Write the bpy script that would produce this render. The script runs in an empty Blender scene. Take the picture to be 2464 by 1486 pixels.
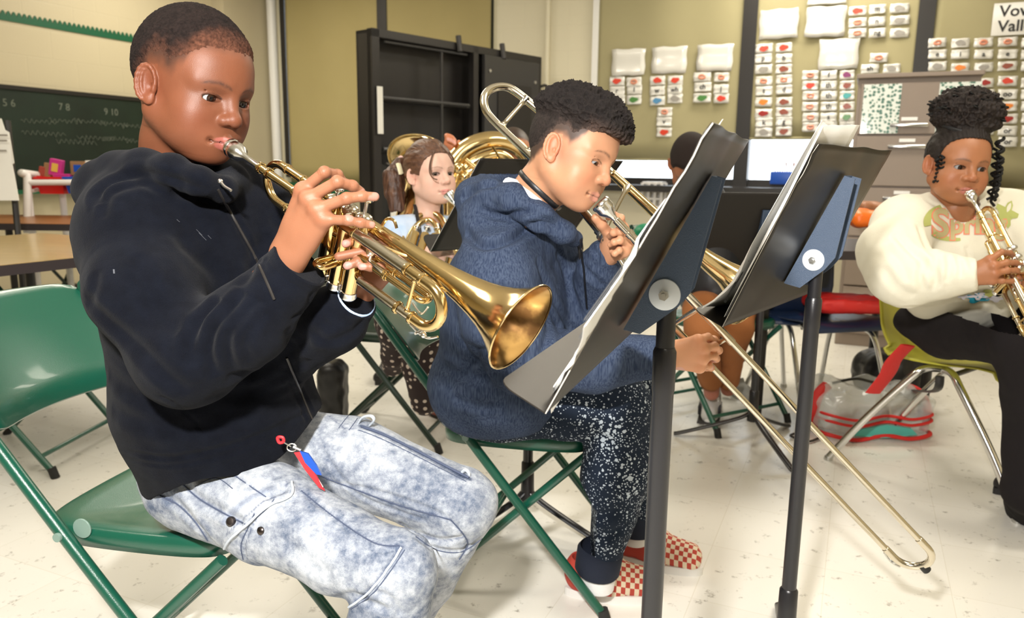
import bpy, bmesh, math, random
import numpy as np
from mathutils import Vector, Matrix
from mathutils.bvhtree import BVHTree
random.seed(7)
S = bpy.context.scene
COL = S.collection
# ------------------------------------------------------------------ camera
F = 1850.0; CX, CY = 1232.0, 743.0
PIT = math.radians(10.6); RHO = 0.0127
CAM = np.array([0.0, 0.0, 1.08])
f_ = np.array([0, math.cos(PIT), -math.sin(PIT)]); r_ = np.array([1.0, 0, 0]); u_ = np.cross(r_, f_)
r_, u_ = r_*math.cos(RHO) + u_*math.sin(RHO), -r_*math.sin(RHO) + u_*math.cos(RHO)
cam_d = bpy.data.cameras.new('camera'); cam = bpy.data.objects.new('camera', cam_d); COL.objects.link(cam)
cam_d.sensor_width = 36.0; cam_d.lens = F/2464.0*36.0; cam_d.clip_start = 0.05; cam_d.clip_end = 200
cam.matrix_world = Matrix(((r_[0], u_[0], -f_[0], CAM[0]), (r_[1], u_[1], -f_[1], CAM[1]), (r_[2], u_[2], -f_[2], CAM[2]), (0, 0, 0, 1)))
cam_d.dof.use_dof = True; cam_d.dof.focus_distance = 1.22; cam_d.dof.aperture_fstop = 6.3
S.camera = cam
# ------------------------------------------------------------------ world, exposure
S.view_settings.view_transform = 'Standard'; S.view_settings.look = 'None'
S.view_settings.exposure = 0.72; S.view_settings.gamma = 1.0; S.view_settings.use_curve_mapping = False
w = bpy.data.worlds.new('world'); S.world = w; w.use_nodes = True
w.node_tree.nodes['Background'].inputs[0].default_value = (0.93, 0.97, 1.0, 1); w.node_tree.nodes['Background'].inputs[1].default_value = 2.6
# ------------------------------------------------------------------ lights: the photographer's flash and the ceiling fixtures
def area(name, loc, target, size, power, color=(1, 1, 1), sy=None):
    L = bpy.data.lights.new(name, 'AREA'); L.energy = power; L.color = color; L.size = size
    if sy: L.shape = 'RECTANGLE'; L.size_y = sy
    o = bpy.data.objects.new(name, L); COL.objects.link(o); o.location = loc
    d = Vector(target) - Vector(loc); o.rotation_euler = d.to_track_quat('-Z', 'Y').to_euler()
    return o
area('camera_flash', (-0.22, -0.06, 1.52), (0.0, 1.9, 0.75), 0.10, 34, (1.0, 0.965, 0.92), 0.06)
LAMPS = [(-1.6, 1.2), (1.6, 1.2), (-1.6, 3.9), (1.4, 3.9), (-2.2, 6.2), (1.9, 5.4), (0, -1.6)]
for i, (lx, ly) in enumerate(LAMPS):
    area('ceiling_lamp_light', (lx, ly, 2.86), (lx, ly, 0), 1.2, 15 if ly > 0 else 10, (1.0, 0.90, 0.74), 0.6)
# ------------------------------------------------------------------ projection helpers
def at(x, y, d): return CAM + d*(f_ + (x-CX)/F*r_ - (y-CY)/F*u_)
def onz(x, y, z=0.0):
    v = f_ + (x-CX)/F*r_ - (y-CY)/F*u_
    return CAM + v*(z-CAM[2])/v[2]
def V3(*a): return np.array(a, float)
def nrm(v): v = np.asarray(v, float); return v/(np.linalg.norm(v)+1e-12)
# ------------------------------------------------------------------ objects
def link(o, parent=None):
    COL.objects.link(o)
    if parent is not None: o.parent = parent
    return o
def tag(o, label=None, cat=None, group=None, kind=None):
    if label: o['label'] = label
    if cat: o['category'] = cat
    if group: o['group'] = group
    if kind: o['kind'] = kind
    return o
def thing(name, label, cat, loc=(0, 0, 0), rz=0.0, group=None):
    o = bpy.data.objects.new(name, None); o.empty_display_size = 0.05; COL.objects.link(o)
    o.location = Vector([float(c) for c in loc]); o.rotation_euler = (0, 0, rz)
    return tag(o, label, cat, group)
def off(parent):                     # world position of an unrotated chain of parents
    v = np.zeros(3); p = parent
    while p is not None: v += np.array(p.location); p = p.parent
    return v
def mesh_obj(name, verts, faces, mat, parent=None, smooth=True, world=True, cols=None, uvs=None):
    """one mesh object; world=True: verts are world coordinates (parents unrotated)"""
    verts = np.asarray(verts, dtype=np.float64)
    if world and parent is not None: verts = verts - off(parent)
    me = bpy.data.meshes.new(name)
    if isinstance(faces, np.ndarray):
        n, k = faces.shape
        me.vertices.add(len(verts)); me.vertices.foreach_set('co', verts.astype(np.float32).ravel())
        me.loops.add(n*k); me.loops.foreach_set('vertex_index', faces.astype(np.int32).ravel())
        me.polygons.add(n); me.polygons.foreach_set('loop_start', np.arange(0, n*k, k, dtype=np.int32))
        me.update(calc_edges=True)
    else:
        me.from_pydata([tuple(v) for v in verts], [], faces); me.update()
    if smooth: me.polygons.foreach_set('use_smooth', [True]*len(me.polygons))
    if cols is not None:
        a = me.color_attributes.new('Col', 'FLOAT_COLOR', 'POINT')
        c = np.ones((len(verts), 4), np.float32); c[:, :3] = cols; a.data.foreach_set('color', c.ravel())
    if uvs is not None:
        uv = me.uv_layers.new(name='UVMap'); li = np.zeros(len(me.loops), np.int32); me.loops.foreach_get('vertex_index', li)
        uv.data.foreach_set('uv', np.asarray(uvs, np.float32)[li].ravel())
    if mat is not None:
        for m in (mat if isinstance(mat, (list, tuple)) else [mat]): me.materials.append(m)
    o = bpy.data.objects.new(name, me); link(o, parent)
    return o
class MB:
    """collects shapes into one mesh"""
    def __init__(s): s.v = []; s.f = []; s.n = 0
    def add(s, v, f):
        v = np.asarray(v, float); s.v.append(v); s.f += [tuple(i+s.n for i in q) for q in f]; s.n += len(v); return s
    def box(s, c, size, R=None, bev=0.0):
        bm = bmesh.new(); bmesh.ops.create_cube(bm, size=1.0)
        bmesh.ops.scale(bm, vec=Vector([float(a) for a in size]), verts=bm.verts)
        if bev > 0: bmesh.ops.bevel(bm, geom=list(bm.edges)+list(bm.verts), offset=bev, segments=2, affect='EDGES', profile=0.6)
        v = np.array([list(x.co) for x in bm.verts]); f = [[x.index for x in q.verts] for q in bm.faces]; bm.free()
        if R is not None: v = v @ np.asarray(R).T
        return s.add(v+np.asarray(c, float), f)
    def tube(s, pts, rad, seg=12, cap=True, closed=False, sx=1.0, ref=None):
        v, f = tube_geo(pts, rad, seg, cap, closed, sx, ref); return s.add(v, f)
    def lathe(s, prof, o, ax, seg=32, cap=False):
        v, f = lathe_geo(prof, o, ax, seg, cap); return s.add(v, f)
    def disc(s, c, ax, r, t, seg=24):
        return s.lathe([(0, -t/2), (r*.96, -t/2), (r, -t/2*.6), (r, t/2*.6), (r*.96, t/2), (0, t/2)], c, ax, seg)
    def ball(s, c, r, seg=12):
        n = seg//2+1; p = [(math.sin(math.pi*i/n), -math.cos(math.pi*i/n)) for i in range(n+1)]
        rr = np.atleast_1d(np.asarray(r, float)); rr = rr if len(rr) == 3 else np.repeat(rr, 3)
        v, f = lathe_geo(p, (0, 0, 0), (0, 0, 1), seg, False); return s.add(v*rr+np.asarray(c, float), f)
    def poly(s, pts, n, t):
        """flat outline pts extruded by t along n"""
        pts = np.asarray(pts, float); n = nrm(n)*t; m = len(pts)
        v = np.vstack([pts-n/2, pts+n/2]); f = [tuple(range(m))[::-1], tuple(range(m, 2*m))]+[(i, (i+1) % m, m+(i+1) % m, m+i) for i in range(m)]
        return s.add(v, f)
    def build(s, name, mat, parent=None, smooth=True, world=True, flat_angle=None):
        o = mesh_obj(name, np.vstack(s.v), s.f, mat, parent, smooth, world)
        bm = bmesh.new(); bm.from_mesh(o.data); bmesh.ops.recalc_face_normals(bm, faces=bm.faces); bm.to_mesh(o.data); bm.free()
        if smooth:
            o.data.set_sharp_from_angle(angle=math.radians(flat_angle or 38))
        return o
def frames(P, closed=False, ref=None):
    P = np.asarray(P, float); n = len(P)
    if closed: T = np.roll(P, -1, 0)-np.roll(P, 1, 0)
    else:
        T = np.zeros_like(P); T[1:-1] = P[2:]-P[:-2]; T[0] = P[1]-P[0]; T[-1] = P[-1]-P[-2]
    T /= np.linalg.norm(T, axis=1)[:, None]+1e-12
    N = np.zeros_like(P)
    a = np.asarray(ref, float) if ref is not None else (V3(0, 0, 1) if abs(T[0][2]) < .9 else V3(1, 0, 0))
    for i in range(n):
        b = a if ref is not None and i == 0 else (N[i-1] if i else a)
        x = b-T[i]*(b@T[i]); N[i] = x/(np.linalg.norm(x)+1e-12)
    return T, N, np.cross(T, N)
def tube_geo(pts, rad, seg=12, cap=True, closed=False, sx=1.0, ref=None):
    P = np.asarray(pts, float); n = len(P); rad = np.broadcast_to(np.asarray(rad, float), (n,))
    T, N, B = frames(P, closed, ref); th = np.arange(seg)/seg*2*math.pi
    c, s_ = np.cos(th), np.sin(th)
    v = (P[:, None, :]+rad[:, None, None]*(c[None, :, None]*N[:, None, :]*sx+s_[None, :, None]*B[:, None, :])).reshape(-1, 3)
    f = []; m = n if closed else n-1
    for i in range(m):
        j = (i+1) % n
        for k in range(seg): l = (k+1) % seg; f.append((i*seg+k, i*seg+l, j*seg+l, j*seg+k))
    if cap and not closed: f.append(tuple(range(seg))[::-1]); f.append(tuple((n-1)*seg+k for k in range(seg)))
    return v, f
def lathe_geo(prof, o, ax, seg=32, cap=False):
    ax = nrm(ax); a = V3(0, 0, 1) if abs(ax[2]) < .9 else V3(1, 0, 0); N = nrm(np.cross(ax, a)); B = np.cross(ax, N)
    v = []; f = []; rings = []
    for r, z in prof:
        if r < 1e-6: rings.append([len(v)]); v.append(ax*z)
        else:
            rings.append(list(range(len(v), len(v)+seg)))
            for k in range(seg): t = k/seg*2*math.pi; v.append(ax*z+r*(math.cos(t)*N+math.sin(t)*B))
    for a_, b_ in zip(rings[:-1], rings[1:]):
        if len(a_) == 1 and len(b_) == 1: continue
        for k in range(seg):
            l = (k+1) % seg
            if len(a_) == 1: f.append((a_[0], b_[k], b_[l]))
            elif len(b_) == 1: f.append((a_[k], b_[0], a_[l]))
            else: f.append((a_[k], b_[k], b_[l], a_[l]))
    return np.array(v)+np.asarray(o, float), f
def spline(P, n=8, closed=False):
    P = np.asarray(P, float); m = len(P); out = []
    for i in range(m if closed else m-1):
        g = lambda k: P[k % m] if closed else P[min(max(k, 0), m-1)]
        a, b, c, d = g(i-1), g(i), g(i+1), g(i+2)
        for j in range(n):
            t = j/n; out.append(.5*((2*b)+(-a+c)*t+(2*a-5*b+4*c-d)*t*t+(-a+3*b-3*c+d)*t**3))
    if not closed: out.append(P[-1])
    return np.array(out)
def arc(c, a, b, r, t0, t1, n=10):
    c = np.asarray(c, float); return [c+r*(math.cos(t)*np.asarray(a)+math.sin(t)*np.asarray(b)) for t in np.linspace(t0, t1, n)]
# ------------------------------------------------------------------ materials
def mat(name, col=(.5, .5, .5), rough=.5, metal=0.0, spec=.5, bump=0.0, bscale=60.0, var=0.0, vscale=8.0, col2=None, sheen=0.0, coat=0.0, attr=False, sss=0.0, emit=None, trans=0.0, stretch=None, vlo=.35, vhi=.65, alpha=1.0):
    m = bpy.data.materials.new(name); m.use_nodes = True; nt = m.node_tree; b = nt.nodes['Principled BSDF']
    I = b.inputs
    I['Base Color'].default_value = (*col, 1); I['Roughness'].default_value = rough; I['Metallic'].default_value = metal
    I['Specular IOR Level'].default_value = spec; I['Coat Weight'].default_value = coat; I['Coat Roughness'].default_value = .08
    if sheen: I['Sheen Weight'].default_value = sheen; I['Sheen Roughness'].default_value = .5
    if sss: I['Subsurface Weight'].default_value = sss; I['Subsurface Radius'].default_value = (.012, .005, .003); I['Subsurface Scale'].default_value = 1.0
    if trans: I['Transmission Weight'].default_value = trans
    if alpha < 1: I['Alpha'].default_value = alpha
    if emit: I['Emission Color'].default_value = (*emit[:3], 1); I['Emission Strength'].default_value = emit[3]
    N = nt.nodes.new; Lk = nt.links.new
    tc = N('ShaderNodeTexCoord'); src = tc.outputs['Object']
    if stretch is not None:
        mp = N('ShaderNodeMapping'); mp.inputs['Scale'].default_value = stretch; Lk(src, mp.inputs[0]); src = mp.outputs[0]
    cur = None
    if attr:
        at_ = N('ShaderNodeAttribute'); at_.attribute_name = 'Col'; cur = at_.outputs['Color']
    if var or col2 is not None:
        n = N('ShaderNodeTexNoise'); n.inputs['Scale'].default_value = vscale; n.inputs['Detail'].default_value = 5; Lk(src, n.inputs[0])
        r = N('ShaderNodeMapRange'); r.inputs[1].default_value = vlo; r.inputs[2].default_value = vhi; Lk(n.outputs[0], r.inputs[0])
        mx = N('ShaderNodeMix'); mx.data_type = 'RGBA'; Lk(r.outputs[0], mx.inputs[0])
        if cur is not None: Lk(cur, mx.inputs[6])
        else: mx.inputs[6].default_value = (*col, 1)
        if col2 is not None: mx.inputs[7].default_value = (*col2, 1)
        else:
            if cur is not None:
                hs = N('ShaderNodeHueSaturation'); hs.inputs['Value'].default_value = 1-var; Lk(cur, hs.inputs['Color']); Lk(hs.outputs[0], mx.inputs[7])
            else: mx.inputs[7].default_value = (*[c*(1-var) for c in col], 1)
        cur = mx.outputs[2]
    if cur is not None: Lk(cur, I['Base Color'])
    if bump:
        n = N('ShaderNodeTexNoise'); n.inputs['Scale'].default_value = bscale; n.inputs['Detail'].default_value = 4; Lk(src, n.inputs[0])
        bp = N('ShaderNodeBump'); bp.inputs['Strength'].default_value = bump; bp.inputs['Distance'].default_value = .002; Lk(n.outputs[0], bp.inputs['Height']); Lk(bp.outputs[0], I['Normal'])
    return m
M = {}
# ------------------------------------------------------------------ implicit modelling: smooth unions of limbs meshed by surface nets
f4 = np.float32
class Field:
    def __init__(s, lo, hi, h):
        s.lo = np.asarray(lo, float); s.h = h; s.n = np.ceil((np.asarray(hi, float)-s.lo)/h).astype(int)+1
        s.D = np.full(tuple(s.n), 0.08, f4); s.ax = [(s.lo[i]+h*np.arange(s.n[i])).astype(f4) for i in range(3)]
    def sub(s, blo, bhi, m):
        i0 = np.clip(np.floor((np.asarray(blo)-m-s.lo)/s.h).astype(int), 0, s.n-1); i1 = np.clip(np.ceil((np.asarray(bhi)+m-s.lo)/s.h).astype(int)+1, 1, s.n)
        if np.any(i1 <= i0): return None
        sl = tuple(slice(a, b) for a, b in zip(i0, i1))
        return sl, s.ax[0][sl[0]][:, None, None], s.ax[1][sl[1]][None, :, None], s.ax[2][sl[2]][None, None, :]
    def op(s, prim, k, mode):
        fn, blo, bhi = prim; q = s.sub(blo, bhi, k+3*s.h)
        if q is None: return s
        sl, X, Y, Z = q; d = fn(X, Y, Z).astype(f4); a = s.D[sl]
        if mode == 'u':
            h = np.maximum(k-np.abs(a-d), 0)/max(k, 1e-6); s.D[sl] = np.minimum(a, d)-h*h*k*.25
        elif mode == 's':
            d = -d; h = np.maximum(k-np.abs(a-d), 0)/max(k, 1e-6); s.D[sl] = np.maximum(a, d)+h*h*k*.25
        return s
    def add(s, prim, k=.01): return s.op(prim, k, 'u')
    def cut(s, prim, k=.002): return s.op(prim, k, 's')
    def clip(s, fn):      # intersect with a half space or any function of the whole grid
        s.D = np.maximum(s.D, fn(s.ax[0][:, None, None], s.ax[1][None, :, None], s.ax[2][None, None, :]).astype(f4)); return s
    def mesh(s): return surfnets(s.D, s.lo, s.h)
def rc(a, b, r1, r2=None):
    a = np.asarray(a, float); b = np.asarray(b, float); r2 = r1 if r2 is None else r2; ba = b-a; L = float(ba@ba)+1e-12; R = max(r1, r2)
    def fn(X, Y, Z):
        x, y, z = X-f4(a[0]), Y-f4(a[1]), Z-f4(a[2])
        t = np.clip((x*f4(ba[0])+y*f4(ba[1])+z*f4(ba[2]))/f4(L), 0, 1)
        return np.sqrt((x-t*f4(ba[0]))**2+(y-t*f4(ba[1]))**2+(z-t*f4(ba[2]))**2)-(f4(r1)+f4(r2-r1)*t)
    return fn, np.minimum(a, b)-R, np.maximum(a, b)+R
def fc(a, b, r1, r2, n, s):
    """flattened limb: section radius r across, r*s along n"""
    a = np.asarray(a, float); b = np.asarray(b, float); n = nrm(n); ba = b-a; L = float(ba@ba)+1e-12; R = max(r1, r2)*max(1, s); g = f4(1/s**2-1)
    def fn(X, Y, Z):
        x, y, z = X-f4(a[0]), Y-f4(a[1]), Z-f4(a[2])
        t = np.clip((x*f4(ba[0])+y*f4(ba[1])+z*f4(ba[2]))/f4(L), 0, 1)
        x, y, z = x-t*f4(ba[0]), y-t*f4(ba[1]), z-t*f4(ba[2]); c = x*f4(n[0])+y*f4(n[1])+z*f4(n[2])
        r = f4(r1)+f4(r2-r1)*t; q = np.sqrt(np.maximum(x*x+y*y+z*z+g*c*c, 1e-12))
        return (q-r)*f4(min(1, s) if s < 1 else 1)
    return fn, np.minimum(a, b)-R, np.maximum(a, b)+R
def el(c, r, R=None):
    c = np.asarray(c, float); r = np.asarray(r, float)
    if R is None: e = r
    else: R = np.asarray(R, float); e = np.sqrt(((R*r[None, :])**2).sum(1))
    def fn(X, Y, Z):
        x, y, z = X-f4(c[0]), Y-f4(c[1]), Z-f4(c[2])
        if R is not None: x, y, z = [x*f4(R[0][i])+y*f4(R[1][i])+z*f4(R[2][i]) for i in range(3)]
        k0 = np.sqrt((x/f4(r[0]))**2+(y/f4(r[1]))**2+(z/f4(r[2]))**2); k1 = np.sqrt((x/f4(r[0]**2))**2+(y/f4(r[1]**2))**2+(z/f4(r[2]**2))**2)
        return k0*(k0-1)/np.maximum(k1, 1e-6)
    return fn, c-e, c+e
def rbox(c, hs, R, r):
    c = np.asarray(c, float); hs = np.asarray(hs, float)-r; R = np.asarray(R, float); e = (np.abs(R)*(hs+r)[None, :]).sum(1)
    def fn(X, Y, Z):
        x, y, z = X-f4(c[0]), Y-f4(c[1]), Z-f4(c[2])
        q = [np.abs(x*f4(R[0][i])+y*f4(R[1][i])+z*f4(R[2][i]))-f4(hs[i]) for i in range(3)]
        return np.sqrt(np.maximum(q[0], 0)**2+np.maximum(q[1], 0)**2+np.maximum(q[2], 0)**2)+np.minimum(np.maximum(q[0], np.maximum(q[1], q[2])), 0)-f4(r)
    return fn, c-e, c+e
def chain(F_, pts, rads, k=.01, k0=None):
    for i in range(len(pts)-1): F_.add(rc(pts[i], pts[i+1], rads[i], rads[i+1]), (k0 if (i == 0 and k0 is not None) else k))
    return F_
def surfnets(D, lo, h):
    s = D < 0; nx, ny, nz = D.shape
    A = s[:-1, :-1, :-1].astype(np.int8); tot = np.zeros((nx-1, ny-1, nz-1), np.int8)
    for dx in (0, 1):
        for dy in (0, 1):
            for dz in (0, 1): tot += s[dx:nx-1+dx, dy:ny-1+dy, dz:nz-1+dz]
    act = (tot > 0) & (tot < 8); ix, iy, iz = np.nonzero(act); n = len(ix)
    idx = np.full(act.shape, -1, np.int32); idx[ix, iy, iz] = np.arange(n)
    acc = np.zeros((n, 3)); cnt = np.zeros(n); cs = [(a, b, c) for a in (0, 1) for b in (0, 1) for c in (0, 1)]
    val = {c: D[ix+c[0], iy+c[1], iz+c[2]] for c in cs}
    for c in cs:
        for a in range(3):
            if c[a] == 0:
                d = list(c); d[a] = 1; d = tuple(d); v0, v1 = val[c], val[d]; m = (v0 < 0) != (v1 < 0)
                t = np.where(m, v0/np.where(m, v0-v1, 1), 0); p = np.tile(np.array(c, float), (n, 1)); p[:, a] += t
                acc += p*m[:, None]; cnt += m
    V = (np.stack([ix, iy, iz], 1)+acc/np.maximum(cnt, 1)[:, None])*h+lo
    Q = []
    for a in range(3):
        b, c = (a+1) % 3, (a+2) % 3
        sl0 = [slice(1, -1)]*3; sl0[a] = slice(0, -1); sl1 = list(sl0); sl1[a] = slice(1, None)
        s0, s1 = s[tuple(sl0)], s[tuple(sl1)]; m = s0 != s1; e = list(np.nonzero(m)); fl = s0[tuple(e)]
        for q in (b, c): e[q] = e[q]+1
        def cell(db, dc): t = [x.copy() for x in e]; t[b] -= db; t[c] -= dc; return idx[tuple(t)]
        q = np.stack([cell(1, 1), cell(0, 1), cell(0, 0), cell(1, 0)], 1); q[~fl] = q[~fl][:, ::-1]; Q.append(q)
    Q = np.vstack(Q); Q = Q[(Q >= 0).all(1)]
    return V, Q
def vnormals(V, Q):
    n = np.cross(V[Q[:, 2]]-V[Q[:, 0]], V[Q[:, 3]]-V[Q[:, 1]]); N = np.zeros_like(V)
    for i in range(4): np.add.at(N, Q[:, i], n)
    return N/(np.linalg.norm(N, axis=1)[:, None]+1e-12)
_P = np.random.RandomState(3).rand(64, 64, 64).astype(f4)
def vnoise(P, scale, seed=0):
    p = P*scale+seed*17.37+100; i = np.floor(p).astype(int); t = p-i; t = t*t*(3-2*t); r = 0
    for dx in (0, 1):
        for dy in (0, 1):
            for dz in (0, 1):
                w_ = (t[:, 0] if dx else 1-t[:, 0])*(t[:, 1] if dy else 1-t[:, 1])*(t[:, 2] if dz else 1-t[:, 2])
                r = r+w_*_P[(i[:, 0]+dx) & 63, (i[:, 1]+dy) & 63, (i[:, 2]+dz) & 63]
    return r*2-1
def fbm(P, scale, o=3, seed=0): return sum(vnoise(P, scale*2**k, seed+k)*.5**k for k in range(o))
def cast(V, Q, curves, dens=6):
    """drop lines seen on a surface onto it: [(px,py),...] -> 3D points on the mesh"""
    bv = BVHTree.FromPolygons([tuple(v) for v in V], [tuple(q) for q in Q.tolist()]); out = []
    for c in curves:
        c2 = spline([(x, y, 0) for x, y in c], dens) if len(c) > 2 else np.array([(c[0][0]+(c[1][0]-c[0][0])*t, c[0][1]+(c[1][1]-c[0][1])*t, 0) for t in np.linspace(0, 1, 14)])
        pts = []
        for x, y, _ in c2:
            d = at(x, y, 1.0)-CAM; h = bv.ray_cast(Vector(CAM), Vector(d))
            if h[0] is not None: pts.append((np.array(h[0]), np.array(h[1])))
        out.append(pts)
    return out
def polydist(V, pts):
    """distance of V to a polyline + parameter"""
    best = np.full(len(V), 1e9); par = np.zeros(len(V)); P = np.array(pts); m = len(P)
    lo, hi = P.min(0)-.05, P.max(0)+.05; I = np.nonzero(((V > lo) & (V < hi)).all(1))[0]; W = V[I]; bb = np.full(len(I), 1e9); pp = np.zeros(len(I))
    for i in range(m-1):
        a, ba = P[i], P[i+1]-P[i]; L = ba@ba+1e-12
        if L > .03**2: continue
        t = np.clip((W-a)@ba/L, 0, 1); d = np.linalg.norm(W-a-t[:, None]*ba, axis=1); q = d < bb; bb[q] = d[q]; pp[q] = (i+t[q])/(m-1)
    best[I] = bb; par[I] = pp
    return best, par
def crease(V, N, pts, depth, wd, ridge=.28, off_=2.0):
    """depth > 0 presses a groove along the line, < 0 raises a fold; with a soft ridge on both sides"""
    if len(pts) < 3: return V
    d, t = polydist(V, [p[0] for p in pts]); m = d < wd*5; e = np.clip(np.minimum(t, 1-t)*6, 0, 1)**.5
    dl = -depth*np.exp(-(d/wd)**2)+ridge*depth*np.exp(-((d-off_*wd)/(wd*.8))**2)
    V[m] += (N*(dl*e)[:, None])[m]
    return V
def paint(C_, V, pts, wd, col, a=1.0):
    if len(pts) < 3: return C_
    d, t = polydist(V, [p[0] for p in pts]); k = (np.clip(1.5-d/wd, 0, 1)*a)[:, None]; return C_*(1-k)+np.array(col)*k
def smooth_mesh(V, Q, it=2, lam=.5):
    for _ in range(it):
        A = np.zeros_like(V); c = np.zeros(len(V))
        for i in range(4):
            j = (i+1) % 4; np.add.at(A, Q[:, i], V[Q[:, j]]); np.add.at(A, Q[:, j], V[Q[:, i]]); np.add.at(c, Q[:, i], 1); np.add.at(c, Q[:, j], 1)
        V = V+lam*(A/np.maximum(c, 1)[:, None]-V)
    return V
def join(parts):
    V = []; Q = []; C_ = []; n = 0
    for v, q, c in parts: V.append(v); Q.append(q+n); C_.append(c); n += len(v)
    return np.vstack(V), np.vstack(Q), np.vstack(C_)
def basis(F, U):
    F = nrm(F); L = nrm(np.cross(U, F)); U = np.cross(F, L); return np.stack([F, L, U], 1)   # columns forward, left, up
# ------------------------------------------------------------------ room
U2 = nrm(V3(.91, -.41, 0)); U1 = V3(-U2[1], U2[0], 0); NB = -U1; Z = V3(0, 0, 1)
B0 = V3(1.0, 6.5, 0); TC = -3.95; H = 2.9
def bw(t, z, out=0.0): return B0+U2*t+NB*out+Z*z
def wt(x, y, out=0.0):               # where a sight line meets the back wall
    v = at(x, y, 1.0)-CAM; k = ((B0+NB*out-CAM)@NB)/(v@NB); p = CAM+v*k; return (p-B0)@U2, p[2]
LC = bw(TC, 0)
def lw(s, z, out=0.0): return LC-U1*s+U2*out+Z*z
def lt(x, y, out=0.0):
    v = at(x, y, 1.0)-CAM; k = ((LC+U2*out-CAM)@U2)/(v@U2); p = CAM+v*k; return -(p-LC)@U1, p[2]
RB = np.stack([U2, NB, Z], 1)        # columns: along the back wall, into the room, up
def block_mat(name, col, rough=.45):
    m = mat(name, col, rough); nt = m.node_tree; N = nt.nodes.new; Lk = nt.links.new
    tc = N('ShaderNodeTexCoord'); br = N('ShaderNodeTexBrick'); br.inputs['Scale'].default_value = 1.0
    br.inputs['Brick Width'].default_value = .406; br.inputs['Row Height'].default_value = .203; br.inputs['Mortar Size'].default_value = .006; br.inputs['Mortar Smooth'].default_value = .6
    mp = N('ShaderNodeMapping'); mp.inputs['Rotation'].default_value = (math.radians(90), 0, 0); Lk(tc.outputs['Object'], mp.inputs[0]); Lk(mp.outputs[0], br.inputs[0])
    c = [(*col, 1), (*[x*.99 for x in col], 1), (*[x*.975 for x in col], 1)]
    for i in range(3): br.inputs[i+1].default_value = c[i]
    Lk(br.outputs[0], nt.nodes['Principled BSDF'].inputs[0])
    n = N('ShaderNodeTexNoise'); n.inputs['Scale'].default_value = 90; Lk(tc.outputs['Object'], n.inputs[0])
    mt = N('ShaderNodeMath'); mt.operation = 'MULTIPLY_ADD'; Lk(br.outputs[1], mt.inputs[0]); mt.inputs[1].default_value = -1; Lk(n.outputs[0], mt.inputs[2])
    bp = N('ShaderNodeBump'); bp.inputs['Strength'].default_value = .25; bp.inputs['Distance'].default_value = .003; Lk(mt.outputs[0], bp.inputs['Height']); Lk(bp.outputs[0], nt.nodes['Principled BSDF'].inputs['Normal'])
    return m
M['block'] = block_mat('painted_block', (.60, .53, .36)); M['blockp'] = block_mat('painted_block_pier', (.74, .69, .52))
M['plain'] = mat('cream_paint', (.55, .49, .34), .5, bump=.1); M['white'] = mat('white_paint', (.86, .86, .84), .35)
M['khaki'] = mat('khaki_shade_cloth', (.43, .36, .16), .8, bump=.25, bscale=400, var=.05, vscale=2)
M['khaki2'] = mat('khaki_shade_cloth_olive', (.40, .36, .20), .8, bump=.25, bscale=400, var=.05, vscale=2)
M['blackf'] = mat('black_frame', (.018, .016, .015), .4); M['black'] = mat('black_metal', (.012, .012, .014), .38, bump=.15, bscale=500)
M['glassw'] = mat('window_glass', (.9, .95, 1), .02, trans=1.0)
M['greenb'] = mat('green_board', (.008, .022, .012), .55, var=.4, vscale=3)
M['chalk'] = mat('chalk', (.16, .18, .14), .9)
M['rail'] = mat('green_rail', (.01, .11, .05), .4)
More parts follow.
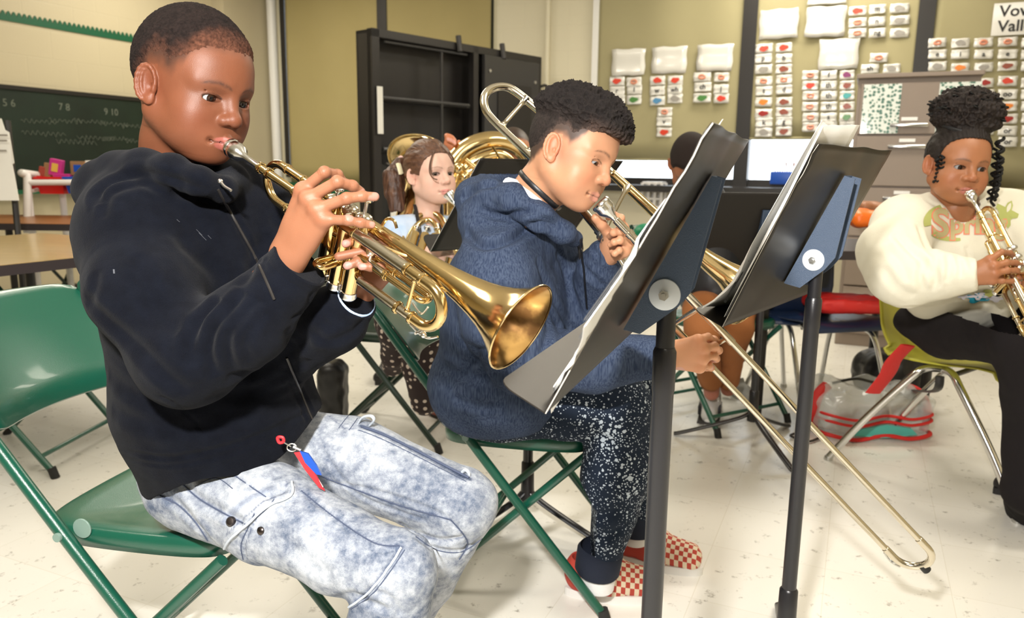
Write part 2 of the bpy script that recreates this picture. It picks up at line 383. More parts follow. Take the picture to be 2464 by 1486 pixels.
def floor_mat():
    m = mat('vinyl_floor', (.76, .73, .64), .22, spec=.45); nt = m.node_tree; N = nt.nodes.new; Lk = nt.links.new; b = nt.nodes['Principled BSDF']
    tc = N('ShaderNodeTexCoord'); n = N('ShaderNodeTexNoise'); n.inputs['Scale'].default_value = 26; n.inputs['Detail'].default_value = 8; n.inputs['Roughness'].default_value = .7; Lk(tc.outputs['Object'], n.inputs[0])
    cr = N('ShaderNodeValToRGB'); cr.color_ramp.elements[0].position = .30; cr.color_ramp.elements[0].color = (.36, .34, .30, 1); cr.color_ramp.elements[1].position = .40; cr.color_ramp.elements[1].color = (.86, .845, .79, 1)
    Lk(n.outputs[0], cr.inputs[0])
    n2 = N('ShaderNodeTexNoise'); n2.inputs['Scale'].default_value = 1.3; Lk(tc.outputs['Object'], n2.inputs[0])
    mx = N('ShaderNodeMix'); mx.data_type = 'RGBA'; mx.blend_type = 'MULTIPLY'; mx.inputs[0].default_value = 1
    r = N('ShaderNodeMapRange'); r.inputs[3].default_value = .9; r.inputs[4].default_value = 1.05; Lk(n2.outputs[0], r.inputs[0]); cb = N('ShaderNodeCombineColor'); [Lk(r.outputs[0], cb.inputs[i]) for i in range(3)]
    Lk(cr.outputs[0], mx.inputs[6]); Lk(cb.outputs[0], mx.inputs[7])
    br = N('ShaderNodeTexBrick'); br.offset = 0; br.inputs['Scale'].default_value = 1; br.inputs['Brick Width'].default_value = .305; br.inputs['Row Height'].default_value = .305; br.inputs['Mortar Size'].default_value = .0012; br.inputs['Mortar Smooth'].default_value = .5
    mp = N('ShaderNodeMapping'); mp.inputs['Rotation'].default_value = (0, 0, .42); Lk(tc.outputs['Object'], mp.inputs[0]); Lk(mp.outputs[0], br.inputs[0])
    br.inputs[1].default_value = (1, 1, 1, 1); br.inputs[2].default_value = (.97, .965, .955, 1); br.inputs[3].default_value = (.86, .84, .79, 1)
    m2 = N('ShaderNodeMix'); m2.data_type = 'RGBA'; m2.blend_type = 'MULTIPLY'; m2.inputs[0].default_value = 1; Lk(mx.outputs[2], m2.inputs[6]); Lk(br.outputs[0], m2.inputs[7]); Lk(m2.outputs[2], b.inputs[0])
    n3 = N('ShaderNodeTexNoise'); n3.inputs['Scale'].default_value = 6; Lk(tc.outputs['Object'], n3.inputs[0]); bp = N('ShaderNodeBump'); bp.inputs['Strength'].default_value = .12; bp.inputs['Distance'].default_value = .01; Lk(n3.outputs[0], bp.inputs['Height']); Lk(bp.outputs[0], b.inputs['Normal'])
    return m
M['floor'] = floor_mat()
def struct(o): o['kind'] = 'structure'; return o
def rot_obj(o, origin, R):            # give a mesh built in world space its own axes (for brick coursing)
    Mx = Matrix(((R[0][0], R[0][1], R[0][2], origin[0]), (R[1][0], R[1][1], R[1][2], origin[1]), (R[2][0], R[2][1], R[2][2], origin[2]), (0, 0, 0, 1)))
    o.data.transform(Mx.inverted()); o.matrix_world = Mx; return o
TR = 4.4; YB = -3.6
c_far_l = LC; c_far_r = bw(TR, 0); c_near_l = LC-U1*11.8; c_near_r = c_far_r-U1*11.8
fl = MB().poly([c_far_l, c_near_l, c_near_r, c_far_r], Z, .1); o = fl.build('floor', M['floor'], smooth=False); o.location.z = -.05; struct(o)
cl = MB().poly([c+Z*H for c in (c_far_l, c_near_l, c_near_r, c_far_r)], Z, .1); o = cl.build('ceiling', mat('ceiling_tile', (.72, .7, .64), .9, bump=.3, bscale=200), smooth=False); o.location.z = .05; struct(o)
def wallbox(mb, t0, t1, z0, z1, th=.2, out=0.0): mb.box(bw((t0+t1)/2, (z0+z1)/2, out-th/2), (t1-t0, th, z1-z0), RB)
T = lambda px, py=200: wt(px, py)[0]
ZS = .93; ZT = 2.80
t_a, t_b = T(690), T(1187); t_c, t_d = T(1432), TR
w1 = MB(); wallbox(w1, TC-.2, TR, 0, ZS); wallbox(w1, TC-.2, TR, ZT, H); wallbox(w1, TC-.2, t_a, ZS, ZT)
wallbox(w1, t_b, t_c, ZS, ZT)
struct(rot_obj(w1.build('wall_back', M['blockp'], smooth=False), B0, RB))
RL = np.stack([-U1, U2, Z], 1)
wl = MB().box(lw(5.9, H/2, -.1), (11.8, .2, H), RL); struct(rot_obj(wl.build('wall_left', M['block'], smooth=False), LC, RL))
struct(MB().box(c_far_r-U1*5.9+Z*H/2+U2*.1, (.2, 11.8, H), np.stack([U2, U1, Z], 1)).build('wall_right', M['plain'], smooth=False))
struct(MB().box((c_near_l+c_near_r)/2+Z*H/2-U1*.1, (TR-TC, .2, H), RB).build('wall_near', M['plain'], smooth=False))
# windows: black frames, glass, opening light
m1 = T(928); m2, m3 = T(1797), T(2212)
def window(n, t0, t1, muls):
    mb = MB(); w_ = .055
    for a in [t0+w_/2, t1-w_/2]: mb.box(bw(a, (ZS+ZT)/2, -.08), (w_, .08, ZT-ZS), RB)
    for a in muls: mb.box(bw(a, (ZS+ZT)/2, -.02), (.105, .14, ZT-ZS), RB)
    for z in (ZS+.03, ZT-.03): mb.box(bw((t0+t1)/2, z, -.08), (t1-t0, .08, .06), RB)
    o = struct(mb.build('window_%d' % n, M['blackf'], smooth=False))
    g = MB().box(bw((t0+t1)/2, (ZS+ZT)/2, -.10), (t1-t0, .006, ZT-ZS), RB).build('pane', M['glassw'], o, smooth=False)
window(1, t_a, t_b, [m1]); window(2, t_c, t_d, [m2, m3])
# trims
struct(MB().tube([bw(T(668), 0, .05), bw(T(668), H, .05)], .045, 16).build('trim_1', M['white']))
struct(MB().box(bw(T(1433), (ZS+H)/2, .02), (.05, .05, H-ZS), RB).build('trim_2', M['white'], smooth=False))
struct(MB().box(bw((T(1300)+TR)/2, ZS-.02, .14), (TR-T(1300), .30, .05), RB).build('trim_3', M['blackf'], smooth=False))   # black counter ledge
struct(MB().box(bw((t_a+t_b)/2, .82, .04), (t_b-t_a, .08, .12), RB).build('trim_4', M['rail'], smooth=False))
struct(MB().tube([bw(T(1318), 0, .03), bw(T(1318), H, .03)], .02, 10).build('trim_5', M['blockp']))
struct(MB().box(bw(0, .05, .008), (TR-TC, .016, .10), RB).build('baseboard_back', M['blackf'], smooth=False))
struct(MB().box(lw(5.9, .05, .008), (11.8, .016, .10), RL).build('baseboard_left', M['blackf'], smooth=False))
# corner column
s0 = lt(383, 60)[0]
def px_of(p): d = p-CAM; z = d@f_; return CX+F*(d@r_)/z
tr_ = T(657, 300); dd = .05
while px_of(bw(tr_, 1.5, dd)) > 553: dd += .005
tl_ = tr_
while px_of(bw(tl_, 1.5, dd)) > 372: tl_ -= .005
pc = MB().box(bw((tr_+tl_)/2, H/2, dd/2), (tr_-tl_, dd, H), RB)
o = struct(rot_obj(pc.build('wall_column', M['plain'], smooth=False), B0, RB))
# roller shades
def shade(t0, t1, zb, m, label, out=.03, ph=0):
    n = 40; v = []; f = []
    for i in range(n+1):
        for j in range(12):
            t = t0+(t1-t0)*i/n; z = ZT-.02+(zb-ZT+.02)*j/11
            w_ = .010*math.sin(t*5+ph)*(.3+j/11)+.006*math.sin(t*13+z*2+ph)
            v.append(bw(t, z, out+w_))
    for i in range(n):
        for j in range(11): a = i*12+j; f.append((a, a+12, a+13, a+1))
    t = thing('roller_shade', label, 'window shade', bw((t0+t1)/2, ZT, out), group=None)
    o = mesh_obj('shade_cloth', v, f, m, t); sm = o.modifiers.new('s', 'SOLIDIFY'); sm.thickness = .002
    MB().tube([bw(t0, zb-.008, out), bw(t1, zb-.008, out)], .011, 8).build('hem_bar', m, t)
    MB().tube([bw(t0, ZT+.02, out), bw(t1, ZT+.02, out)], .03, 12).build('roller', M['blackf'], t)
    return t
struct(MB().box(bw(T(692.5), (ZS+H)/2, .02), (.055, .06, H-ZS), RB).build('trim_6', M['blackf'], smooth=False))
shade(T(699), m1-.03, wt(800, 440)[1], M['khaki'], 'khaki roller shade left of the black storage cabinet, beside the white pipe')
shade(m1+.03, T(1185), wt(1000, 440)[1], M['khaki'], 'khaki roller shade directly behind the black storage cabinet', ph=2)
shade(T(1440), m2-.045, wt(1600, 381)[1], M['khaki2'], 'khaki roller shade with three large sheets above four small clusters of picture cards', ph=1)
shade(m2+.045, m3-.04, wt(1930, 330)[1], M['khaki2'], 'khaki roller shade most densely covered with cards, left of the filing cabinet', ph=4)
shade(m3+.045, TR-.02, ZS+.03, M['khaki2'], 'khaki roller shade carrying the vowel sign behind the girl in cream', ph=3)
# chalkboard with border strip on the left wall
bt = thing('chalkboard', 'dark green chalkboard with faint chalk notes on the left wall', 'chalkboard', lw(2.5, .9, .02))
zt = .5*(lt(0, 210, .03)[1]+lt(355, 246, .03)[1]); sR = lt(372, 300, .03)[0]; zb = .86
MB().box(lw(sR+2.6, (zt+zb)/2, .015), (5.2, .03, zt-zb), RL).build('board_surface', M['greenb'], bt, smooth=False)
MB().box(lw(sR+2.6, zt+.012, .02), (5.2, .04, .03), RL).build('top_rail', M['blackf'], bt, smooth=False)
MB().box(lw(sR+2.6, zb-.02, .05), (5.2, .10, .03), RL).build('chalk_tray', M['rail'], bt, smooth=False)
chk = MB(); rr = random.Random(4)
for (px, py, n) in [(50, 290, 4), (52, 318, 5), (118, 288, 4), (178, 290, 4), (236, 296, 4), (290, 302, 3), (135, 340, 5), (185, 330, 5), (245, 332, 4), (300, 338, 3)]:
    s_, z_ = lt(px, py, .034); P = []
    for i in range(n*6): P.append(lw(s_-i*.012, z_+.016*math.sin(i*1.9+rr.random()*1.5)*(.5+rr.random()), .034))
    chk.tube(spline(P, 3), .0016, 5)
chk.build('chalk_writing', M['chalk'], bt)
def text(s, size, loc, R, m, parent=None, name='lettering', ext=.0004, align='CENTER', bold=0.0):
    c = bpy.data.curves.new(name, 'FONT'); c.body = s; c.size = size; c.extrude = ext; c.align_x = align; c.align_y = 'CENTER'; c.offset = bold; c.resolution_u = 3; c.space_line = .95
    o = bpy.data.objects.new(name, c); link(o, parent); c.materials.append(m)
    l = np.asarray(loc, float)-(off(parent) if parent is not None else 0); R = np.asarray(R)
    l = l; o.matrix_local = Matrix(((R[0][0], R[0][1], R[0][2], l[0]), (R[1][0], R[1][1], R[1][2], l[1]), (R[2][0], R[2][1], R[2][2], l[2]), (0, 0, 0, 1)))
    me = bpy.data.meshes.new_from_object(o); q = bpy.data.objects.new(name, me); link(q, parent); q.matrix_local = Matrix(((R[0][0], R[0][1], R[0][2], l[0]), (R[1][0], R[1][1], R[1][2], l[1]), (R[2][0], R[2][1], R[2][2], l[2]), (0, 0, 0, 1))); bpy.data.objects.remove(o)
    return q
RTL = np.stack([U1, Z, U2], 1)       # lettering frame on the left wall
RTB = np.stack([U2, Z, NB], 1)       # lettering frame on the back wall
for (px, py, s_) in [(22, 248, '5 6'), (155, 258, '7 8'), (268, 270, '9 10')]:
    a, b_ = lt(px, py, .034); text(s_, .075, lw(a, b_, .032), RTL, M['chalk'], bt, 'chalk_numeral')
# scalloped green border
sA, zA = lt(0, 40, .01); sB, zB = lt(335, 96, .01); sC = lt(368, 100, .01)[0]; P = []; n = 56; zA = zB = (zA+zB)/2
for i in range(n*6+1):
    s_ = (sA+.9)+(sC-sA-.9)*i/(n*6); P.append((s_, zA+.012+.034*abs(math.sin(i/6*math.pi))))
top = [lw(s_, z, .006) for s_, z in P]; bot = [lw(s_, zA-.025, .006) for s_, z in P]
bd = MB().poly(top+bot[::-1], U2, .004).build('border_trim', M['rail'], smooth=False); tag(bd, 'green scalloped paper border running along the block wall above the chalkboard', 'wall border')
# ceiling lamps
lampm = mat('lamp_diffuser', (.9, .9, .9), .5, emit=(1, .95, .86, 3.0))
for i, (lx, ly) in enumerate(LAMPS):
    t = thing('ceiling_light', 'rectangular ceiling light panel '+['above the first boy at the left', 'above the girl in cream', 'above the light maple table', 'above the filing cabinet side', 'next to the corner column', 'near the carded window shades', 'behind the photographer'][i], 'ceiling light', (lx, ly, H), group='ceiling light panels')
    MB().box((lx, ly, H-.012), (1.26, .66, .024)).build('frame', M['white'], t, smooth=False)
    MB().box((lx, ly, H-.026), (1.18, .58, .006)).build('diffuser', lampm, t, smooth=False)
# ------------------------------------------------------------------ cards on the shades
M['paper'] = mat('laminated_paper', (.80, .79, .74), .16, spec=.7, coat=.6, bump=.35, bscale=22)
M['ink'] = mat('ink', (.03, .03, .03), .6)
PC = {k: mat('card_'+k, c, .3, coat=.4) for k, c in dict(pink=(.8, .32, .2), red=(.72, .06, .03), orange=(.85, .25, .03), green=(.08, .25, .06), brown=(.3, .07, .04), blue=(.1, .3, .55), purple=(.25, .03, .15), teal=(.05, .4, .4), grey=(.35, .33, .3), dark=(.35, .015, .01)).items()}
NAMES = dict(pink='pale red lips outline', red='red mouth', orange='orange picture', green='green picture', brown='brown picture', blue='blue picture', purple='purple picture', teal='teal picture', grey='small grey picture', dark='dark red mouth')
rc_ = random.Random(11)
def q2px(x, y): return 1380+x/2.273, y/2.273
def card(x, y, w, h, what, where, group):
    px, py = q2px(x, y); zout = .058
    t, z = wt(px, py, zout); tl, _ = wt(px-w/2/2.273, py, zout); tr, _ = wt(px+w/2/2.273, py, zout); zt_ = wt(px, py-h/2/2.273, zout)[1]; zb_ = wt(px, py+h/2/2.273, zout)[1]
    W, Hh = tr-tl, zt_-zb_; a = rc_.uniform(-.03, .03); ca_, sa = math.cos(a), math.sin(a)
    R = np.stack([U2*ca_+Z*sa, -U2*sa+Z*ca_, NB], 1)
    n = 6; v = []; f = []; s1, s2 = rc_.random()*6, rc_.random()*6
    for i in range(n+1):
        for j in range(n+1):
            u, q = i/n-.5, j/n-.5; v.append((u*W*(1+.03*math.sin(q*9+s1)), q*Hh*(1+.04*math.sin(u*11+s2)), .003*math.sin(u*7+s1)+.003*math.sin(q*8+s2)))
    for i in range(n):
        for j in range(n): b = i*(n+1)+j; f.append((b, b+n+1, b+n+2, b+1))
    base = bw(t, z, zout)
    big = w > 150
    kind = 'paper_sheet' if big else 'sound_card'
    lab = ('glossy white sheet, ' if big else 'white card, ') + ('' if big else ((('letters %s, ' if len(what) > 1 else 'letter %s, ') % what) if what not in NAMES and what else (NAMES[what]+', ' if what else 'blank, '))) + where
    o = mesh_obj(kind, np.array(v)@R.T+base, f, M['paper'], None, True)
    o.data.transform(Matrix.Translation(Vector(-base))); o.location = Vector(base); o.modifiers.new('s', 'SOLIDIFY').thickness = .0008
    tag(o, lab, 'sheet of paper' if big else 'picture card', group)
    if big:
        if what: text(what, .045, base+NB*.0075, R, PC['grey'], o, 'faint_print')
        return
    if what in PC:
        mb = MB()
        if what == 'pink':
            P = [base+R[:, 0]*.028*math.cos(k)*W/.15+R[:, 1]*.017*math.sin(k)*Hh/.09+NB*.007 for k in np.linspace(0, 2*math.pi, 20, endpoint=False)]
            mb.tube(P, [.0055+.003*abs(math.sin(k)) for k in np.linspace(0, 2*math.pi, 20, endpoint=False)], 6, closed=True)
        else:
            m_ = 16; k0 = rc_.random()*3
            P = [base+R[:, 0]*W*.27*math.cos(k)*(1+.15*math.sin(2*k+k0))+R[:, 1]*Hh*.3*math.sin(k)*(1+.2*math.sin(3*k+k0))+NB*.007 for k in np.linspace(0, 2*math.pi, m_, endpoint=False)]
            mb.poly(P, NB, .001)
        mb.build('picture', PC[what], o, smooth=False)
    elif what: text(what, Hh*.75, base+NB*.0075, R, M['ink'], o, 'letter', bold=.0012)
ord_ = ['top', 'second', 'third', 'fourth', 'fifth', 'sixth', 'seventh', 'eighth', 'bottom']
def colm(x, items, where, group, w=82, h=50):
    n = len(items)
    for i, (y, what) in enumerate(items):
        wh = ('bottom' if i == n-1 and n > 1 else ord_[i])+' of '+where if n > 1 else where
        card(x+rc_.uniform(-2, 2), y, w, h, what, wh, group)
g1 = 'cards on the shade with three sheets'
for x, y, w, wh in [(300, 340, 180, 'leftmost of three in a row on the left carded shade'), (523, 328, 190, 'middle one of three in a row on the left carded shade'), (772, 315, 195, 'rightmost of three in a row on the left carded shade')]:
    card(x, y, w, 145, '', wh, 'large sheets on the shades')
for x, y, w, h, wh in [(1122, 130, 210, 160, 'upper left one on the middle shade'), (1378, 118, 215, 165, 'beside the upper lips cards on the middle shade'), (1388, -22, 210, 90, 'cut by the picture top, above another sheet'), (1450, 295, 215, 165, 'lowest of the middle shade, with faint print')]:
    card(x, y, w, h, '', wh, 'large sheets on the shades')
colm(240, [(443, 'red'), (497, 'r'), (547, 'grey')], 'first column under the left sheet', g1)
colm(332, [(447, 'pink'), (490, 'l'), (545, 'green')], 'second column under the left sheet', g1)
colm(458, [(440, 'red'), (495, 'w'), (550, 'blue')], 'first column under the middle sheet', g1)
colm(555, [(438, 'red'), (490, 'wh'), (538, 'grey')], 'second column under the middle sheet', g1)
colm(705, [(420, 'pink'), (475, 'ch'), (535, 'green')], 'first column under the right sheet', g1, 95)
colm(808, [(422, 'pink'), (485, 'j'), (538, 'red')], 'second column under the right sheet', g1)
colm(497, [(612, 'pink'), (665, 'v'), (722, 'red')], 'lone lower column of the left carded shade', g1)
g2 = 'cards on the most crowded shade'
colm(1040, [(265, 'red'), (320, 'p'), (378, 'grey'), (443, 'pink'), (497, 't'), (557, 'orange'), (620, 'dark'), (670, 'k'), (722, 'grey')], 'first long column right of the black post', g2, 92)
colm(1150, [(260, 'red'), (318, 'b'), (377, 'brown'), (435, 'pink'), (490, 'd'), (557, 'brown'), (612, 'brown'), (665, 'g'), (718, 'brown')], 'second long column right of the black post', g2, 88)
colm(1553, [(60, 'red'), (122, 'pink'), (180, 'pink')], 'first short column beside the upper sheets', g2, 98)
colm(1660, [(50, 'm'), (117, 'n'), (180, 'ng')], 'second short column beside the upper sheets', g2, 90)
colm(1783, [(45, 'grey'), (110, 'grey'), (180, 'grey')], 'third short column beside the upper sheets', g2, 105)
colm(1295, [(410, 'pink'), (467, 'red'), (523, 'pink'), (582, 'pink'), (640, 'pink'), (695, 'pink')], 'lips column left of the filing cabinet', g2, 88)
colm(1395, [(410, 'f'), (467, 'th'), (523, 'th'), (582, 'th'), (640, 's'), (690, 'z')], 'letters column left of the filing cabinet', g2, 88)
colm(1495, [(410, 'purple'), (467, 'brown'), (523, 'teal'), (582, 'brown'), (640, 'green'), (690, 'grey')], 'pictures column nearest the filing cabinet', g2, 80)
colm(1668, [(315, 'pink')], 'alone above the sh card', g2, 96); colm(1622, [(375, 'sh')], 'just over the filing cabinet corner', g2, 98); colm(1740, [(375, 'grey')], 'right beside the sh card', g2, 92)
g3 = 'vowel cards on the right shade'
colm(1990, [(233, 'pink'), (297, 'e'), (362, 'grey')], 'first column of the vowel shade', g3, 98)
colm(2115, [(235, 'grey'), (297, 'i'), (370, 'orange')], 'second column of the vowel shade', g3, 100)
colm(2242, [(232, 'pink'), (297, 'a'), (368, 'grey')], 'third column of the vowel shade', g3, 102)
colm(2375, [(228, 'pink'), (295, 'e'), (360, 'brown')], 'fourth column of the vowel shade', g3, 105)
colm(2500, [(232, 'pink'), (297, 'u'), (362, 'orange')], 'upper column under the vowel sign', g3, 100, 52)
colm(2255, [(452, 'dark'), (515, 'o'), (580, 'teal'), (645, 'grey'), (710, 'er')], 'lower column beside the hair bun', g3, 88)
colm(2375, [(443, 'red'), (515, 'oo'), (580, 'orange'), (650, 'dark'), (715, 'or'), (775, 'or')], 'lower column right of the hair bun', g3, 105, 54)
colm(2500, [(450, 'red'), (515, 'ow'), (580, 'pink'), (645, 'red'), (710, 'ar'), (775, 'ar')], 'lower column at the right picture edge', g3, 100, 54)
# vowel sign
ta, za = wt(*q2px(2302, 20), .058); tb, zb_ = wt(*q2px(2630, 180), .058)
vs = thing('wall_sign', 'white sign with black lettering pinned high on the right shade', 'sign', bw((ta+tb)/2, (za+zb_)/2, .058))
MB().box(bw((ta+tb)/2, (za+zb_)/2, .058), (tb-ta, .003, za-zb_), RB).build('sheet', M['paper'], vs, smooth=False)
text('Vowel\nValley', (za-zb_)*.49, bw(ta+.035, (za+zb_)/2, .061), RTB, M['ink'], vs, 'lettering', align='LEFT', bold=.002)
# ------------------------------------------------------------------ filing cabinet
M['file'] = mat('taupe_metal', (.27, .215, .175), .45, bump=.1, bscale=300); M['filed'] = mat('taupe_gap', (.12, .09, .075), .6)
M['chrome'] = mat('chrome', (.75, .75, .74), .16, 1.0); M['steel'] = mat('brushed_steel', (.62, .62, .6), .32, 1.0)
def leafmat():
    m = mat('leaf_print_paper', (.75, .78, .74), .4, coat=.3); nt = m.node_tree; N = nt.nodes.new; Lk = nt.links.new
    tc = N('ShaderNodeTexCoord'); v = N('ShaderNodeTexVoronoi'); v.inputs['Scale'].default_value = 48; v.inputs['Randomness'].default_value = .6; Lk(tc.outputs['Object'], v.inputs[0])
    n = N('ShaderNodeTexNoise'); n.inputs['Scale'].default_value = 80; Lk(tc.outputs['Object'], n.inputs[0])
    a = N('ShaderNodeMath'); a.operation = 'MULTIPLY_ADD'; Lk(n.outputs[0], a.inputs[0]); a.inputs[1].default_value = .5; Lk(v.outputs['Distance'], a.inputs[2])
    cr = N('ShaderNodeValToRGB'); e = cr.color_ramp.elements; e[0].position = .56; e[0].color = (.05, .16, .12, 1); e[1].position = .72; e[1].color = (.75, .8, .76, 1); x = cr.color_ramp.elements.new(.66); x.color = (.3, .42, .34, 1)
    Lk(a.outputs[0], cr.inputs[0]); Lk(cr.outputs[0], nt.nodes['Principled BSDF'].inputs[0]); return m
M['leaf'] = leafmat()
def cabinet():
    D0 = 4.55
    pl = at(2066, 190, D0); RC = RB
    # front face plane parallel to the back wall through the upper left corner
    def hit(x, y): v = at(x, y, 1.0)-CAM; k = ((pl-CAM)@NB)/(v@NB); p = CAM+v*k; return (p-pl)@U2, p[2]
    wd = hit(2362, 190)[0]; ht = hit(2066, 190)[1]; base = pl.copy(); base[2] = 0
    t = thing('filing_cabinet', 'tall taupe metal filing cabinet with leaf-print papers on its top drawer', 'filing cabinet', base)
    P = lambda a, z, o_=0: base+U2*a+Z*z+NB*o_
    MB().box(P(wd/2, ht/2, -.23), (wd, .46, ht), RC, .004).build('body', M['file'], t, smooth=False)
    MB().box(P(wd/2, ht+.012, -.21), (wd+.02, .5, .024), RC, .004).build('top', M['file'], t, smooth=False)
    n = 5; dh = (ht-.1)/n
    for i in range(n):
        z1 = ht-.03-dh*i; z0 = z1-dh+.012
        d = MB().box(P(wd/2, (z0+z1)/2, .008), (wd-.04, .022, z1-z0), RC, .004).build('drawer', M['file'], t, smooth=False)
        if i < 4:
            for zz in ([z0+.05] if i == 0 else [z1-.06]):
                MB().box(P(wd*.46, zz, .03), (.20, .03, .022), RC, .006).build('handle', M['chrome'], d)
            MB().box(P(wd*.46, (z0+.085 if i == 0 else z1-.025), .022), (.085, .006, .02), RC, .002).build('label_holder', M['white'], d, smooth=False)
    z0 = ht-.035; 
    for a, b_, l in [(hit(2076, 250)[0], hit(2166, 250)[0], 'white paper printed with green leaves, at the left of the cabinet top drawer'), (hit(2256, 250)[0], hit(2356, 250)[0], 'white paper printed with green leaves, at the right behind the hair bun')]:
        o = MB().box(P((a+b_)/2, z0-(dh-.02)/2, .0215), (b_-a, .002, dh-.02), RC).build('leaf_paper', M['leaf'], None, smooth=False)
        tag(o, l, 'sheet of paper')
    return t
cabinet()
# ------------------------------------------------------------------ black storage cabinet on casters
def storage():
    pa, pb = at(893, 67, 4.9), at(1302, 141, 6.15); pa[2] = pb[2] = 0; A = nrm(pb-pa); L = np.linalg.norm(pb-pa); Nn = V3(A[1], -A[0], 0); R = np.stack([A, Nn, Z], 1)
    ht = .5*(at(885, 66, 4.9)[2]+at(1302, 141, 6.15)[2]); Pp = lambda a, z, o_=0: pa+A*a+Z*z+Nn*o_
    t = thing('storage_cabinet', 'tall black instrument storage cabinet standing behind the brass players', 'storage cabinet', Pp(L/2, 0, -.2))
    b = MB()
    for (a, w_) in [(.03, .06), (L-.03, .06), (L*.56, .05)]: b.box(Pp(a, ht/2+.05, -.02), (w_, .05, ht-.1), R)
    for z in (ht-.02, .12): b.box(Pp(L/2, z, -.02), (L, .05, .05), R)
    b.box(Pp(L/2, ht/2+.05, -.15), (L, .02, ht-.1), R); b.box(Pp(.01, ht/2+.05, -.08), (.02, .14, ht-.1), R); b.box(Pp(L-.01, ht/2+.05, -.08), (.02, .14, ht-.1), R); b.box(Pp(L/2, ht-.01, -.08), (L, .14, .02), R); b.box(Pp(L/2, .11, -.08), (L, .14, .02), R)
    b.build('body', M['blackf'], t, smooth=False)
    mid = mat('dark_grey_metal', (.035, .034, .034), .35)
    g = MB()
    for z in (ht-.42, ht-.75): g.tube([Pp(.08, z, .0), Pp(L*.52, z, .0)], .012, 8)
    g.tube([Pp(L*.36, ht-.06, .0), Pp(L*.36, ht-.76, .0)], .01, 8)
    g.tube([Pp(.1, ht-.07, .01), Pp(L*.5, ht-.07, .01)], .008, 8)
    g.build('divider_bars', mid, t)
    sh = MB()
    for z in (ht-.43, ht-.76, .7): sh.box(Pp(L*.28, z, -.08), (L*.52, .12, .015), R)
    sh.build('shelf', M['blackf'], t, smooth=False)
    s2 = MB()
    for i in range(9):
        p = Pp(.12+i*.09, ht-.84-.0*i, -.02); s2.tube([p, p+A*.05-Z*.02], .006, 6)
    s2.build('slotted_strip', mat('grey_slots', (.12, .11, .10), .5), t)
    MB().box(Pp(L*.27, (ht-.9)/2+.1, -.04), (L*.46, .015, ht-1.0), R).build('lower_panel', mat('panel_black', (.012, .012, .012), .5), t, smooth=False)
    d = MB(); x0, x1 = L*.60, L-.06
    d.box(Pp((x0+x1)/2, ht/2+.05, .015), (x1-x0, .03, ht-.2), R, .004)
    dr = d.build('door', mid, t, smooth=False)
    MB().box(Pp((x0+x1)/2+.02, ht-.55, .034), ((x1-x0)*.62, .012, .62), R).build('door_window', M['blackf'], dr, smooth=False)
    for (a, z) in [(x0+.05, ht-.16), (x1-.05, ht-.2)]: MB().disc(Pp(a, z, .035), Nn, .012, .01, 10).build('rivet', M['steel'], dr)
    MB().tube(spline([Pp(L+.0, ht-.22, 0), Pp(L+.09, ht-.23, 0), Pp(L+.09, ht-.5, 0), Pp(L, ht-.51, 0)], 5), .012, 8).build('handle', M['blackf'], t)
    for a in (L*.45, L*.72): MB().tube([Pp(a, ht-.06, .03), Pp(a, ht+.05, .01)], .02, 8).build('latch', M['blackf'], t)
    for a in (.1, L-.1):
        for o_ in (.06, -.2): MB().disc(Pp(a, .05, o_), A, .05, .03, 16).build('caster', M['blackf'], t)
    for (a, z, w_, h_, l) in [(.045, 1.42, .045, .30, 'narrow white label strip on the left post of the black cabinet'), (.20, ht-1.17, .10, .16, 'white paper note on the black cabinet behind the ponytail')]:
        tag(MB().box(Pp(a, z, .02 if a < .1 else -.02), (w_, .004, h_), R).build('paper_note', M['paper'], None, smooth=False), l, 'note')
storage()
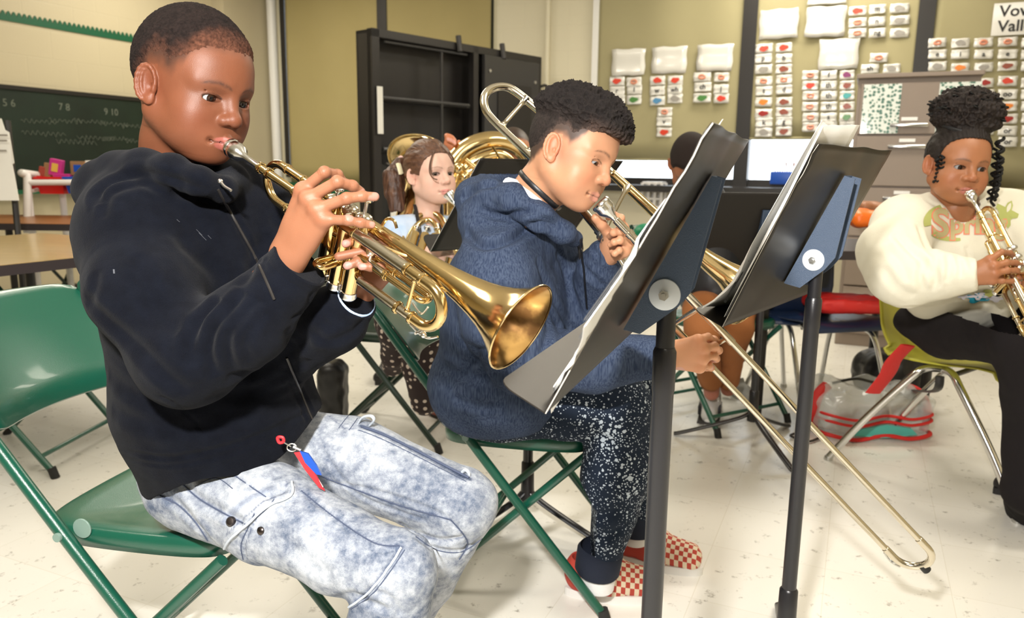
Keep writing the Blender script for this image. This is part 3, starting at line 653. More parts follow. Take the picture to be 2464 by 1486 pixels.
# ------------------------------------------------------------------ folding chairs
M['green'] = mat('green_enamel', (.006, .085, .052), .28, spec=.6, coat=.3, bump=.15, bscale=700); M['rubber'] = mat('black_rubber', (.015, .015, .015), .6)
M['greend'] = mat('dark_green_enamel', (.010, .028, .018), .35, spec=.5)
M['satin0'] = mat('clear_nylon_washer', (.20, .30, .26), .35)
def hitp(x, y, p0, n): v = at(x, y, 1.0)-CAM; return CAM+v*(((np.asarray(p0)-CAM)@n)/(v@n))
def folding_chair(x, y, yaw, label, green=None, group='green folding chairs'):
    g = green or M['green']
    t = thing('folding_chair', label, 'chair', (x, y, 0), yaw, group)
    k = dict(parent=t, world=False); w_ = .205
    fa = V3(.235, 0, .012); pv = V3(-.115, 0, .44); tp = pv+(pv-fa)/(.44)*.33
    for s in (-1, 1):
        o_ = V3(0, s*w_, 0)
        P = spline([fa+o_, pv+o_, tp+o_*.98+V3(.01, 0, 0), tp+o_*.96+V3(-.005, 0, .05)], 8)
        MB().tube(P, .0115, 14).build('front_leg', g, **k)
        MB().tube([V3(.175, s*(w_-.026), .415), V3(-.235, s*(w_-.026), .012)], .0105, 14).build('rear_leg', g, **k)
        MB().tube([fa+o_-V3(0, 0, .012), fa+o_+V3(-.012, 0, .025)], .0145, 12).build('foot_cap', M['rubber'], **k)
        MB().tube([V3(-.247, s*(w_-.026), 0), V3(-.222, s*(w_-.026), .025)], .0135, 12).build('foot_cap', M['rubber'], **k)
        MB().disc(pv+o_+V3(0, s*.013, 0), (0, 1, 0), .008, .006, 14).disc(pv+V3(.028, s*(w_-.0125), .008), (0, 1, 0), .018, .003, 20).build('pivot_washer', M['satin0'], **k)
        MB().disc(V3(.020, s*(w_-.013), .268), (0, 1, 0), .007, .034, 12).build('rivet', g, **k)
    MB().tube([V3(.18, -w_, .07), V3(.18, w_, .07)], .008, 10).build('crossbar', g, **k); MB().tube([V3(-.10, -w_+.03, .147), V3(-.10, w_-.03, .147)], .008, 10).build('crossbar', g, **k); MB().tube([V3(-.19, -w_+.03, .057), V3(-.19, w_-.03, .057)], .008, 10).build('crossbar', g, **k)
    # seat pan: rounded trapezoid, dished, with a rolled rim
    pr = [(.19, 0), (.185, .10), (.165, .155), (.12, .178), (0, .188), (-.12, .186), (-.175, .165), (-.195, .11), (-.2, 0)]
    out = [(a, b) for a, b in pr]+[(a, -b) for a, b in pr[::-1][1:-1]]
    P = spline([(a, b, 0) for a, b in out], 5, True); m_ = len(P); V = []; Fc = []
    ring = [(1.0, -.030), (1.008, -.012), (1.0, 0.002), (.965, .006), (.8, 0.001), (.5, -.007), (.2, -.010)]
    for s_, z in ring: V += [(p[0]*s_, p[1]*s_, .442+z-.03*max(0, -p[0]*s_)*0) for p in P]
    V.append((0, 0, .432)); c = len(V)-1
    for r in range(len(ring)-1):
        for i in range(m_): j = (i+1) % m_; Fc.append((r*m_+i, r*m_+j, (r+1)*m_+j, (r+1)*m_+i))
    for i in range(m_): Fc.append(((len(ring)-1)*m_+i, (len(ring)-1)*m_+(i+1) % m_, c))
    o = mesh_obj('seat', V, Fc, g, t, True, False); o.modifiers.new('s', 'SOLIDIFY').thickness = .0015
    # backrest: curved panel with rolled top
    V = []; Fc = []; n = 22; prof = [(.605, .0), (.61, .008), (.66, .010), (.74, .006), (.80, 0), (.812, -.006), (.812, -.018), (.805, -.02)]
    for i in range(n+1):
        u = -1+2*i/n; cur = -.050*(1-u*u); e = 1-max(0, abs(u)-.85)/.15
        for z, o_ in prof:
            zz = .71+(z-.71)*(.72+.28*math.sqrt(max(0, 1-(max(0, abs(u)-.75)/.25)**2*.9)))
            xb = pv[0]-(zz-.44)*.795+.012+cur+o_
            V.append((xb, u*w_*.985, zz))
    m_ = len(prof)
    for i in range(n):
        for j in range(m_-1): a = i*m_+j; Fc.append((a, a+m_, a+m_+1, a+1))
    o = mesh_obj('backrest', V, Fc, g, t, True, False); o.modifiers.new('s', 'SOLIDIFY').thickness = .002
    return t
CH1 = (-.619, 1.416, -.215); CH2 = (.054, 1.929, -.228)
folding_chair(*CH1, 'green folding chair the boy with the black hoodie sits on, at left')
folding_chair(*CH2, 'green folding chair the boy with the trombone sits on')
# the chair standing behind, at the left: only its legs show below the other backrest
pz = onz(178, 1140)
folding_chair(pz[0]-.26, pz[1]+.19, math.radians(-5), 'green folding chair whose legs show at the left, in front of the light table')
# girl's chair in the middle and the far ones
pz = onz(1062, 1088); folding_chair(pz[0]-.19, pz[1]+.24, -.22, 'dark green folding chair under the girl with the ponytail', M['greend'])
pz = onz(1802, 1018); folding_chair(pz[0]-.12, pz[1]+.12, math.radians(-60), 'green folding chair under the child in orange-brown trousers')
folding_chair(*(onz(60, 560, .45)[:2]+V3(0, .5, 0)[:2]), 2.4, 'dark folding chair backrest nearest the brown table at far left', M['greend'], 'dark folding chairs at the brown table')
folding_chair(-2.75, 5.0, -1.7, 'dark folding chair across the brown table, below the red bins', M['greend'], 'dark folding chairs at the brown table')
# ------------------------------------------------------------------ music stands
M['desk'] = mat('desk_black_enamel', (.017, .0145, .012), .36, spec=.26, bump=.12, bscale=900); M['tube'] = mat('black_tube', (.013, .013, .016), .3, spec=.6, bump=.08, bscale=600)
M['brk'] = mat('bracket_flash_blue', (.045, .078, .14), .42, spec=.7, bump=.5, bscale=900); M['page'] = mat('sheet_music_paper', (.86, .86, .84), .5)  # bracket: blue gloss of the flash put into its base colour
M['satin'] = mat('satin_aluminium', (.80, .86, .93), .42, .35); M['worn'] = mat('worn_edge', (.5, .47, .42), .6)
def stand(bottom, yaw, tilt, label, disc_px, plate_px, pole_xy=None, w_=.5, h_=.34, wrinkle=1.0, rot=0.3):
    W = V3(math.cos(yaw), math.sin(yaw), 0); N = V3(math.sin(yaw), -math.cos(yaw), 0); H_ = Z*math.cos(tilt)+N*math.sin(tilt); B = np.cross(W, H_)
    if B@N < 0: B = -B                                    # away from the reader
    b0 = np.asarray(bottom, float); p0 = b0-W*.022
    dc = hitp(*disc_px, p0, W) if disc_px else b0+H_*.14+B*.05-W*.022
    base = dc+W*.022; base = V3(base[0], base[1], 0)
    t = thing('music_stand', label, 'music stand', base, group=None)
    # desk sheet
    V = []; Fc = []; nu, nv = 24, 30; rr = random.Random(int(yaw*100))
    def sheet(u, v):
        top = max(0, (v-.62)/.38); f_o = wrinkle*(.010*top*math.sin(v*38)*(.4+.6*math.sin(u*4+1))+.006*top*math.sin(u*17)-.004*top**2+(.022*top*abs(math.sin((u-.62)*3.3))))
        edge = .004*math.sin(v*31)*top*wrinkle
        uu = u; wv = w_*(.5 if 1 else 0)
        return b0+W*((uu-.5)*w_+(edge if u < .03 else 0))+H_*(v*h_+(.006*top*math.sin(u*14)*wrinkle if v > .97 else 0))+B*(f_o)
    for i in range(nu+1):
        for j in range(nv+1): V.append(sheet(i/nu, j/nv))
    for i in range(nu):
        for j in range(nv): a = i*(nv+1)+j; Fc.append((a, a+nv+1, a+nv+2, a+1))
    o = mesh_obj('desk', V, Fc, M['desk'], t); o.modifiers.new('s', 'SOLIDIFY').thickness = .0018
    lipd = .062; L0 = b0; c = .02
    sg = -B*math.cos(.08)+H_*math.sin(.08)*0
    P = [L0-W*w_/2, L0+W*w_/2]+[L0+W*(w_/2-c+c*math.cos(a))+sg*(lipd-c+c*math.sin(a)) for a in np.linspace(0, math.pi/2, 6)]+[L0-W*(w_/2-c+c*math.sin(a))+sg*(lipd-c+c*math.cos(a)) for a in np.linspace(0, math.pi/2, 6)]
    MB().poly(P, np.cross(W, sg), .0016).build('lip', M['desk'], t, smooth=False)
    e = MB(); e.tube([sheet(0, v/20) for v in range(21)], .0007, 5); e.build('worn_rim', M['worn'], t)
    # bracket: two cheek plates and a web
    if plate_px: PP = [hitp(x, y, p0, W) for x, y in plate_px]
    else: PP = [b0+H_*.27+B*.004, b0+H_*.27+B*.016, b0+H_*.12+B*.075, b0+H_*.07+B*.06, b0+H_*.06+B*.004]; PP = [p-W*.022 for p in PP]
    k = MB(); k.poly(PP, W, .003); k.poly([p+W*.044 for p in PP], W, .003); k.build('bracket', M['brk'], t, smooth=False)
    k = MB(); q = [p-W*.002 for p in PP]; m_ = len(PP)
    k.add(np.array([PP[0]-W*.001, PP[0]+W*.045, PP[-1]+W*.045, PP[-1]-W*.001]), [(0, 1, 2, 3)]); k.build('bracket_web', M['brk'], t, smooth=False).modifiers.new('s', 'SOLIDIFY').thickness = .003
    dk = MB().lathe([(0, 0), (.0195, 0), (.0205, .001), (.0200, .0025), (.012, .0045), (0, .005)], dc-W*.0015, -W, 40).build('washer_disc', M['satin'], t)
    n6 = [dc-W*.009+nrm(H_)*.0068*math.cos(a+.3)+B*.0068*math.sin(a+.3) for a in np.arange(6)*math.pi/3]
    MB().poly(n6, W, .006).disc(dc-W*.013, W, .0035, .006, 14).build('hex_nut', M['steel'], dk, smooth=True)
    MB().disc(dc+W*.046, W, .02, .004, 28).build('washer_disc', M['chrome'], t)
    # pole
    zt = dc[2]-.022
    MB().tube([base+Z*(zt+.03), base+Z*(zt-.06)], .0125, 24).tube([base+Z*(zt+.004), base+Z*(zt-.0)], .0135, 24).build('inner_tube', M['tube'], t)
    MB().lathe([(.013, zt-.052), (.0155, zt-.058), (.0155, zt-.11), (.0145, zt-.115), (.0145, .16)], base, Z, 28).build('outer_tube', M['tube'], t)
    MB().lathe([(.0150, .225), (.0185, .22), (.0195, .15), (.021, .10), (.010, .095)], base, Z, 28).build('collar', M['tube'], t)
    for i in range(3):
        a = rot+i*2*math.pi/3; d = V3(math.cos(a), math.sin(a), 0)
        P = spline([base+Z*.13+d*.012, base+Z*.105+d*.05, base+Z*.06+d*.16, base+Z*.018+d*.275, base+Z*.012+d*.30], 6)
        MB().tube(P, .013, 12, sx=.55, ref=(0, 0, 1)).build('leg', M['tube'], t)
    return dict(t=t, W=W, H=H_, B=B, b=b0, N=N, dc=dc)
S1 = stand((.125, 1.023, .819), math.radians(69.5), math.radians(27), 'black music stand nearest the camera, in front of the trombone player', (1600, 708), [(1713, 423), (1738, 430), (1660, 705), (1632, 738), (1540, 803), (1500, 792)], rot=2.0, wrinkle=.16)
S2 = stand((.521, 1.512, .807), math.radians(52.2), math.radians(23.2), 'second black music stand with pages, its bent desk level with the filing cabinet', (1958, 625), [(2036, 424), (2058, 430), (2010, 620), (1985, 648), (1925, 692), (1890, 682)], rot=1.25, wrinkle=.2)
# sheet music on the two stands
def page(sd, px, edge_px, long_, short_, label, off_=.006, name='sheet_music', curl=0.0, over=.8, notes=True):
    """page whose visible corner sits at px, one edge running towards edge_px, standing before the desk"""
    p0 = sd['b']-sd['B']*off_; c = hitp(*px, p0, sd['B']); e = nrm(hitp(*edge_px, p0, sd['B'])-c); s = np.cross(sd['B'], e); s = s if s@sd['W'] > 0 else -s
    V = []; Fc = []; n = 16
    for i in range(n+1):
        for j in range(n+1):
            a, b_ = i/n*long_, (j/n)**1.6*short_; V.append(c+e*a+s*b_-sd['B']*(curl*max(0, .25-i/n)**2*16+.0008*math.sin(j)))
            ov = min(.010, max(0.0, -.25-float((V[-1]-sd['b'])@sd['W']))); V[-1] = V[-1]+sd['B']*(over*ov)
    for i in range(n):
        for j in range(n): a = i*(n+1)+j; Fc.append((a, a+n+1, a+n+2, a+1))
    o = mesh_obj(name, np.array(V), Fc, M['page'], None, True); o.data.transform(Matrix.Translation(Vector(-c))); o.location = Vector(c); o.modifiers.new('s', 'SOLIDIFY').thickness = .0006
    tag(o, label, 'sheet music')
    if notes:
        mb = MB(); R = np.stack([e, s, sd['B']], 1); rr = random.Random(5)
        for k in range(5):
            b_ = .03+k*.04
            for q in range(5): mb.box(c+e*long_*.5+s*(b_+q*.0016)-sd['B']*.0012*0+sd['B']*.0010, (long_*.86, .0003, .0003), R)
            for q in range(12):
                a = .03+q*.018*long_/.25
                mb.disc(c+e*a+s*(b_+rr.random()*.006)+sd['B']*.0011, sd['B'], .0012, .0005, 8)
                mb.disc(c+e*a+s*(b_+rr.random()*.006)-sd['B']*.0011, sd['B'], .0012, .0005, 8)
        for k in range(5):
            b_ = .03+k*.04
            for q in range(5): mb.box(c+e*long_*.5+s*(b_+q*.0016)-sd['B']*.0010, (long_*.86, .0003, .0003), R)
        mb.build('printed_notes', M['ink'], o, smooth=False)
    return o
page(S1, (1390, 772), (1528, 580), .30, .22, 'printed sheet music leaning out left of the nearest music stand')
page(S1, (1332, 930), (1420, 800), .17, .12, 'white page slipped down onto the lip of the nearest music stand', off_=.012, notes=False)
page(S2, (1712, 757), (1930, 372), .36, .24, 'stack of white pages curling at the bottom on the second music stand', off_=.020, curl=.03)
page(S2, (1742, 762), (1938, 362), .35, .22, 'white page lying directly on the bent desk of the second music stand', off_=.006, notes=False)
# stands further back
pb_ = onz(1765, 1050); 
stand((pb_[0]+.05, pb_[1]+.02, .69), math.radians(-4), math.radians(28), 'black music stand far back between the two front stands', None, None, wrinkle=0, rot=-1.35)
stand((-.029, 2.247, .845), math.radians(38.2), math.radians(42.8), 'black music stand behind the trombone player, facing the ponytail girl', None, None, wrinkle=0, rot=1.57)
# ------------------------------------------------------------------ tables at the left
M['maple'] = mat('maple_laminate', (.50, .36, .16), .3, var=.18, vscale=5, stretch=(1, 14, 1), coat=.3); M['edge'] = mat('dark_edge', (.03, .022, .025), .5); M['brownt'] = mat('brown_tabletop', (.33, .13, .035), .35, var=.2, vscale=4, stretch=(1, 8, 1))
def table(corners, z, m, label, th=.035, cat='table'):
    P = [V3(c[0], c[1], z-th/2) for c in corners]; ctr = sum(P)/4
    t = thing('classroom_table', label, cat, (ctr[0], ctr[1], 0))
    MB().poly([p+Z*.0 for p in P], Z, th).build('tabletop', M['edge'], t, smooth=False)
    MB().poly([ctr+(p-ctr)*.998+Z*(th/2+.001) for p in P], Z, .002).build('laminate', m, t, smooth=False)
    for p in P:
        q = ctr+(p-ctr)*.86; MB().tube([V3(q[0], q[1], z-th), V3(q[0], q[1], 0)], .02, 10).build('leg', M['blackf'], t)
    return t
n0, n1 = onz(0, 639, .74), onz(192, 619, .74); d_ = nrm(n1-n0); fz = onz(100, 561, .74); per = V3(-d_[1], d_[0], 0); dep = (fz-n0)@per
table([n0-d_*.9, n0+d_*.75, n0+d_*.75+per*dep, n0-d_*.9+per*dep], .74, M['maple'], 'light maple table with a dark edge behind the left folding chair')
a_, b_ = onz(60, 512, .74), onz(190, 540, .74)
c_ = onz(75, 492, .74); 
table([V3(-3.15, 4.1, 0), V3(-2.2, 4.1, 0), V3(-2.2, 4.75, 0), V3(-3.15, 4.75, 0)], .74, M['brownt'], 'brown table under the chalkboard with small items on it')
# ------------------------------------------------------------------ bin rack at the left wall
M['redp'] = mat('red_plastic', (.65, .012, .012), .35); M['bluep'] = mat('blue_plastic', (.01, .08, .45), .35); M['whitep'] = mat('white_plastic_tube', (.82, .8, .78), .3)
dR = 4.6
def R_at(x, y): return at(x, y, dR)
rk = thing('bin_rack', 'white tube rack holding red and blue plastic bins under the chalkboard', 'rack', (R_at(120, 430)[0], R_at(120, 430)[1], 0))
g = MB(); pA = R_at(62, 415); pA2 = R_at(62, 468); pC = R_at(260, 442)
g.tube(spline([R_at(66, 560), R_at(66, 440), R_at(64, 422), R_at(56, 416), R_at(50, 430)-V3(0, -.35, 0)], 5), .022, 10)
g.tube([R_at(66, 439), R_at(300, 438)], .017, 10); g.tube([R_at(66, 462)+V3(0, .3, 0), R_at(300, 462)+V3(0, .3, 0)], .017, 10); g.tube([R_at(40, 454)+V3(0, .3, 0), R_at(66, 462)], .012, 8)
p = R_at(66, 440); g.tube([V3(p[0], p[1], 0), p], .02, 10); g.tube([V3(p[0], p[1]+.35, 0), V3(p[0], p[1]+.35, p[2])], .02, 10)
p = R_at(300, 440); g.tube([V3(p[0], p[1], 0), p], .02, 10)
g.build('tube_frame', M['whitep'], rk)
def bin_(x0, x1, y0, y1, m, label, dy=.04):
    a, b, c = R_at(x0, y0), R_at(x1, y0), R_at(x0, y1); w_ = b[0]-a[0]; h_ = a[2]-c[2]; o = (a+b)/2+V3(0, dy, 0)
    V = []; Fc = []
    for (s, z) in [(.88, 0), (1, h_), (1.06, h_), (1.06, h_+.012), (.97, h_+.012), (.86, .01)]:
        for sx, sy in [(-1, 0), (1, 0), (1, 1), (-1, 1)]: V.append((o[0]+sx*w_/2*s, o[1]+(sy-.5)*.34*s+.17, c[2]+z))
    for r in range(5):
        for i in range(4): j = (i+1) % 4; Fc.append((r*4+i, r*4+j, r*4+4+j, r*4+4+i))
    Fc += [(3, 2, 1, 0), (20, 21, 22, 23)]
    o_ = mesh_obj('storage_bin', np.array(V), Fc, m, None, False); tag(o_, label, 'bin'); return o_
bin_(75, 140, 430, 467, M['redp'], 'red plastic bin in the white rack, beside the white chart'); bin_(146, 215, 430, 466, M['bluep'], 'bright blue plastic bin at the right of the white rack', .03)
bin_(40, 64, 428, 462, M['redp'], 'red plastic bin at the left end of the white rack', .12)
def crate(px, py, w_, h_, m, label, name='small_box', cat='box', d=dR, tilt=0, extra=None):
    c = at(px, py, d)+V3(0, .15, 0); R = np.array(Matrix.Rotation(tilt, 3, 'Y')); o = MB().box(c, (w_, w_*.5, h_), R, .004).build(name, m, None, smooth=False); o.data.transform(Matrix.Translation(Vector(-c))); o.location = Vector(c)
    if extra: MB().box(c+V3(0, -w_*.25-.002, 0), (w_*.5, .003, h_*.5), R).build('printed_panel', extra, o, smooth=False)
    return tag(o, label, cat)
mg = mat('magenta_card', (.55, .03, .25), .5); ye = mat('yellow_card', (.75, .5, .08), .5); br_ = mat('brown_card', (.3, .16, .07), .6); oc = mat('dark_red_card', (.35, .05, .03), .6)
crate(101, 403, .075, .10, mg, 'magenta and yellow box tilted in the red bin', tilt=.2, extra=ye); crate(80, 410, .045, .09, br_, 'small brown packet beside the magenta box', tilt=.15)
crate(118, 425, .10, .03, mg, 'flat magenta packet lying on top of the red bin'); crate(66, 415, .04, .07, oc, 'dark red packet leaning at the left rim of the red bin', tilt=.2)
crate(158, 405, .09, .085, br_, 'brown printed carton standing in the blue bin', extra=M['bluep']); crate(185, 402, .05, .08, M['paper'], 'white carton behind the black hood, in the blue bin')
crate(178, 482, .06, .045, mat('lilac', (.5, .4, .6), .5), 'lilac and blue box on the brown table', extra=M['bluep'], d=4.4)
# easel chart at the left edge
e = thing('easel_chart', 'white paper chart on an easel cut by the left picture edge', 'easel', (at(0, 400, 3.6)[0], at(0, 400, 3.6)[1], 0))
P = [at(-90, 280, 3.7), at(3, 285, 3.6), at(12, 312, 3.6), at(22, 318, 3.6), at(34, 392, 3.58), at(30, 396, 3.58), at(46, 482, 3.55), at(-90, 482, 3.55)]
MB().poly(P, (0.2, -1, 0), .006).build('chart_paper', M['paper'], e, smooth=False)
l = MB(); 
for (x, y) in [(5, 325), (4, 338), (3, 362)]: l.box(at(x, y, 3.57), (.05, .003, .008))
l.build('chart_print', PC['grey'], e, smooth=False)
for px in (-80, 30): q = at(px, 482, 3.6); MB().tube([at(px*.6, 290, 3.65), V3(q[0], q[1], 0)], .014, 8).build('leg', M['blackf'], e)
# blue bin with pencils and white basket on the ledge
def zsurf(px, py, out): t, z = wt(px, py, out); return bw(t, z, out)
c = zsurf(1888, 428, .16); bb = MB().box(c, (.20, .12, .095), RB, .01).build('pencil_bin', M['bluep'], None); tag(bb, 'blue plastic bin holding pencils on the dark window ledge', 'bin')
rr = random.Random(3); pm = [PC['brown'], PC['grey'], PC['green'], PC['red'], M['white']]
for i in range(9):
    p = c+U2*(-.07+i*.017)+Z*.04; q = MB().tube([p, p+Z*.075+U2*rr.uniform(-.01, .01)], .0042, 6).build('pencil', pm[i % 5], None)
    tag(q, ['brown', 'grey', 'green', 'red', 'white'][i % 5]+' pencil in the blue ledge bin, '+['leftmost', 'second from the left', 'third from the left', 'fourth from the left', 'in the middle', 'fourth from the right', 'third from the right', 'second from the right', 'rightmost'][i], 'pencil', 'pencils in the blue bin')
def basket(px, py, w_, h_):
    c = zsurf(px, py, .10); t = thing('plastic_basket', 'white slotted plastic basket below the window behind the trombone', 'basket', c-Z*h_/2)
    b = MB(); 
    for z in (-1, -.33, .33, 1): b.box(c+Z*z*h_/2, (w_, .14, .02), RB)
    for a in (-1, -.33, .33, 1): b.box(c+U2*a*w_/2+NB*.07, (.022, .012, h_), RB); b.box(c+U2*a*w_/2-NB*.07, (.022, .012, h_), RB)
    b.build('basket_body', M['whitep'], t, smooth=False)
basket(1573, 468, .16, .19)
# ------------------------------------------------------------------ brass instruments
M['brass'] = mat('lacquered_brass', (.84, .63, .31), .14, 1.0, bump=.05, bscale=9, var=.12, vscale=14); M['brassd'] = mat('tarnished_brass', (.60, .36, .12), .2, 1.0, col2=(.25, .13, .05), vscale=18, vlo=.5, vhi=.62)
M['silver'] = mat('silver_plate', (.88, .87, .84), .19, 1.0); M['nickel'] = mat('nickel_slide', (.72, .66, .54), .17, 1.0, bump=.05, bscale=12)
def trumpet(O, A, Vt, label, name='trumpet', bell=None, sc=1.0):
    br = M['brass']; A = nrm(A)
    if bell is not None:
        for _ in range(8):
            Vd = nrm(np.asarray(Vt)-A*(np.asarray(Vt)@A)); L = np.cross(A, Vd); L = L if L[1] > 0 else -L; A = nrm(np.asarray(bell)-L*.036*sc-np.asarray(O))
    Vd = nrm(np.asarray(Vt)-A*(np.asarray(Vt)@A)); L = np.cross(A, Vd)
    fw = V3(0, 1, 0)
    if L@fw < 0: L = -L
    O = np.asarray(O, float); P = lambda a, v, l: O+(A*a+Vd*v+L*l)*sc
    t = thing(name, label, 'trumpet', P(.25, .05, .02))
    S_ = sc
    MB().lathe([(.0040*S_, .004*S_), (.009*S_, .001*S_), (.0130*S_, -.0005*S_), (.0145*S_, .002*S_), (.0143*S_, .005*S_), (.0132*S_, .007*S_), (.0142*S_, .011*S_), (.0140*S_, .018*S_), (.0118*S_, .026*S_), (.0072*S_, .031*S_), (.0062*S_, .034*S_), (.0047*S_, .037*S_), (.0049*S_, .060*S_), (.0055*S_, .088*S_)], O, A, 36).build('mouthpiece', M['silver'], t)
    R = lambda a, r1, v=0, l=0, w_=.006: [(P(a, v, l), r1, w_)]
    lp = MB().tube([P(a, 0, 0) for a in (.072, .10, .2, .29)], [r*S_ for r in (.0068, .0062, .0062, .0064)], 16)
    lp.build('leadpipe', br, t)
    def ring(a, v, l, r, w_=.006, ax=None): MB().lathe([(r*.86*S_, -w_*S_/2), (r*S_, -w_*S_*.4), (r*1.05*S_, 0), (r*S_, w_*S_*.4), (r*.86*S_, w_*S_/2)], P(a, v, l), A if ax is None else ax, 20).build('ferrule', br, t)
    for a in (.072, .090, .150): ring(a, 0, 0, .0085)
    # main tuning slide
    ts = MB(); bow = [P(.415+.031*math.sin(q), .031-.031*math.cos(q), 0) for q in np.linspace(0, math.pi, 16)]
    ts.tube([P(.30, 0, 0), P(.415, 0, 0)], .0072*S_, 16).tube([P(.40, 0, 0)]+bow+[P(.40, .062, 0)], .0080*S_, 16)
    ts.build('tuning_slide', br, t)
    MB().tube([P(.275, 0, 0), P(.375, 0, 0)], .0084*S_, 16).tube([P(.30, .062, 0), P(.405, .062, 0)], .0068*S_, 16).build('slide_sleeve', M['nickel'], t)
    for a, v in ((.275, 0), (.375, 0), (.402, 0), (.375, .062), (.402, .062)): ring(a, v, 0, .0092)
    lw_ = MB().tube(spline([P(.405, .062, 0), P(.33, .062, 0), P(.30, .062, .002), P(.288, .064, .010), P(.283, .066, .018)], 6), .0062*S_, 14); lw_.build('lower_leg', br, t)
    MB().tube([P(.392, .004, -.001), P(.392, .058, -.001)], .0028*S_, 10).ball(P(.392, .007, -.001), .0045*S_).ball(P(.392, .055, -.001), .0045*S_).build('slide_brace', br, t)
    # bell with rear bow
    bl = .036; prof = [(.085, .0060), (.16, .0062), (.20, .0068), (.25, .0078), (.30, .0094), (.35, .0118), (.39, .0145), (.42, .0172), (.45, .0212), (.475, .0262), (.495, .0320), (.512, .0395), (.525, .0470), (.535, .0540), (.541, .0590), (.544, .0615)]
    rb = [P(.078-.031*math.sin(q), .031+.031*math.cos(q), bl) for q in np.linspace(0, math.pi, 16)]
    PP = [P(.215, .062, bl*.6), P(.18, .062, bl*.9), P(.14, .062, bl)]+rb; rr = [.0058]*3+[.0058+.0003*i/16 for i in range(16)]
    PP += [P(a, 0, bl) for a, r in prof[1:]]; rr += [r for a, r in prof[1:]]
    b = MB().tube(PP, [r*S_ for r in rr], 40, cap=False); bo = b.build('bell', br, t, flat_angle=80); bo.modifiers.new('s', 'SOLIDIFY').thickness = .0006
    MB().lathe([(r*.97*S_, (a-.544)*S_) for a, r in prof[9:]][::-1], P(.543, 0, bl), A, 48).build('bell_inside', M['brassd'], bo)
    MB().tube([P(.5435, 0, bl)+(Vd*math.cos(q)+L*math.sin(q))*.0615*S_ for q in np.linspace(0, 2*math.pi, 48, endpoint=False)], .0013*S_, 8, closed=True).build('bell_rim', br, bo)
    for a in (.088, .125): ring(a, 0, bl, .0078); ring(a+.01, .062, bl, .0078)
    # braces
    MB().tube(spline([P(.135, 0, 0), P(.14, .004, .012), P(.155, -.002, .024), P(.16, 0, bl)], 6), .0022*S_, 8).build('brace', br, t)
    MB().tube(spline([P(.300, 0, 0), P(.315, 0, .010), P(.345, 0, .022), P(.355, 0, bl-.008)], 6), .0022*S_, 8).build('brace', br, t)
    # valves
    for i, a in enumerate((.213, .241, .269)):
        vc = lambda v: P(a, v, .018)
        c = MB().lathe([(.0095*S_, -.014*S_), (.0112*S_, -.013*S_), (.0112*S_, .110*S_), (.0095*S_, .110*S_)], vc(0), Vd, 28).build('valve_casing', br, t)
        MB().lathe([(0, -.0225*S_), (.006*S_, -.0225*S_), (.0112*S_, -.020*S_), (.0124*S_, -.018*S_), (.0124*S_, -.012*S_), (.0108*S_, -.011*S_)], vc(0), Vd, 28).build('top_cap', M['nickel'], c)
        MB().lathe([(.0108*S_, .104*S_), (.0124*S_, .105*S_), (.0124*S_, .111*S_), (.0132*S_, .113*S_), (.0124*S_, .116*S_), (.0085*S_, .119*S_), (.004*S_, .121*S_), (0, .121*S_)], vc(0), Vd, 28).build('bottom_cap', M['silver'], c)
        up = .046 if i == 2 else .034
        MB().tube([vc(-.02), vc(-up)], .0026*S_, 10).build('stem', M['steel'], c)
        MB().lathe([(0, -.0035*S_), (.006*S_, -.0035*S_), (.0085*S_, -.0022*S_), (.0090*S_, 0), (.0082*S_, .0015*S_), (.0055*S_, .0025*S_), (.003*S_, .006*S_), (0, .006*S_)], vc(-up), Vd, 24).build('finger_button', M['silver'], c)
    MB().tube([P(.213, .035, .018), P(.241, .03, .018)], .0062*S_, 12).tube([P(.241, .052, .018), P(.269, .058, .018)], .0062*S_, 12).tube([P(.213, .07, .018), P(.269, .075, .018)], .004*S_, 10).build('crossover_tube', br, t)
    # third slide
    def slide3(l): return [P(.272, .034, .018+l), P(.30, .036, .018+l), P(.375, .036, .018+l)]
    s3 = MB(); bw_ = [P(.398+.009*math.sin(q), .036, .018-.009*math.cos(q)-.0) for q in np.linspace(0, math.pi, 10)]
    s3.tube([P(.272, .036, .009), P(.388, .036, .009)]+bw_+[P(.272, .036, .027)], .0050*S_, 12)
    s3.tube([P(.285, .036, .009), P(.34, .036, .009)], .0062*S_, 14).tube([P(.285, .036, .027), P(.34, .036, .027)], .0062*S_, 14)
    s3.build('third_valve_slide', br, t)
    MB().tube([P(.305, .030, .006), P(.305, .016, .006)], .0024*S_, 10).lathe([(0, 0), (.004*S_, 0), (.0055*S_, .002*S_), (.004*S_, .005*S_), (0, .005*S_)], P(.305, .014, .006), Vd, 14).build('stop_screw', M['silver'], t)
    MB().box(P(.318, .030, .006), (.03*S_, .006*S_, .006*S_), np.stack([A, Vd, L], 1), .001).build('slide_stop', M['nickel'], t)
    MB().tube([P(.300, .020, .014)+(A*math.cos(q)+Vd*math.sin(q))*.0105*S_ for q in np.linspace(0, 2*math.pi, 22, endpoint=False)], .0016*S_, 8, closed=True).build('finger_ring', br, t)
    # first slide and second slide
    b1 = [P(.150-.009*math.sin(q), .047-.009*math.cos(q)*0, .018-.009*math.cos(q)) for q in np.linspace(0, math.pi, 9)]
    MB().tube([P(.213, .047, .009)]+b1+[P(.213, .047, .027)], .0052*S_, 12).tube([P(.213, .047, .009), P(.172, .047, .009)], .0066*S_, 14).build('first_valve_slide', br, t)
    b2 = [P(.241+.008*math.cos(q), .065, -.018-.008*math.sin(q)) for q in np.linspace(0, math.pi, 9)]
    MB().tube([P(.249, .065, .01)]+b2+[P(.233, .065, .01)], .0048*S_, 12).build('second_valve_slide', br, t)
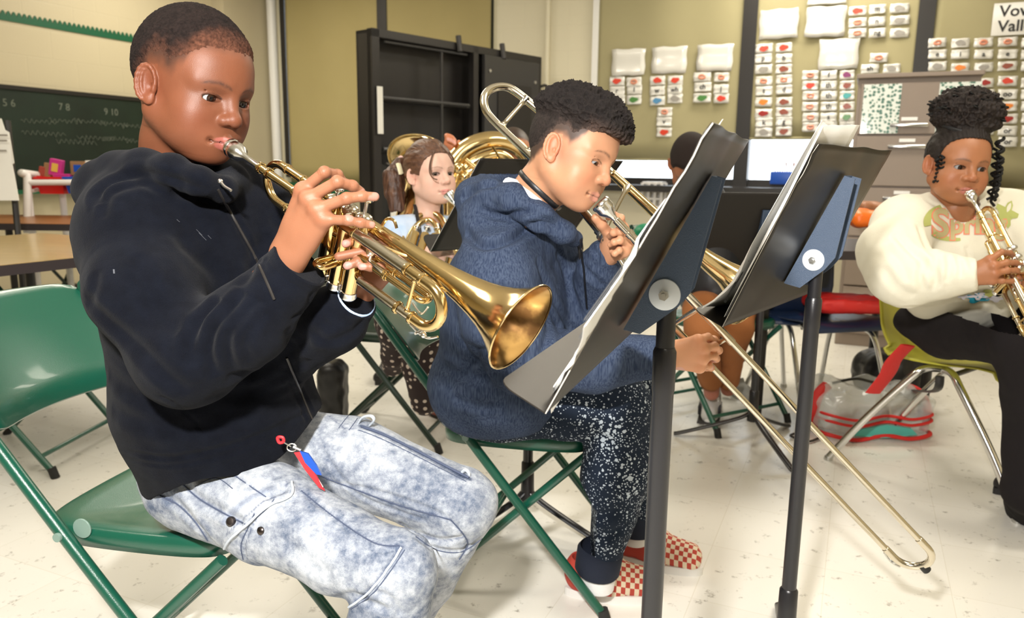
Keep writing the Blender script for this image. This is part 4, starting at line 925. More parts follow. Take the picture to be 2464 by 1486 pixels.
    MB().tube(spline([P(.290, -.012, .034), P(.296, -.026, .034), P(.308, -.030, .034), P(.316, -.022, .034)], 6), .0022*S_, 8).build('pinky_hook', br, t)
    for a, v, r in ((.335, .036, .0075),): ring(a, v, .009, r); ring(a, v, .027, r)
    # water keys
    wk = MB().tube(spline([P(.402, .073, 0), P(.422, .077, 0), P(.438, .072, -.002), P(.452, .060, -.003)], 5), .0016*S_, 8).ball(P(.428, .074, 0), .0045*S_).tube([P(.418, .076, -.006), P(.418, .076, .006)], .002*S_, 8)
    wk.tube(spline([P(.395, .042, .002), P(.415, .047, .0), P(.424, .030, -.002)], 5), .0014*S_, 8); wk.build('water_key', M['silver'], t)
    return dict(t=t, P=P, A=A, V=Vd, L=L)
MOUTH1 = at(547, 349, 1.1455); BELL1 = at(1268, 797, .957)
A1 = nrm(BELL1-MOUTH1); V1 = nrm(at(806, 692, 1.108)-at(872, 515, 1.03))
# scale so that the rim lands on the photographed bell
k1 = np.linalg.norm(BELL1-MOUTH1)/.546
O1 = MOUTH1+A1*.006
TP1 = trumpet(O1, A1, V1, 'brass trumpet held by the boy in the black hoodie', bell=BELL1, sc=k1*.975)
def trombone():
    Mp = at(1436, 480, 1.515); E_ = at(2262, 1350, 1.62); A = nrm(E_-Mp); ln = np.linalg.norm(E_-Mp)
    q = at(1700, 815, 1.50)-at(1700, 757, 1.47); Wd = nrm(q-A*(q@A)); sp = .078
    P = lambda a, w_, o=0: Mp+A*a+Wd*w_+np.cross(A, Wd)*o
    t = thing('trombone', 'brass trombone with a nickel slide played by the boy in denim-blue hoodie', 'trombone', P(.5, .04))
    MB().lathe([(.006, .014), (.013, .009), (.0180, .0075), (.0200, .011), (.0195, .015), (.0182, .018), (.0186, .026), (.0145, .034), (.0075, .044), (.0058, .050), (.0062, .075)], Mp, A, 36).build('mouthpiece', M['silver'], t)
    MB().tube([P(.055, 0), P(.095, 0)], .0082, 16).lathe([(.007, .088), (.0102, .090), (.0102, .100), (.007, .102)], Mp, A, 20).tube([P(.09, 0), P(.36, 0)], .0088, 16).build('mouthpipe', M['nickel'], t)
    s = MB(); s.tube([P(.24, 0), P(ln-.04, 0)], .0066, 16).tube([P(.27, sp), P(ln-.04, sp)], .0066, 16)
    s.tube([P(.24, 0), P(.40, 0)], .0082, 16).tube([P(.27, sp), P(.40, sp)], .0082, 16)
    s.build('outer_slide', M['nickel'], t)
    bowp = [P(ln-.04+.039*math.sin(q_), .039-.039*math.cos(q_)) for q_ in np.linspace(0, math.pi, 14)]
    MB().tube([P(ln-.07, 0)]+bowp+[P(ln-.07, sp)], .0080, 16).build('slide_bow', M['nickel'], t)
    MB().tube([P(ln-.003, sp*.5), P(ln+.014, sp*.5)], .0095, 14).build('rubber_tip', M['rubber'], t)
    MB().tube(spline([P(ln-.06, sp+.01), P(ln-.03, sp+.014), P(ln-.012, sp+.006)], 5), .002, 8).ball(P(ln-.03, sp+.008), .006).build('water_key', M['steel'], t)
    MB().tube([P(.385, 0), P(.385, sp)], .0052, 12).tube([P(.30, 0), P(.30, sp)], .0052, 12).build('hand_brace', M['nickel'], t)
    # bell joint on the far tube
    jt = P(.09, sp)
    MB().tube([at(1405, 510, 1.635), at(1440, 552, 1.61)], .0095, 16).tube([at(1440, 552, 1.61), at(1462, 574, 1.595)], .0118, 16).tube([at(1460, 572, 1.597), P(.20, sp), P(.30, sp)], .0082, 16).build('lower_joint', M['nickel'], t)
    nb = MB(); c = at(1450, 563, 1.603); a_ = nrm(at(1462, 574, 1.595)-at(1440, 552, 1.61))
    for o in (0, .011): nb.lathe([(.009, -.003), (.0150, -.002), (.0150, .002), (.009, .003)], c+a_*o, a_, 18)
    nb.build('lock_nut', M['steel'], t)
    # bell section: tuning slide bow behind the head, lower leg, bell
    pts = [at(1405, 510, 1.635), at(1330, 432, 1.665), at(1262, 362, 1.69), at(1190, 292, 1.705), at(1168, 262, 1.71), at(1166, 232, 1.72), at(1184, 213, 1.73), at(1215, 209, 1.74), at(1243, 222, 1.745), at(1300, 268, 1.75), at(1380, 335, 1.75), at(1470, 415, 1.755)]
    P1 = spline(pts, 6); MB().tube(P1, np.linspace(.0085, .0095, len(P1)), 18).build('tuning_bow', M['nickel'], t)
    b = spline([at(1470, 415, 1.755), at(1530, 470, 1.76), at(1600, 534, 1.765), at(1650, 580, 1.77), at(1700, 624, 1.775), at(1750, 660, 1.78), at(1785, 688, 1.783), at(1812, 708, 1.786)], 6)
    tt = np.linspace(0, 1, len(b)); r = np.interp(tt, [0, .2, .4, .55, .7, .82, .92, .97, 1], [.0098, .0118, .0150, .0205, .029, .042, .058, .070, .083])
    bo = MB().tube(b, r, 40, cap=False).build('bell', M['brass'], t, flat_angle=80); bo.modifiers.new('s', 'SOLIDIFY').thickness = .0006
    T_, N_, B_ = frames(b); MB().tube([b[-1]+(N_[-1]*math.cos(q_)+B_[-1]*math.sin(q_))*.083 for q_ in np.linspace(0, 2*math.pi, 48, endpoint=False)], .0015, 8, closed=True).build('bell_rim', M['brass'], bo)
    def brace(p, q_, r_=.0048):
        p, q_ = np.asarray(p), np.asarray(q_); d = q_-p; L_ = np.linalg.norm(d); ts_ = np.linspace(0, 1, 15)
        MB().tube([p+d*x for x in ts_], [r_*(1+1.9*max(0, 1-x/.18)**2+1.9*max(0, (x-.82)/.18)**2) for x in ts_], 12).build('brace', M['nickel'], t)
    brace(at(1206, 305, 1.703), at(1264, 240, 1.748)); brace(at(1268, 368, 1.69), at(1330, 293, 1.75)); brace(at(1452, 560, 1.603), at(1508, 452, 1.757), .0045)
    return dict(P=P, A=A, W=Wd)
TB = trombone()
def horn(ctr, fwd, up, sc, label, name='baritone_horn', cat='brass instrument'):
    """upright valve horn: long oval loops of tubing and a flaring bell"""
    A = nrm(up); Fd = nrm(np.asarray(fwd)-A*(np.asarray(fwd)@A)); L = np.cross(A, Fd); C0 = np.asarray(ctr, float); P = lambda x, y, z: C0+(L*x+Fd*y+A*z)*sc
    t = thing(name, label, cat, C0)
    out = spline([P(.10, 0, -.05), P(.10, 0, -.20), P(.07, 0, -.27), P(0, 0, -.30), P(-.07, 0, -.27), P(-.10, 0, -.20), P(-.10, 0, 0), P(-.10, 0, .10), P(-.10, 0, .20), P(-.10, 0, .27), P(-.10, 0, .32), P(-.10, 0, .355)], 6)
    x = np.linspace(0, 1, len(out)); r = np.interp(x, [0, .3, .6, .75, .85, .93, .97, 1], [.016, .021, .027, .033, .046, .072, .098, .125])*sc
    bo = MB().tube(out, r, 36, cap=False).build('bell', M['brass'], t, flat_angle=80); bo.modifiers.new('s', 'SOLIDIFY').thickness = .001
    T_, N_, B_ = frames(out); MB().tube([out[-1]+(N_[-1]*math.cos(q)+B_[-1]*math.sin(q))*.125*sc for q in np.linspace(0, 2*math.pi, 48, endpoint=False)], .003*sc, 8, closed=True).build('bell_rim', M['brass'], bo)
    for k, (w_, h0, h1, y, rr_) in enumerate([(.075, -.24, .075, .03, .012), (.05, -.20, .03, .045, .010), (.085, -.22, .10, -.02, .013)]):
        ring = [P(w_*math.cos(q)+.0, y, (h0+h1)/2+(h1-h0)/2*math.sin(q)) for q in np.linspace(0, 2*math.pi, 40, endpoint=False)]
        MB().tube(ring, rr_*sc, 14, closed=True).build('tubing_loop', M['brass'], t)
    for i in range(3):
        c = MB().tube([P(-.03+.034*i, .05, -.04), P(-.03+.034*i, .05, -.19)], .0145*sc, 18).build('valve_casing', M['brass'], t)
        MB().tube([P(-.03+.034*i, .05, -.04), P(-.03+.034*i, .05, -.015)], .004*sc, 8).disc(P(-.03+.034*i, .05, -.012), A, .011*sc, .004*sc, 14).build('finger_button', M['silver'], c)
    return dict(t=t, P=P, sc=sc)
HN = horn((at(1012, 375, 2.66)+at(885, 790, 2.24))/2+V3(.10,0,0), (-.1, -1, 0), nrm(at(1012, 375, 2.66)-at(885, 790, 2.24)), .93, 'brass baritone horn of the ponytail girl, its bell behind her head')
# its leadpipe and mouthpiece
m0 = at(1079, 466, 2.235); pth = spline([m0, at(1096, 492, 2.23), at(1112, 520, 2.24), at(1108, 560, 2.27)], 6)
MB().tube(pth, .007, 12).build('leadpipe', M['brass'], HN['t']); MB().lathe([(.006, .006), (.0165, 0), (.0165, .005), (.014, .012), (.010, .028), (.006, .036), (.006, .06)], m0, nrm(pth[3]-pth[0]), 24).build('mouthpiece', M['silver'], HN['t'])
# large brass behind
def tuba():
    t = thing('tuba', 'larger brass tuba leaning behind the ponytail girl and the black stand', 'brass instrument', at(1190, 420, 2.9))
    a = spline([at(1075, 520, 2.9), at(1080, 430, 2.9), at(1110, 372, 2.9), at(1160, 343, 2.9), at(1210, 340, 2.92), at(1252, 362, 2.95), at(1280, 410, 2.98), at(1290, 480, 3.0)], 6)
    MB().tube(a, np.linspace(.050, .022, len(a)), 24).build('main_bow', M['brass'], t)
    for k, (o, r) in enumerate([(22, .017), (40, .013), (58, .011)]):
        b = spline([at(1085+o*.3, 500, 2.86), at(1092+o*.3, 430+o*.4, 2.86), at(1120+o*.2, 385+o*.7, 2.86), at(1165, 355+o, 2.86), at(1210-o*.2, 350+o, 2.88), at(1245-o*.4, 375+o, 2.9), at(1262-o*.4, 430+o, 2.92)], 6)
        MB().tube(b, r, 14).build('tubing_branch', M['brass'], t)
    MB().tube([at(1100, 400, 2.82), at(1150, 450, 2.82)], .010, 12).tube([at(1120, 385, 2.82), at(1175, 430, 2.82)], .010, 12).ball(at(1105, 405, 2.81), .022).ball(at(1118, 425, 2.81), .020).build('valve_section', M['brass'], t)
    MB().tube([at(1185, 352, 2.85), at(1212, 400, 2.88)], .006, 8).build('brace', M['brass'], t)
tuba()
# ------------------------------------------------------------------ people: heads
def hairline(X, pts):
    xs = [p[0] for p in pts]; zs = [p[1] for p in pts]; o = np.argsort(xs); return np.interp(X, np.array(xs)[o], np.array(zs)[o])
HL_BUZZ = [(-.14, -.070), (-.07, -.062), (-.035, -.030), (-.012, .008), (.012, .010), (.026, .000), (.038, .008), (.050, .024), (.056, .040), (.066, .050), (.085, .055), (.12, .057)]
HL_GIRL = [(-.14, -.075), (-.07, -.070), (-.030, -.045), (-.012, .010), (.012, .010), (.022, -.006), (.034, .024), (.050, .056), (.070, .072), (.09, .078), (.12, .08)]
def sstep(a, b, x): t = np.clip((x-a)/(b-a), 0, 1); return t*t*(3-2*t)
def head_skin(h, neck, nr=.050, cheek=1.0, lips=1.0, nose=1.0, jaw=1.0, lid=1.0):
    F_ = Field((-.135, -.105, -.20), (.125, .105, .14), h)
    F_.add(el((-.008, 0, .028), (.097, .074, .089)), .01)
    F_.add(el((.038, 0, .026), (.052, .060, .056)), .02)
    F_.add(el((.022, 0, -.030), (.064, .057, .076)), .03)
    for s in (-1, 1):
        F_.add(el((.048, s*.034, -.040), (.030*cheek, .030*cheek, .032)), .02)
        F_.add(el((.040, s*.034, -.066), (.030*cheek, .026*cheek, .026)), .02)
        F_.add(rc((-.006, s*.050, -.048), (.048, s*.020, -.088), .022*jaw, .018), .022)
    F_.add(el((.064, 0, -.068), (.026, .032, .026)), .02)
    F_.add(el((.060, 0, -.093), (.019, .022, .0155)), .018)
    base_only = F_.D.copy()
    if neck is not None:
        m = (V3(-.026, 0, -.045)+np.asarray(neck))*.5
        F_.add(rc((-.026, 0, -.040), m, .047, nr), .03); F_.add(rc(m, neck, nr, nr*1.12), .02)
    for s in (-1, 1):
        F_.add(rc((.079, s*.012, .010), (.062, s*.046, .012), .0075, .0065), .016)
        F_.cut(el((.094, s*.031, -.008), (.013, .019, .0105)), .014)
    F_.add(rc((.083, 0, .002), (.0965, 0, -.032), .0070, .0095), .010)
    F_.add(el((.0985, 0, -.0355), (.0095*nose, .0115*nose, .0092)), .008)
    for s in (-1, 1):
        F_.add(el((.0890, s*.0135*nose, -.0385), (.0092, .0078, .0075)), .006)
        F_.cut(el((.0965, s*.0066*nose, -.0470), (.0042, .0033, .0048)), .002)
        F_.add(el((.0665, s*.031, -.009), (.0152, .0160, .0140)), .005)
        F_.cut(el((.0815, s*.0312, -.0088-.0026*(1-lid)*2), (.0160, .0148, .0060*lid)), .0015)
        F_.cut(rc((.0795, s*.021, -.0005), (.0755, s*.042, .0000), .0010, .0008), .003)
        a = -s
    for s in (-1, 1):
        F_.add(rc((.0915, 0, -.0655), (.0770, s*.020, -.0705), .0058*lips, .0032), .004)
        F_.add(rc((.0895, 0, -.0752), (.0770, s*.0185, -.0722), .0068*lips, .0034), .005)
        F_.cut(rc((.0985, 0, -.0706), (.0795, s*.0215, -.0712), .0014, .0012), .002)
        F_.cut(el((.0850, s*.0262, -.0712), (.0045, .0030, .0035)), .007)
    F_.cut(rc((.0995, 0, -.051), (.0965, 0, -.059), .0022, .0026), .005)
    E = []
    for s in (-1, 1):
        d = nrm(V3(-.86, s*.42, .0)); n = nrm(V3(.44, s*.90, 0)); u = nrm(V3(-.16, 0, 1)); d = nrm(d-u*(d@u)); n = np.cross(u, d)*(1 if np.cross(u, d)[1]*s > 0 else -1)
        c = V3(.004, s*.0735, -.010)+d*.010; R = np.stack([d, n, u], 1)
        F_.add(el(c, (.0155, .0042, .0265), R), .004)
        F_.add(el(c-u*.021-d*.004, (.0075, .0042, .0090), R), .005)
        rim = [c+d*(.0142*math.cos(t))+u*(.0255*math.sin(t)+.001)+n*(.0030) for t in np.linspace(-1.15, math.pi*1.02, 12)]
        for i in range(11): F_.add(rc(rim[i], rim[i+1], .0030, .0030), .0025)
        F_.cut(el(c+n*.0055-d*.0015+u*.002, (.0105, .0050, .0185), R), .003)
        anti = [c+d*(.0075*math.cos(t))+u*(.019*math.sin(t)+.002)+n*.002 for t in np.linspace(-.9, 1.6, 6)]
        for i in range(5): F_.add(rc(anti[i], anti[i+1], .0023, .0023), .002)
        F_.add(el(c-d*.0115-u*.006+n*.002, (.0040, .0040, .0065), R), .003)
        F_.cut(el(c-d*.006-u*.004+n*.004, (.0042, .005, .0060), R), .002)
        E.append((c, R))
    return F_, base_only, E
def head_color(V, skin, lip, brow, hl, fade, E, seed=0, hair=(.02, .014, .012), blush=(.75, .25, .18), bl=.18, browth=.0030, lash=.9):
    n = len(V); C_ = np.tile(np.array(skin, float), (n, 1)); x, y, z = V.T; ay = np.abs(y)
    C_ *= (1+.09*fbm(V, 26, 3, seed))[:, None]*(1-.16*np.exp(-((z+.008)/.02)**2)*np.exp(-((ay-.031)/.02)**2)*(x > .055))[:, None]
    k = bl*np.exp(-(((x-.062)/.03)**2+((ay-.040)/.022)**2+((z+.042)/.022)**2)); k += bl*.8*np.exp(-(((x-.1)/.015)**2+(y/.015)**2+((z+.036)/.012)**2))
    for c, R in E: k += bl*1.2*np.exp(-(((V-c)/.028)**2).sum(1))
    k = np.clip(k, 0, .8)[:, None]; C_ = C_*(1-k)+C_*np.array(blush)*1.6*k
    ln = np.where(z > -.0708, ((y/.0200)**2+((z+.0675)/.0056)**2), ((y/.0185)**2+((z+.0755)/.0068)**2)); k = (np.clip(1.25-ln, 0, .35)/.35*(x > .072))[:, None]; C_ = C_*(1-k)+np.array(lip)*k
    k = (np.exp(-((z+.0710)/.0012)**2)*(ay < .022)*(x > .070)*.75)[:, None]; C_ = C_*(1-k)+np.array(lip)*.25*k
    zb = np.interp(ay, [.008, .016, .030, .044, .052], [.0075, .0115, .0150, .0125, .0080]); th = np.interp(ay, [.008, .016, .03, .044, .053], [.6, 1.0, 1.0, .7, .3])*browth
    k = np.exp(-((z-zb)/th)**2)*(x > .045)*sstep(.007, .013, ay)*(1-sstep(.044, .053, ay))*(.70+.3*vnoise(V, 500, seed)); k = np.clip(k, 0, 1)[:, None]*.85; C_ = C_*(1-k)+np.array(brow)*k
    de = ((ay-.0312)/.0150)**2+((z+.0088)/.0066)**2; k = np.clip(1-np.abs(de-.92)/.30, 0, 1)*(x > .060)*np.where(z > -.0088, 1, .35)*lash; k = np.clip(k, 0, 1)[:, None]; C_ = C_*(1-k)+np.array((.02, .012, .01))*k
    if hl is not None:
        L_ = hairline(x, hl); dz = z-L_+.004*vnoise(V, 120, seed); inear = np.zeros(n, bool)
        for c, R in E: q = (V-c)@R; inear |= (np.abs(q[:, 0]) < .0175) & (q[:, 2] > -.034) & (q[:, 2] < .029) & (ay > .0725)
        k = ((sstep(0, fade, dz)**.8)*(~inear))[:, None]*.95; C_ = C_*(1-k)+np.array(hair)*k
    return np.clip(C_, 0, 1)
def hair_shell(F_, base, tfun, noise, seed=0, clipz=None):
    X, Y, Zg = F_.ax[0][:, None, None], F_.ax[1][None, :, None], F_.ax[2][None, None, :]
    G = Field(F_.lo, F_.lo+1e-3, F_.h); G.lo = F_.lo; G.n = F_.n; G.ax = F_.ax; G.D = np.maximum(base-tfun(X, Y, Zg), (clipz(X, Y, Zg) if clipz else base*0-1)).astype(f4)
    return G
def place(V, O, R, sc, sx=1.0): V = V.copy(); V[:, 0] *= sx; return (V*sc)@R.T+O
def ypr(yaw, pitch, roll=0):
    cy, sy, cp, sp, cr, sr = [f(math.radians(a)) for a in (yaw, pitch, roll) for f in (math.cos, math.sin)]
    Fd = V3(cy*cp, sy*cp, sp); L = V3(-sy, cy, 0); U = np.cross(Fd, L); return np.stack([Fd, L*cr+U*sr, -L*sr+U*cr], 1)
def eye_mat(iris):
    m = mat('eye', (.82, .80, .78), .06, spec=.5); nt = m.node_tree; N = nt.nodes.new; Lk = nt.links.new
    tc = N('ShaderNodeTexCoord'); sp = N('ShaderNodeSeparateXYZ'); Lk(tc.outputs['Object'], sp.inputs[0])
    cr = N('ShaderNodeValToRGB'); cr.color_ramp.interpolation = 'LINEAR'; e = cr.color_ramp.elements
    e[0].position = .79; e[0].color = (.30, .30, .31, 1); e[1].position = .82; e[1].color = tuple(c*.35 for c in iris)+(1,)
    a = e.new(.87); a.color = (*iris, 1); b = e.new(.955); b.color = (*iris, 1); c = e.new(.965); c.color = (.004, .004, .004, 1)
    dv = N('ShaderNodeMath'); dv.operation = 'DIVIDE'; Lk(sp.outputs[0], dv.inputs[0]); dv.inputs[1].default_value = .0130; Lk(dv.outputs[0], cr.inputs[0]); Lk(cr.outputs[0], nt.nodes['Principled BSDF'].inputs[0])
    return m
def eyes(O, R, sc, root, iris, look=(1, 0, 0), sx=1.0):
    em = eye_mat(iris)
    for s in (-1, 1):
        c = place(np.array([[.0665, s*.031, -.009]]), O, R, sc, sx)[0]
        f = nrm(R@nrm(look)); U = nrm(R[:, 2]-f*(R[:, 2]@f)); B = np.stack([f, np.cross(U, f), U], 1)
        v, fc = lathe_geo([(math.sin(math.pi*i/16)*.0131, -math.cos(math.pi*i/16)*.0131) for i in range(17)], (0, 0, 0), (1, 0, 0), 28)
        o = mesh_obj('eye', v, fc, em, root, True, False); l = c-off(root)
        o.matrix_local = Matrix(((B[0][0]*sc, B[0][1]*sc, B[0][2]*sc, l[0]), (B[1][0]*sc, B[1][1]*sc, B[1][2]*sc, l[1]), (B[2][0]*sc, B[2][1]*sc, B[2][2]*sc, l[2]), (0, 0, 0, 1)))
# ------------------------------------------------------------------ hands
def hand(h, wrist, arm, mcps, fingers, thumb, skin, nailc, pr=.012, fr=.0074, sc=1.0, dors=None, wr=.021, seed=0, palm=None, knuck=None):
    """wrist/arm points, knuckle row, fingers = lists of joints after the knuckle, thumb = joint list from its root at the side of the palm"""
    allp = np.array([wrist, arm]+list(mcps)+[p for f in fingers for p in f]+list(thumb)); lo = allp.min(0)-.035; hi = allp.max(0)+.035
    F_ = Field(lo, hi, h); ds = dors if dors is not None else nrm(np.cross(mcps[0]-np.asarray(wrist), mcps[-1]-np.asarray(wrist)))
    W = np.asarray(wrist, float)
    F_.add(fc(W, arm, wr*sc, wr*1.12*sc, ds, .78), .012)
    n = len(mcps); ac = nrm(mcps[-1]-mcps[0])
    for i, m in enumerate(mcps):
        m = np.asarray(m, float); st = W+ac*(i-(n-1)/2)*.0105*sc
        F_.add(rc(st, m-ds*.002*sc, .0135*sc, pr*.93*sc), .012)
        F_.add(el(m+ds*.0015*sc, (.0095*sc, .0095*sc, .0095*sc)), .008)
    c = (W+sum(np.asarray(m) for m in mcps)/n)/2
    F_.add(el(c-ds*.006*sc, (.026*sc, .026*sc, .016*sc), basis(nrm(np.asarray(mcps[1])-W), ds)), .012)
    if palm is not None: F_.add(rc(W-ds*.004, palm, .016*sc, .014*sc), .012)
    nails = []
    for i, f in enumerate(fingers):
        k = [1.0, 1.05, 1.0, .88][i] if n == 4 else 1; P = [np.asarray(mcps[i], float)]+[np.asarray(p, float) for p in f]
        rr = [fr*1.12, fr*1.02, fr*.93, fr*.84][:len(P)] if len(P) <= 4 else list(np.linspace(fr*1.12, fr*.84, len(P)))
        for j in range(len(P)-1): F_.add(rc(P[j], P[j+1], rr[j]*k*sc, rr[j+1]*k*sc), .006 if j == 0 else .003)
        for j in range(1, len(P)-1): F_.add(el(P[j], (rr[j]*k*1.07*sc,)*3), .003)
        ax = nrm(P[-1]-P[-2]); dd = ds-ax*(ds@ax); nails.append((P[-1]+ax*.001, ax, nrm(dd), rr[-1]*k*sc))
        if j >= 1:
            for q in range(1, len(P)-1):
                bx = nrm(P[q+1]-P[q-1]); db = nrm(ds-bx*(ds@bx))
    P = [np.asarray(p, float) for p in thumb]
    F_.add(rc(W+(P[0]-W)*.3, P[0], .013*sc, .0125*sc), .014)
    for j in range(len(P)-1): F_.add(rc(P[j], P[j+1], [.0125, .0098, .0088, .0085][j]*sc, [.0098, .0088, .0080, .008][j]*sc), .006)
    V, Q = F_.mesh(); N_ = vnormals(V, Q); C_ = np.tile(np.array(skin, float), (len(V), 1))*(1+.05*fbm(V, 40, 2, seed))[:, None]
    for i, m in enumerate(mcps):
        d = np.linalg.norm(V-m-ds*.008, axis=1); k = (np.exp(-(d/.010)**2)*.22)[:, None]; C_ = C_*(1-k)+C_*np.array((1.15, .75, .7))*k
    for i, f in enumerate(fingers):
        for p in f[:-1]:
            p = np.asarray(p, float); d = np.linalg.norm(V-p-ds*.006, axis=1); k = (np.exp(-(d/.006)**2)*.35)[:, None]; C_ = C_*(1-k)+C_*.62*k
            ax = nrm(np.asarray(f[-1])-np.asarray(mcps[i])); w_ = (V-p)@ax; V = V-N_*(.00035*np.exp(-(d/.007)**2)*np.cos(w_*2600))[:, None]
    for c, ax, dd, r in nails:
        q = V-(c+dd*r*.75); a = q@ax; b = q@np.cross(ax, dd); u = q@dd
        k = np.clip(1.35-np.sqrt((a/(r*.95))**2+(b/(r*.78))**2+np.clip(-u-.000, 0, 1)**2/(.35*r)**2), 0, .3)/.3; C_ = C_*(1-k[:, None])+np.array(nailc)*k[:, None]
    return V, Q, np.clip(C_, 0, 1)
def cloth(name, F_, m, root, creases=(), seams=(), bumps=None, seed=0, col=None, it=1, wr=.0016, wsc=14, extra=None, lines=None, rimcut=None, mods=None):
    """mesh a garment field, press folds seen from the camera into it, and link it"""
    V, Q = F_.mesh(); V = smooth_mesh(V, Q, it); N_ = vnormals(V, Q)
    V = V+N_*(fbm(V, wsc, 3, seed)*wr)[:, None]
    if bumps: V = bumps(V, N_)
    cur = list(creases)
    if cur:
        P = cast(V, Q, [c[0] for c in cur]); 
        for p, c in zip(P, cur): V = crease(V, N_, p, c[1], c[2], *(c[3:] or ()))
    C_ = None
    if col is not None:
        C_ = np.tile(np.array(col, float), (len(V), 1))
        if seams:
            P = cast(V, Q, [c[0] for c in seams])
            for p, c in zip(P, seams): C_ = paint(C_, V, p, c[1], c[2], *(c[3:] or ()))
    if extra: V, C_ = extra(V, N_, C_)
    return mesh_obj(name, V, Q, m, root, True, True, C_), V, Q
def skin_mat(name, rough=.42, spec=.5):
    return mat(name, (.5, .3, .2), rough, attr=True, sss=.12, spec=spec, bump=.16, bscale=900)

def hair_cols(Vh, hl, c0, c1, lo, hi, seed=0, amp=.5):
    dz = Vh[:, 2]-hairline(Vh[:, 0], hl); k = sstep(lo, hi, dz+.008*vnoise(Vh, 150, seed))[:, None]; c = np.array(c0)*(1-k)+np.array(c1)*k
    return np.clip(c*(1+amp*vnoise(Vh, 420, seed)+amp*.6*vnoise(Vh, 210, seed+3))[:, None], 0, 1)

def flesh(torso, arms, col, h=.008):
    """the trunk and arms under the clothes, so that head, neck and hands belong to one body"""
    P = np.array([q for q, r in torso]+[q for a in arms for q in a]); F_ = Field(P.min(0)-.16, P.max(0)+.16, h)
    for (a, ra), (b, rb) in zip(torso[:-1], torso[1:]): F_.add(rc(a, b, ra, rb), .03)
    for a in arms:
        for i in range(len(a)-1): F_.add(rc(a[i], a[i+1], [.034, .030, .024][min(i, 2)], [.030, .024, .020][min(i, 2)]), .02)
    V, Q = F_.mesh(); return V, Q, np.tile(np.array(col, float), (len(V), 1))
# ------------------------------------------------------------------ boy with the trumpet
def person(label, base, group=None): return thing('person', label, 'person', base, 0, group)
P1 = person('boy in a black hoodie and acid-washed jeans playing a trumpet at the left', (at(520, 1150, 1.38)[0], at(520, 1150, 1.38)[1], 0))
sk1 = (.160, .056, .027); M['skin1'] = skin_mat('skin_deep_brown', .47, .32); M['hair1'] = mat('buzzed_hair', (.016, .010, .009), .9, spec=.15, bump=1.0, bscale=420, attr=True)
R1 = ypr(-28.4, -12.3, -4.8); HO1 = at(465.6, 206, 1.17); SC1 = .977
# move the head so that the lips meet the mouthpiece
lips = place(np.array([[.0925, 0, -.0706]]), HO1, R1, SC1)[0]; MOVE1 = MOUTH1-lips
nk = R1.T@((at(418, 420, 1.235)-HO1)/SC1)
F_, base_, E1 = head_skin(.0014, nk, .049, cheek=1.04, lips=1.1, lid=.85)
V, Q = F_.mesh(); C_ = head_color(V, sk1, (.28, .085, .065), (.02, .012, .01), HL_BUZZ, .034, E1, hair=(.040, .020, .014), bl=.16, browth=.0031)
hv = (place(V, HO1, R1, SC1), Q, C_)
def t1(X, Y, Zg):
    L_ = hairline(X, HL_BUZZ); fr = sstep(.035, .060, X); s = sstep(.016-.014*fr, .070-.038*fr, Zg-L_); return -.0010+.0060*s
G = hair_shell(F_, base_, t1, 0, clipz=lambda X, Y, Zg: hairline(X, HL_BUZZ)-.006-Zg+0*Y); Vh, Qh = G.mesh(); Nh = vnormals(Vh, Qh); Vh = Vh+Nh*(vnoise(Vh, 520)*.0007+vnoise(Vh, 260, 5)*.0006)[:, None]
mesh_obj('hair', place(Vh, HO1, R1, SC1), Qh, M['hair1'], P1, cols=hair_cols(Vh, HL_BUZZ, (.085, .034, .020), (.012, .0075, .0065), .008, .062))
eyes(HO1, R1, SC1, P1, (.022, .009, .005), nrm(V3(1, .04, -.12)))
# right hand on the valves
p = lambda x, y, d: at(x, y, d); ph = lambda x, y, d: at(x, y, d+.030)
BT = [TP1['P'](a, -(.046 if i == 2 else .036)-.010, .018) for i, a in enumerate((.213, .241, .269))]
mc = [ph(728, 458, 1.010), ph(741, 478, .997), ph(762, 504, .992), ph(780, 528, .994)]
fg = [[ph(781, 414, .998), ph(812, 420, 1.020), ph(826, 437, 1.030)],
      [ph(812, 437, .985), ph(848, 447, 1.000), ph(868, 461, 1.012)],
      [ph(834, 477, .983), ph(872, 472, .990), ph(902, 473, .998)],
      [ph(838, 530, .985), ph(868, 536, .992), ph(894, 541, 1.000)]]
th = [ph(735, 560, 1.045), ph(778, 560, 1.075), ph(806, 545, 1.088)]
wr1 = ph(692, 618, 1.035); hr = hand(.0012, wr1, ph(640, 690, 1.05), mc, fg, th, (.265, .112, .060), (.36, .18, .14), dors=nrm(V3(-.25, -1, .35)), wr=.0235, fr=.0072, pr=.0118, seed=3)  # skin lighter than the face: strong light on the hand put into colour
# left hand round the valve casings
mc = [ph(905, 575, 1.118), ph(925, 600, 1.112), ph(935, 628, 1.108), ph(935, 655, 1.105)]
fg = [[ph(890, 566, 1.060), ph(862, 578, 1.040), ph(832, 586, 1.030)],
      [ph(912, 594, 1.060), ph(880, 604, 1.033), ph(815, 617, 1.026)],
      [ph(922, 622, 1.058), ph(893, 618, 1.036), ph(862, 630, 1.026), ph(836, 639, 1.022)],
      [ph(934, 648, 1.060), ph(918, 642, 1.026), ph(892, 642, 1.018), ph(870, 641, 1.016)]]
th = [ph(845, 690, 1.115), ph(810, 650, 1.105), ph(790, 615, 1.095)]
wr2 = ph(850, 708, 1.150); hl = hand(.0012, wr2, ph(815, 755, 1.165), mc, fg, th, (.225, .092, .050), (.36, .18, .14), dors=nrm(V3(.5, .8, .1)), wr=.0225, fr=.0070, pr=.0115, seed=5)  # left hand's skin colour also raised for the light falling on it
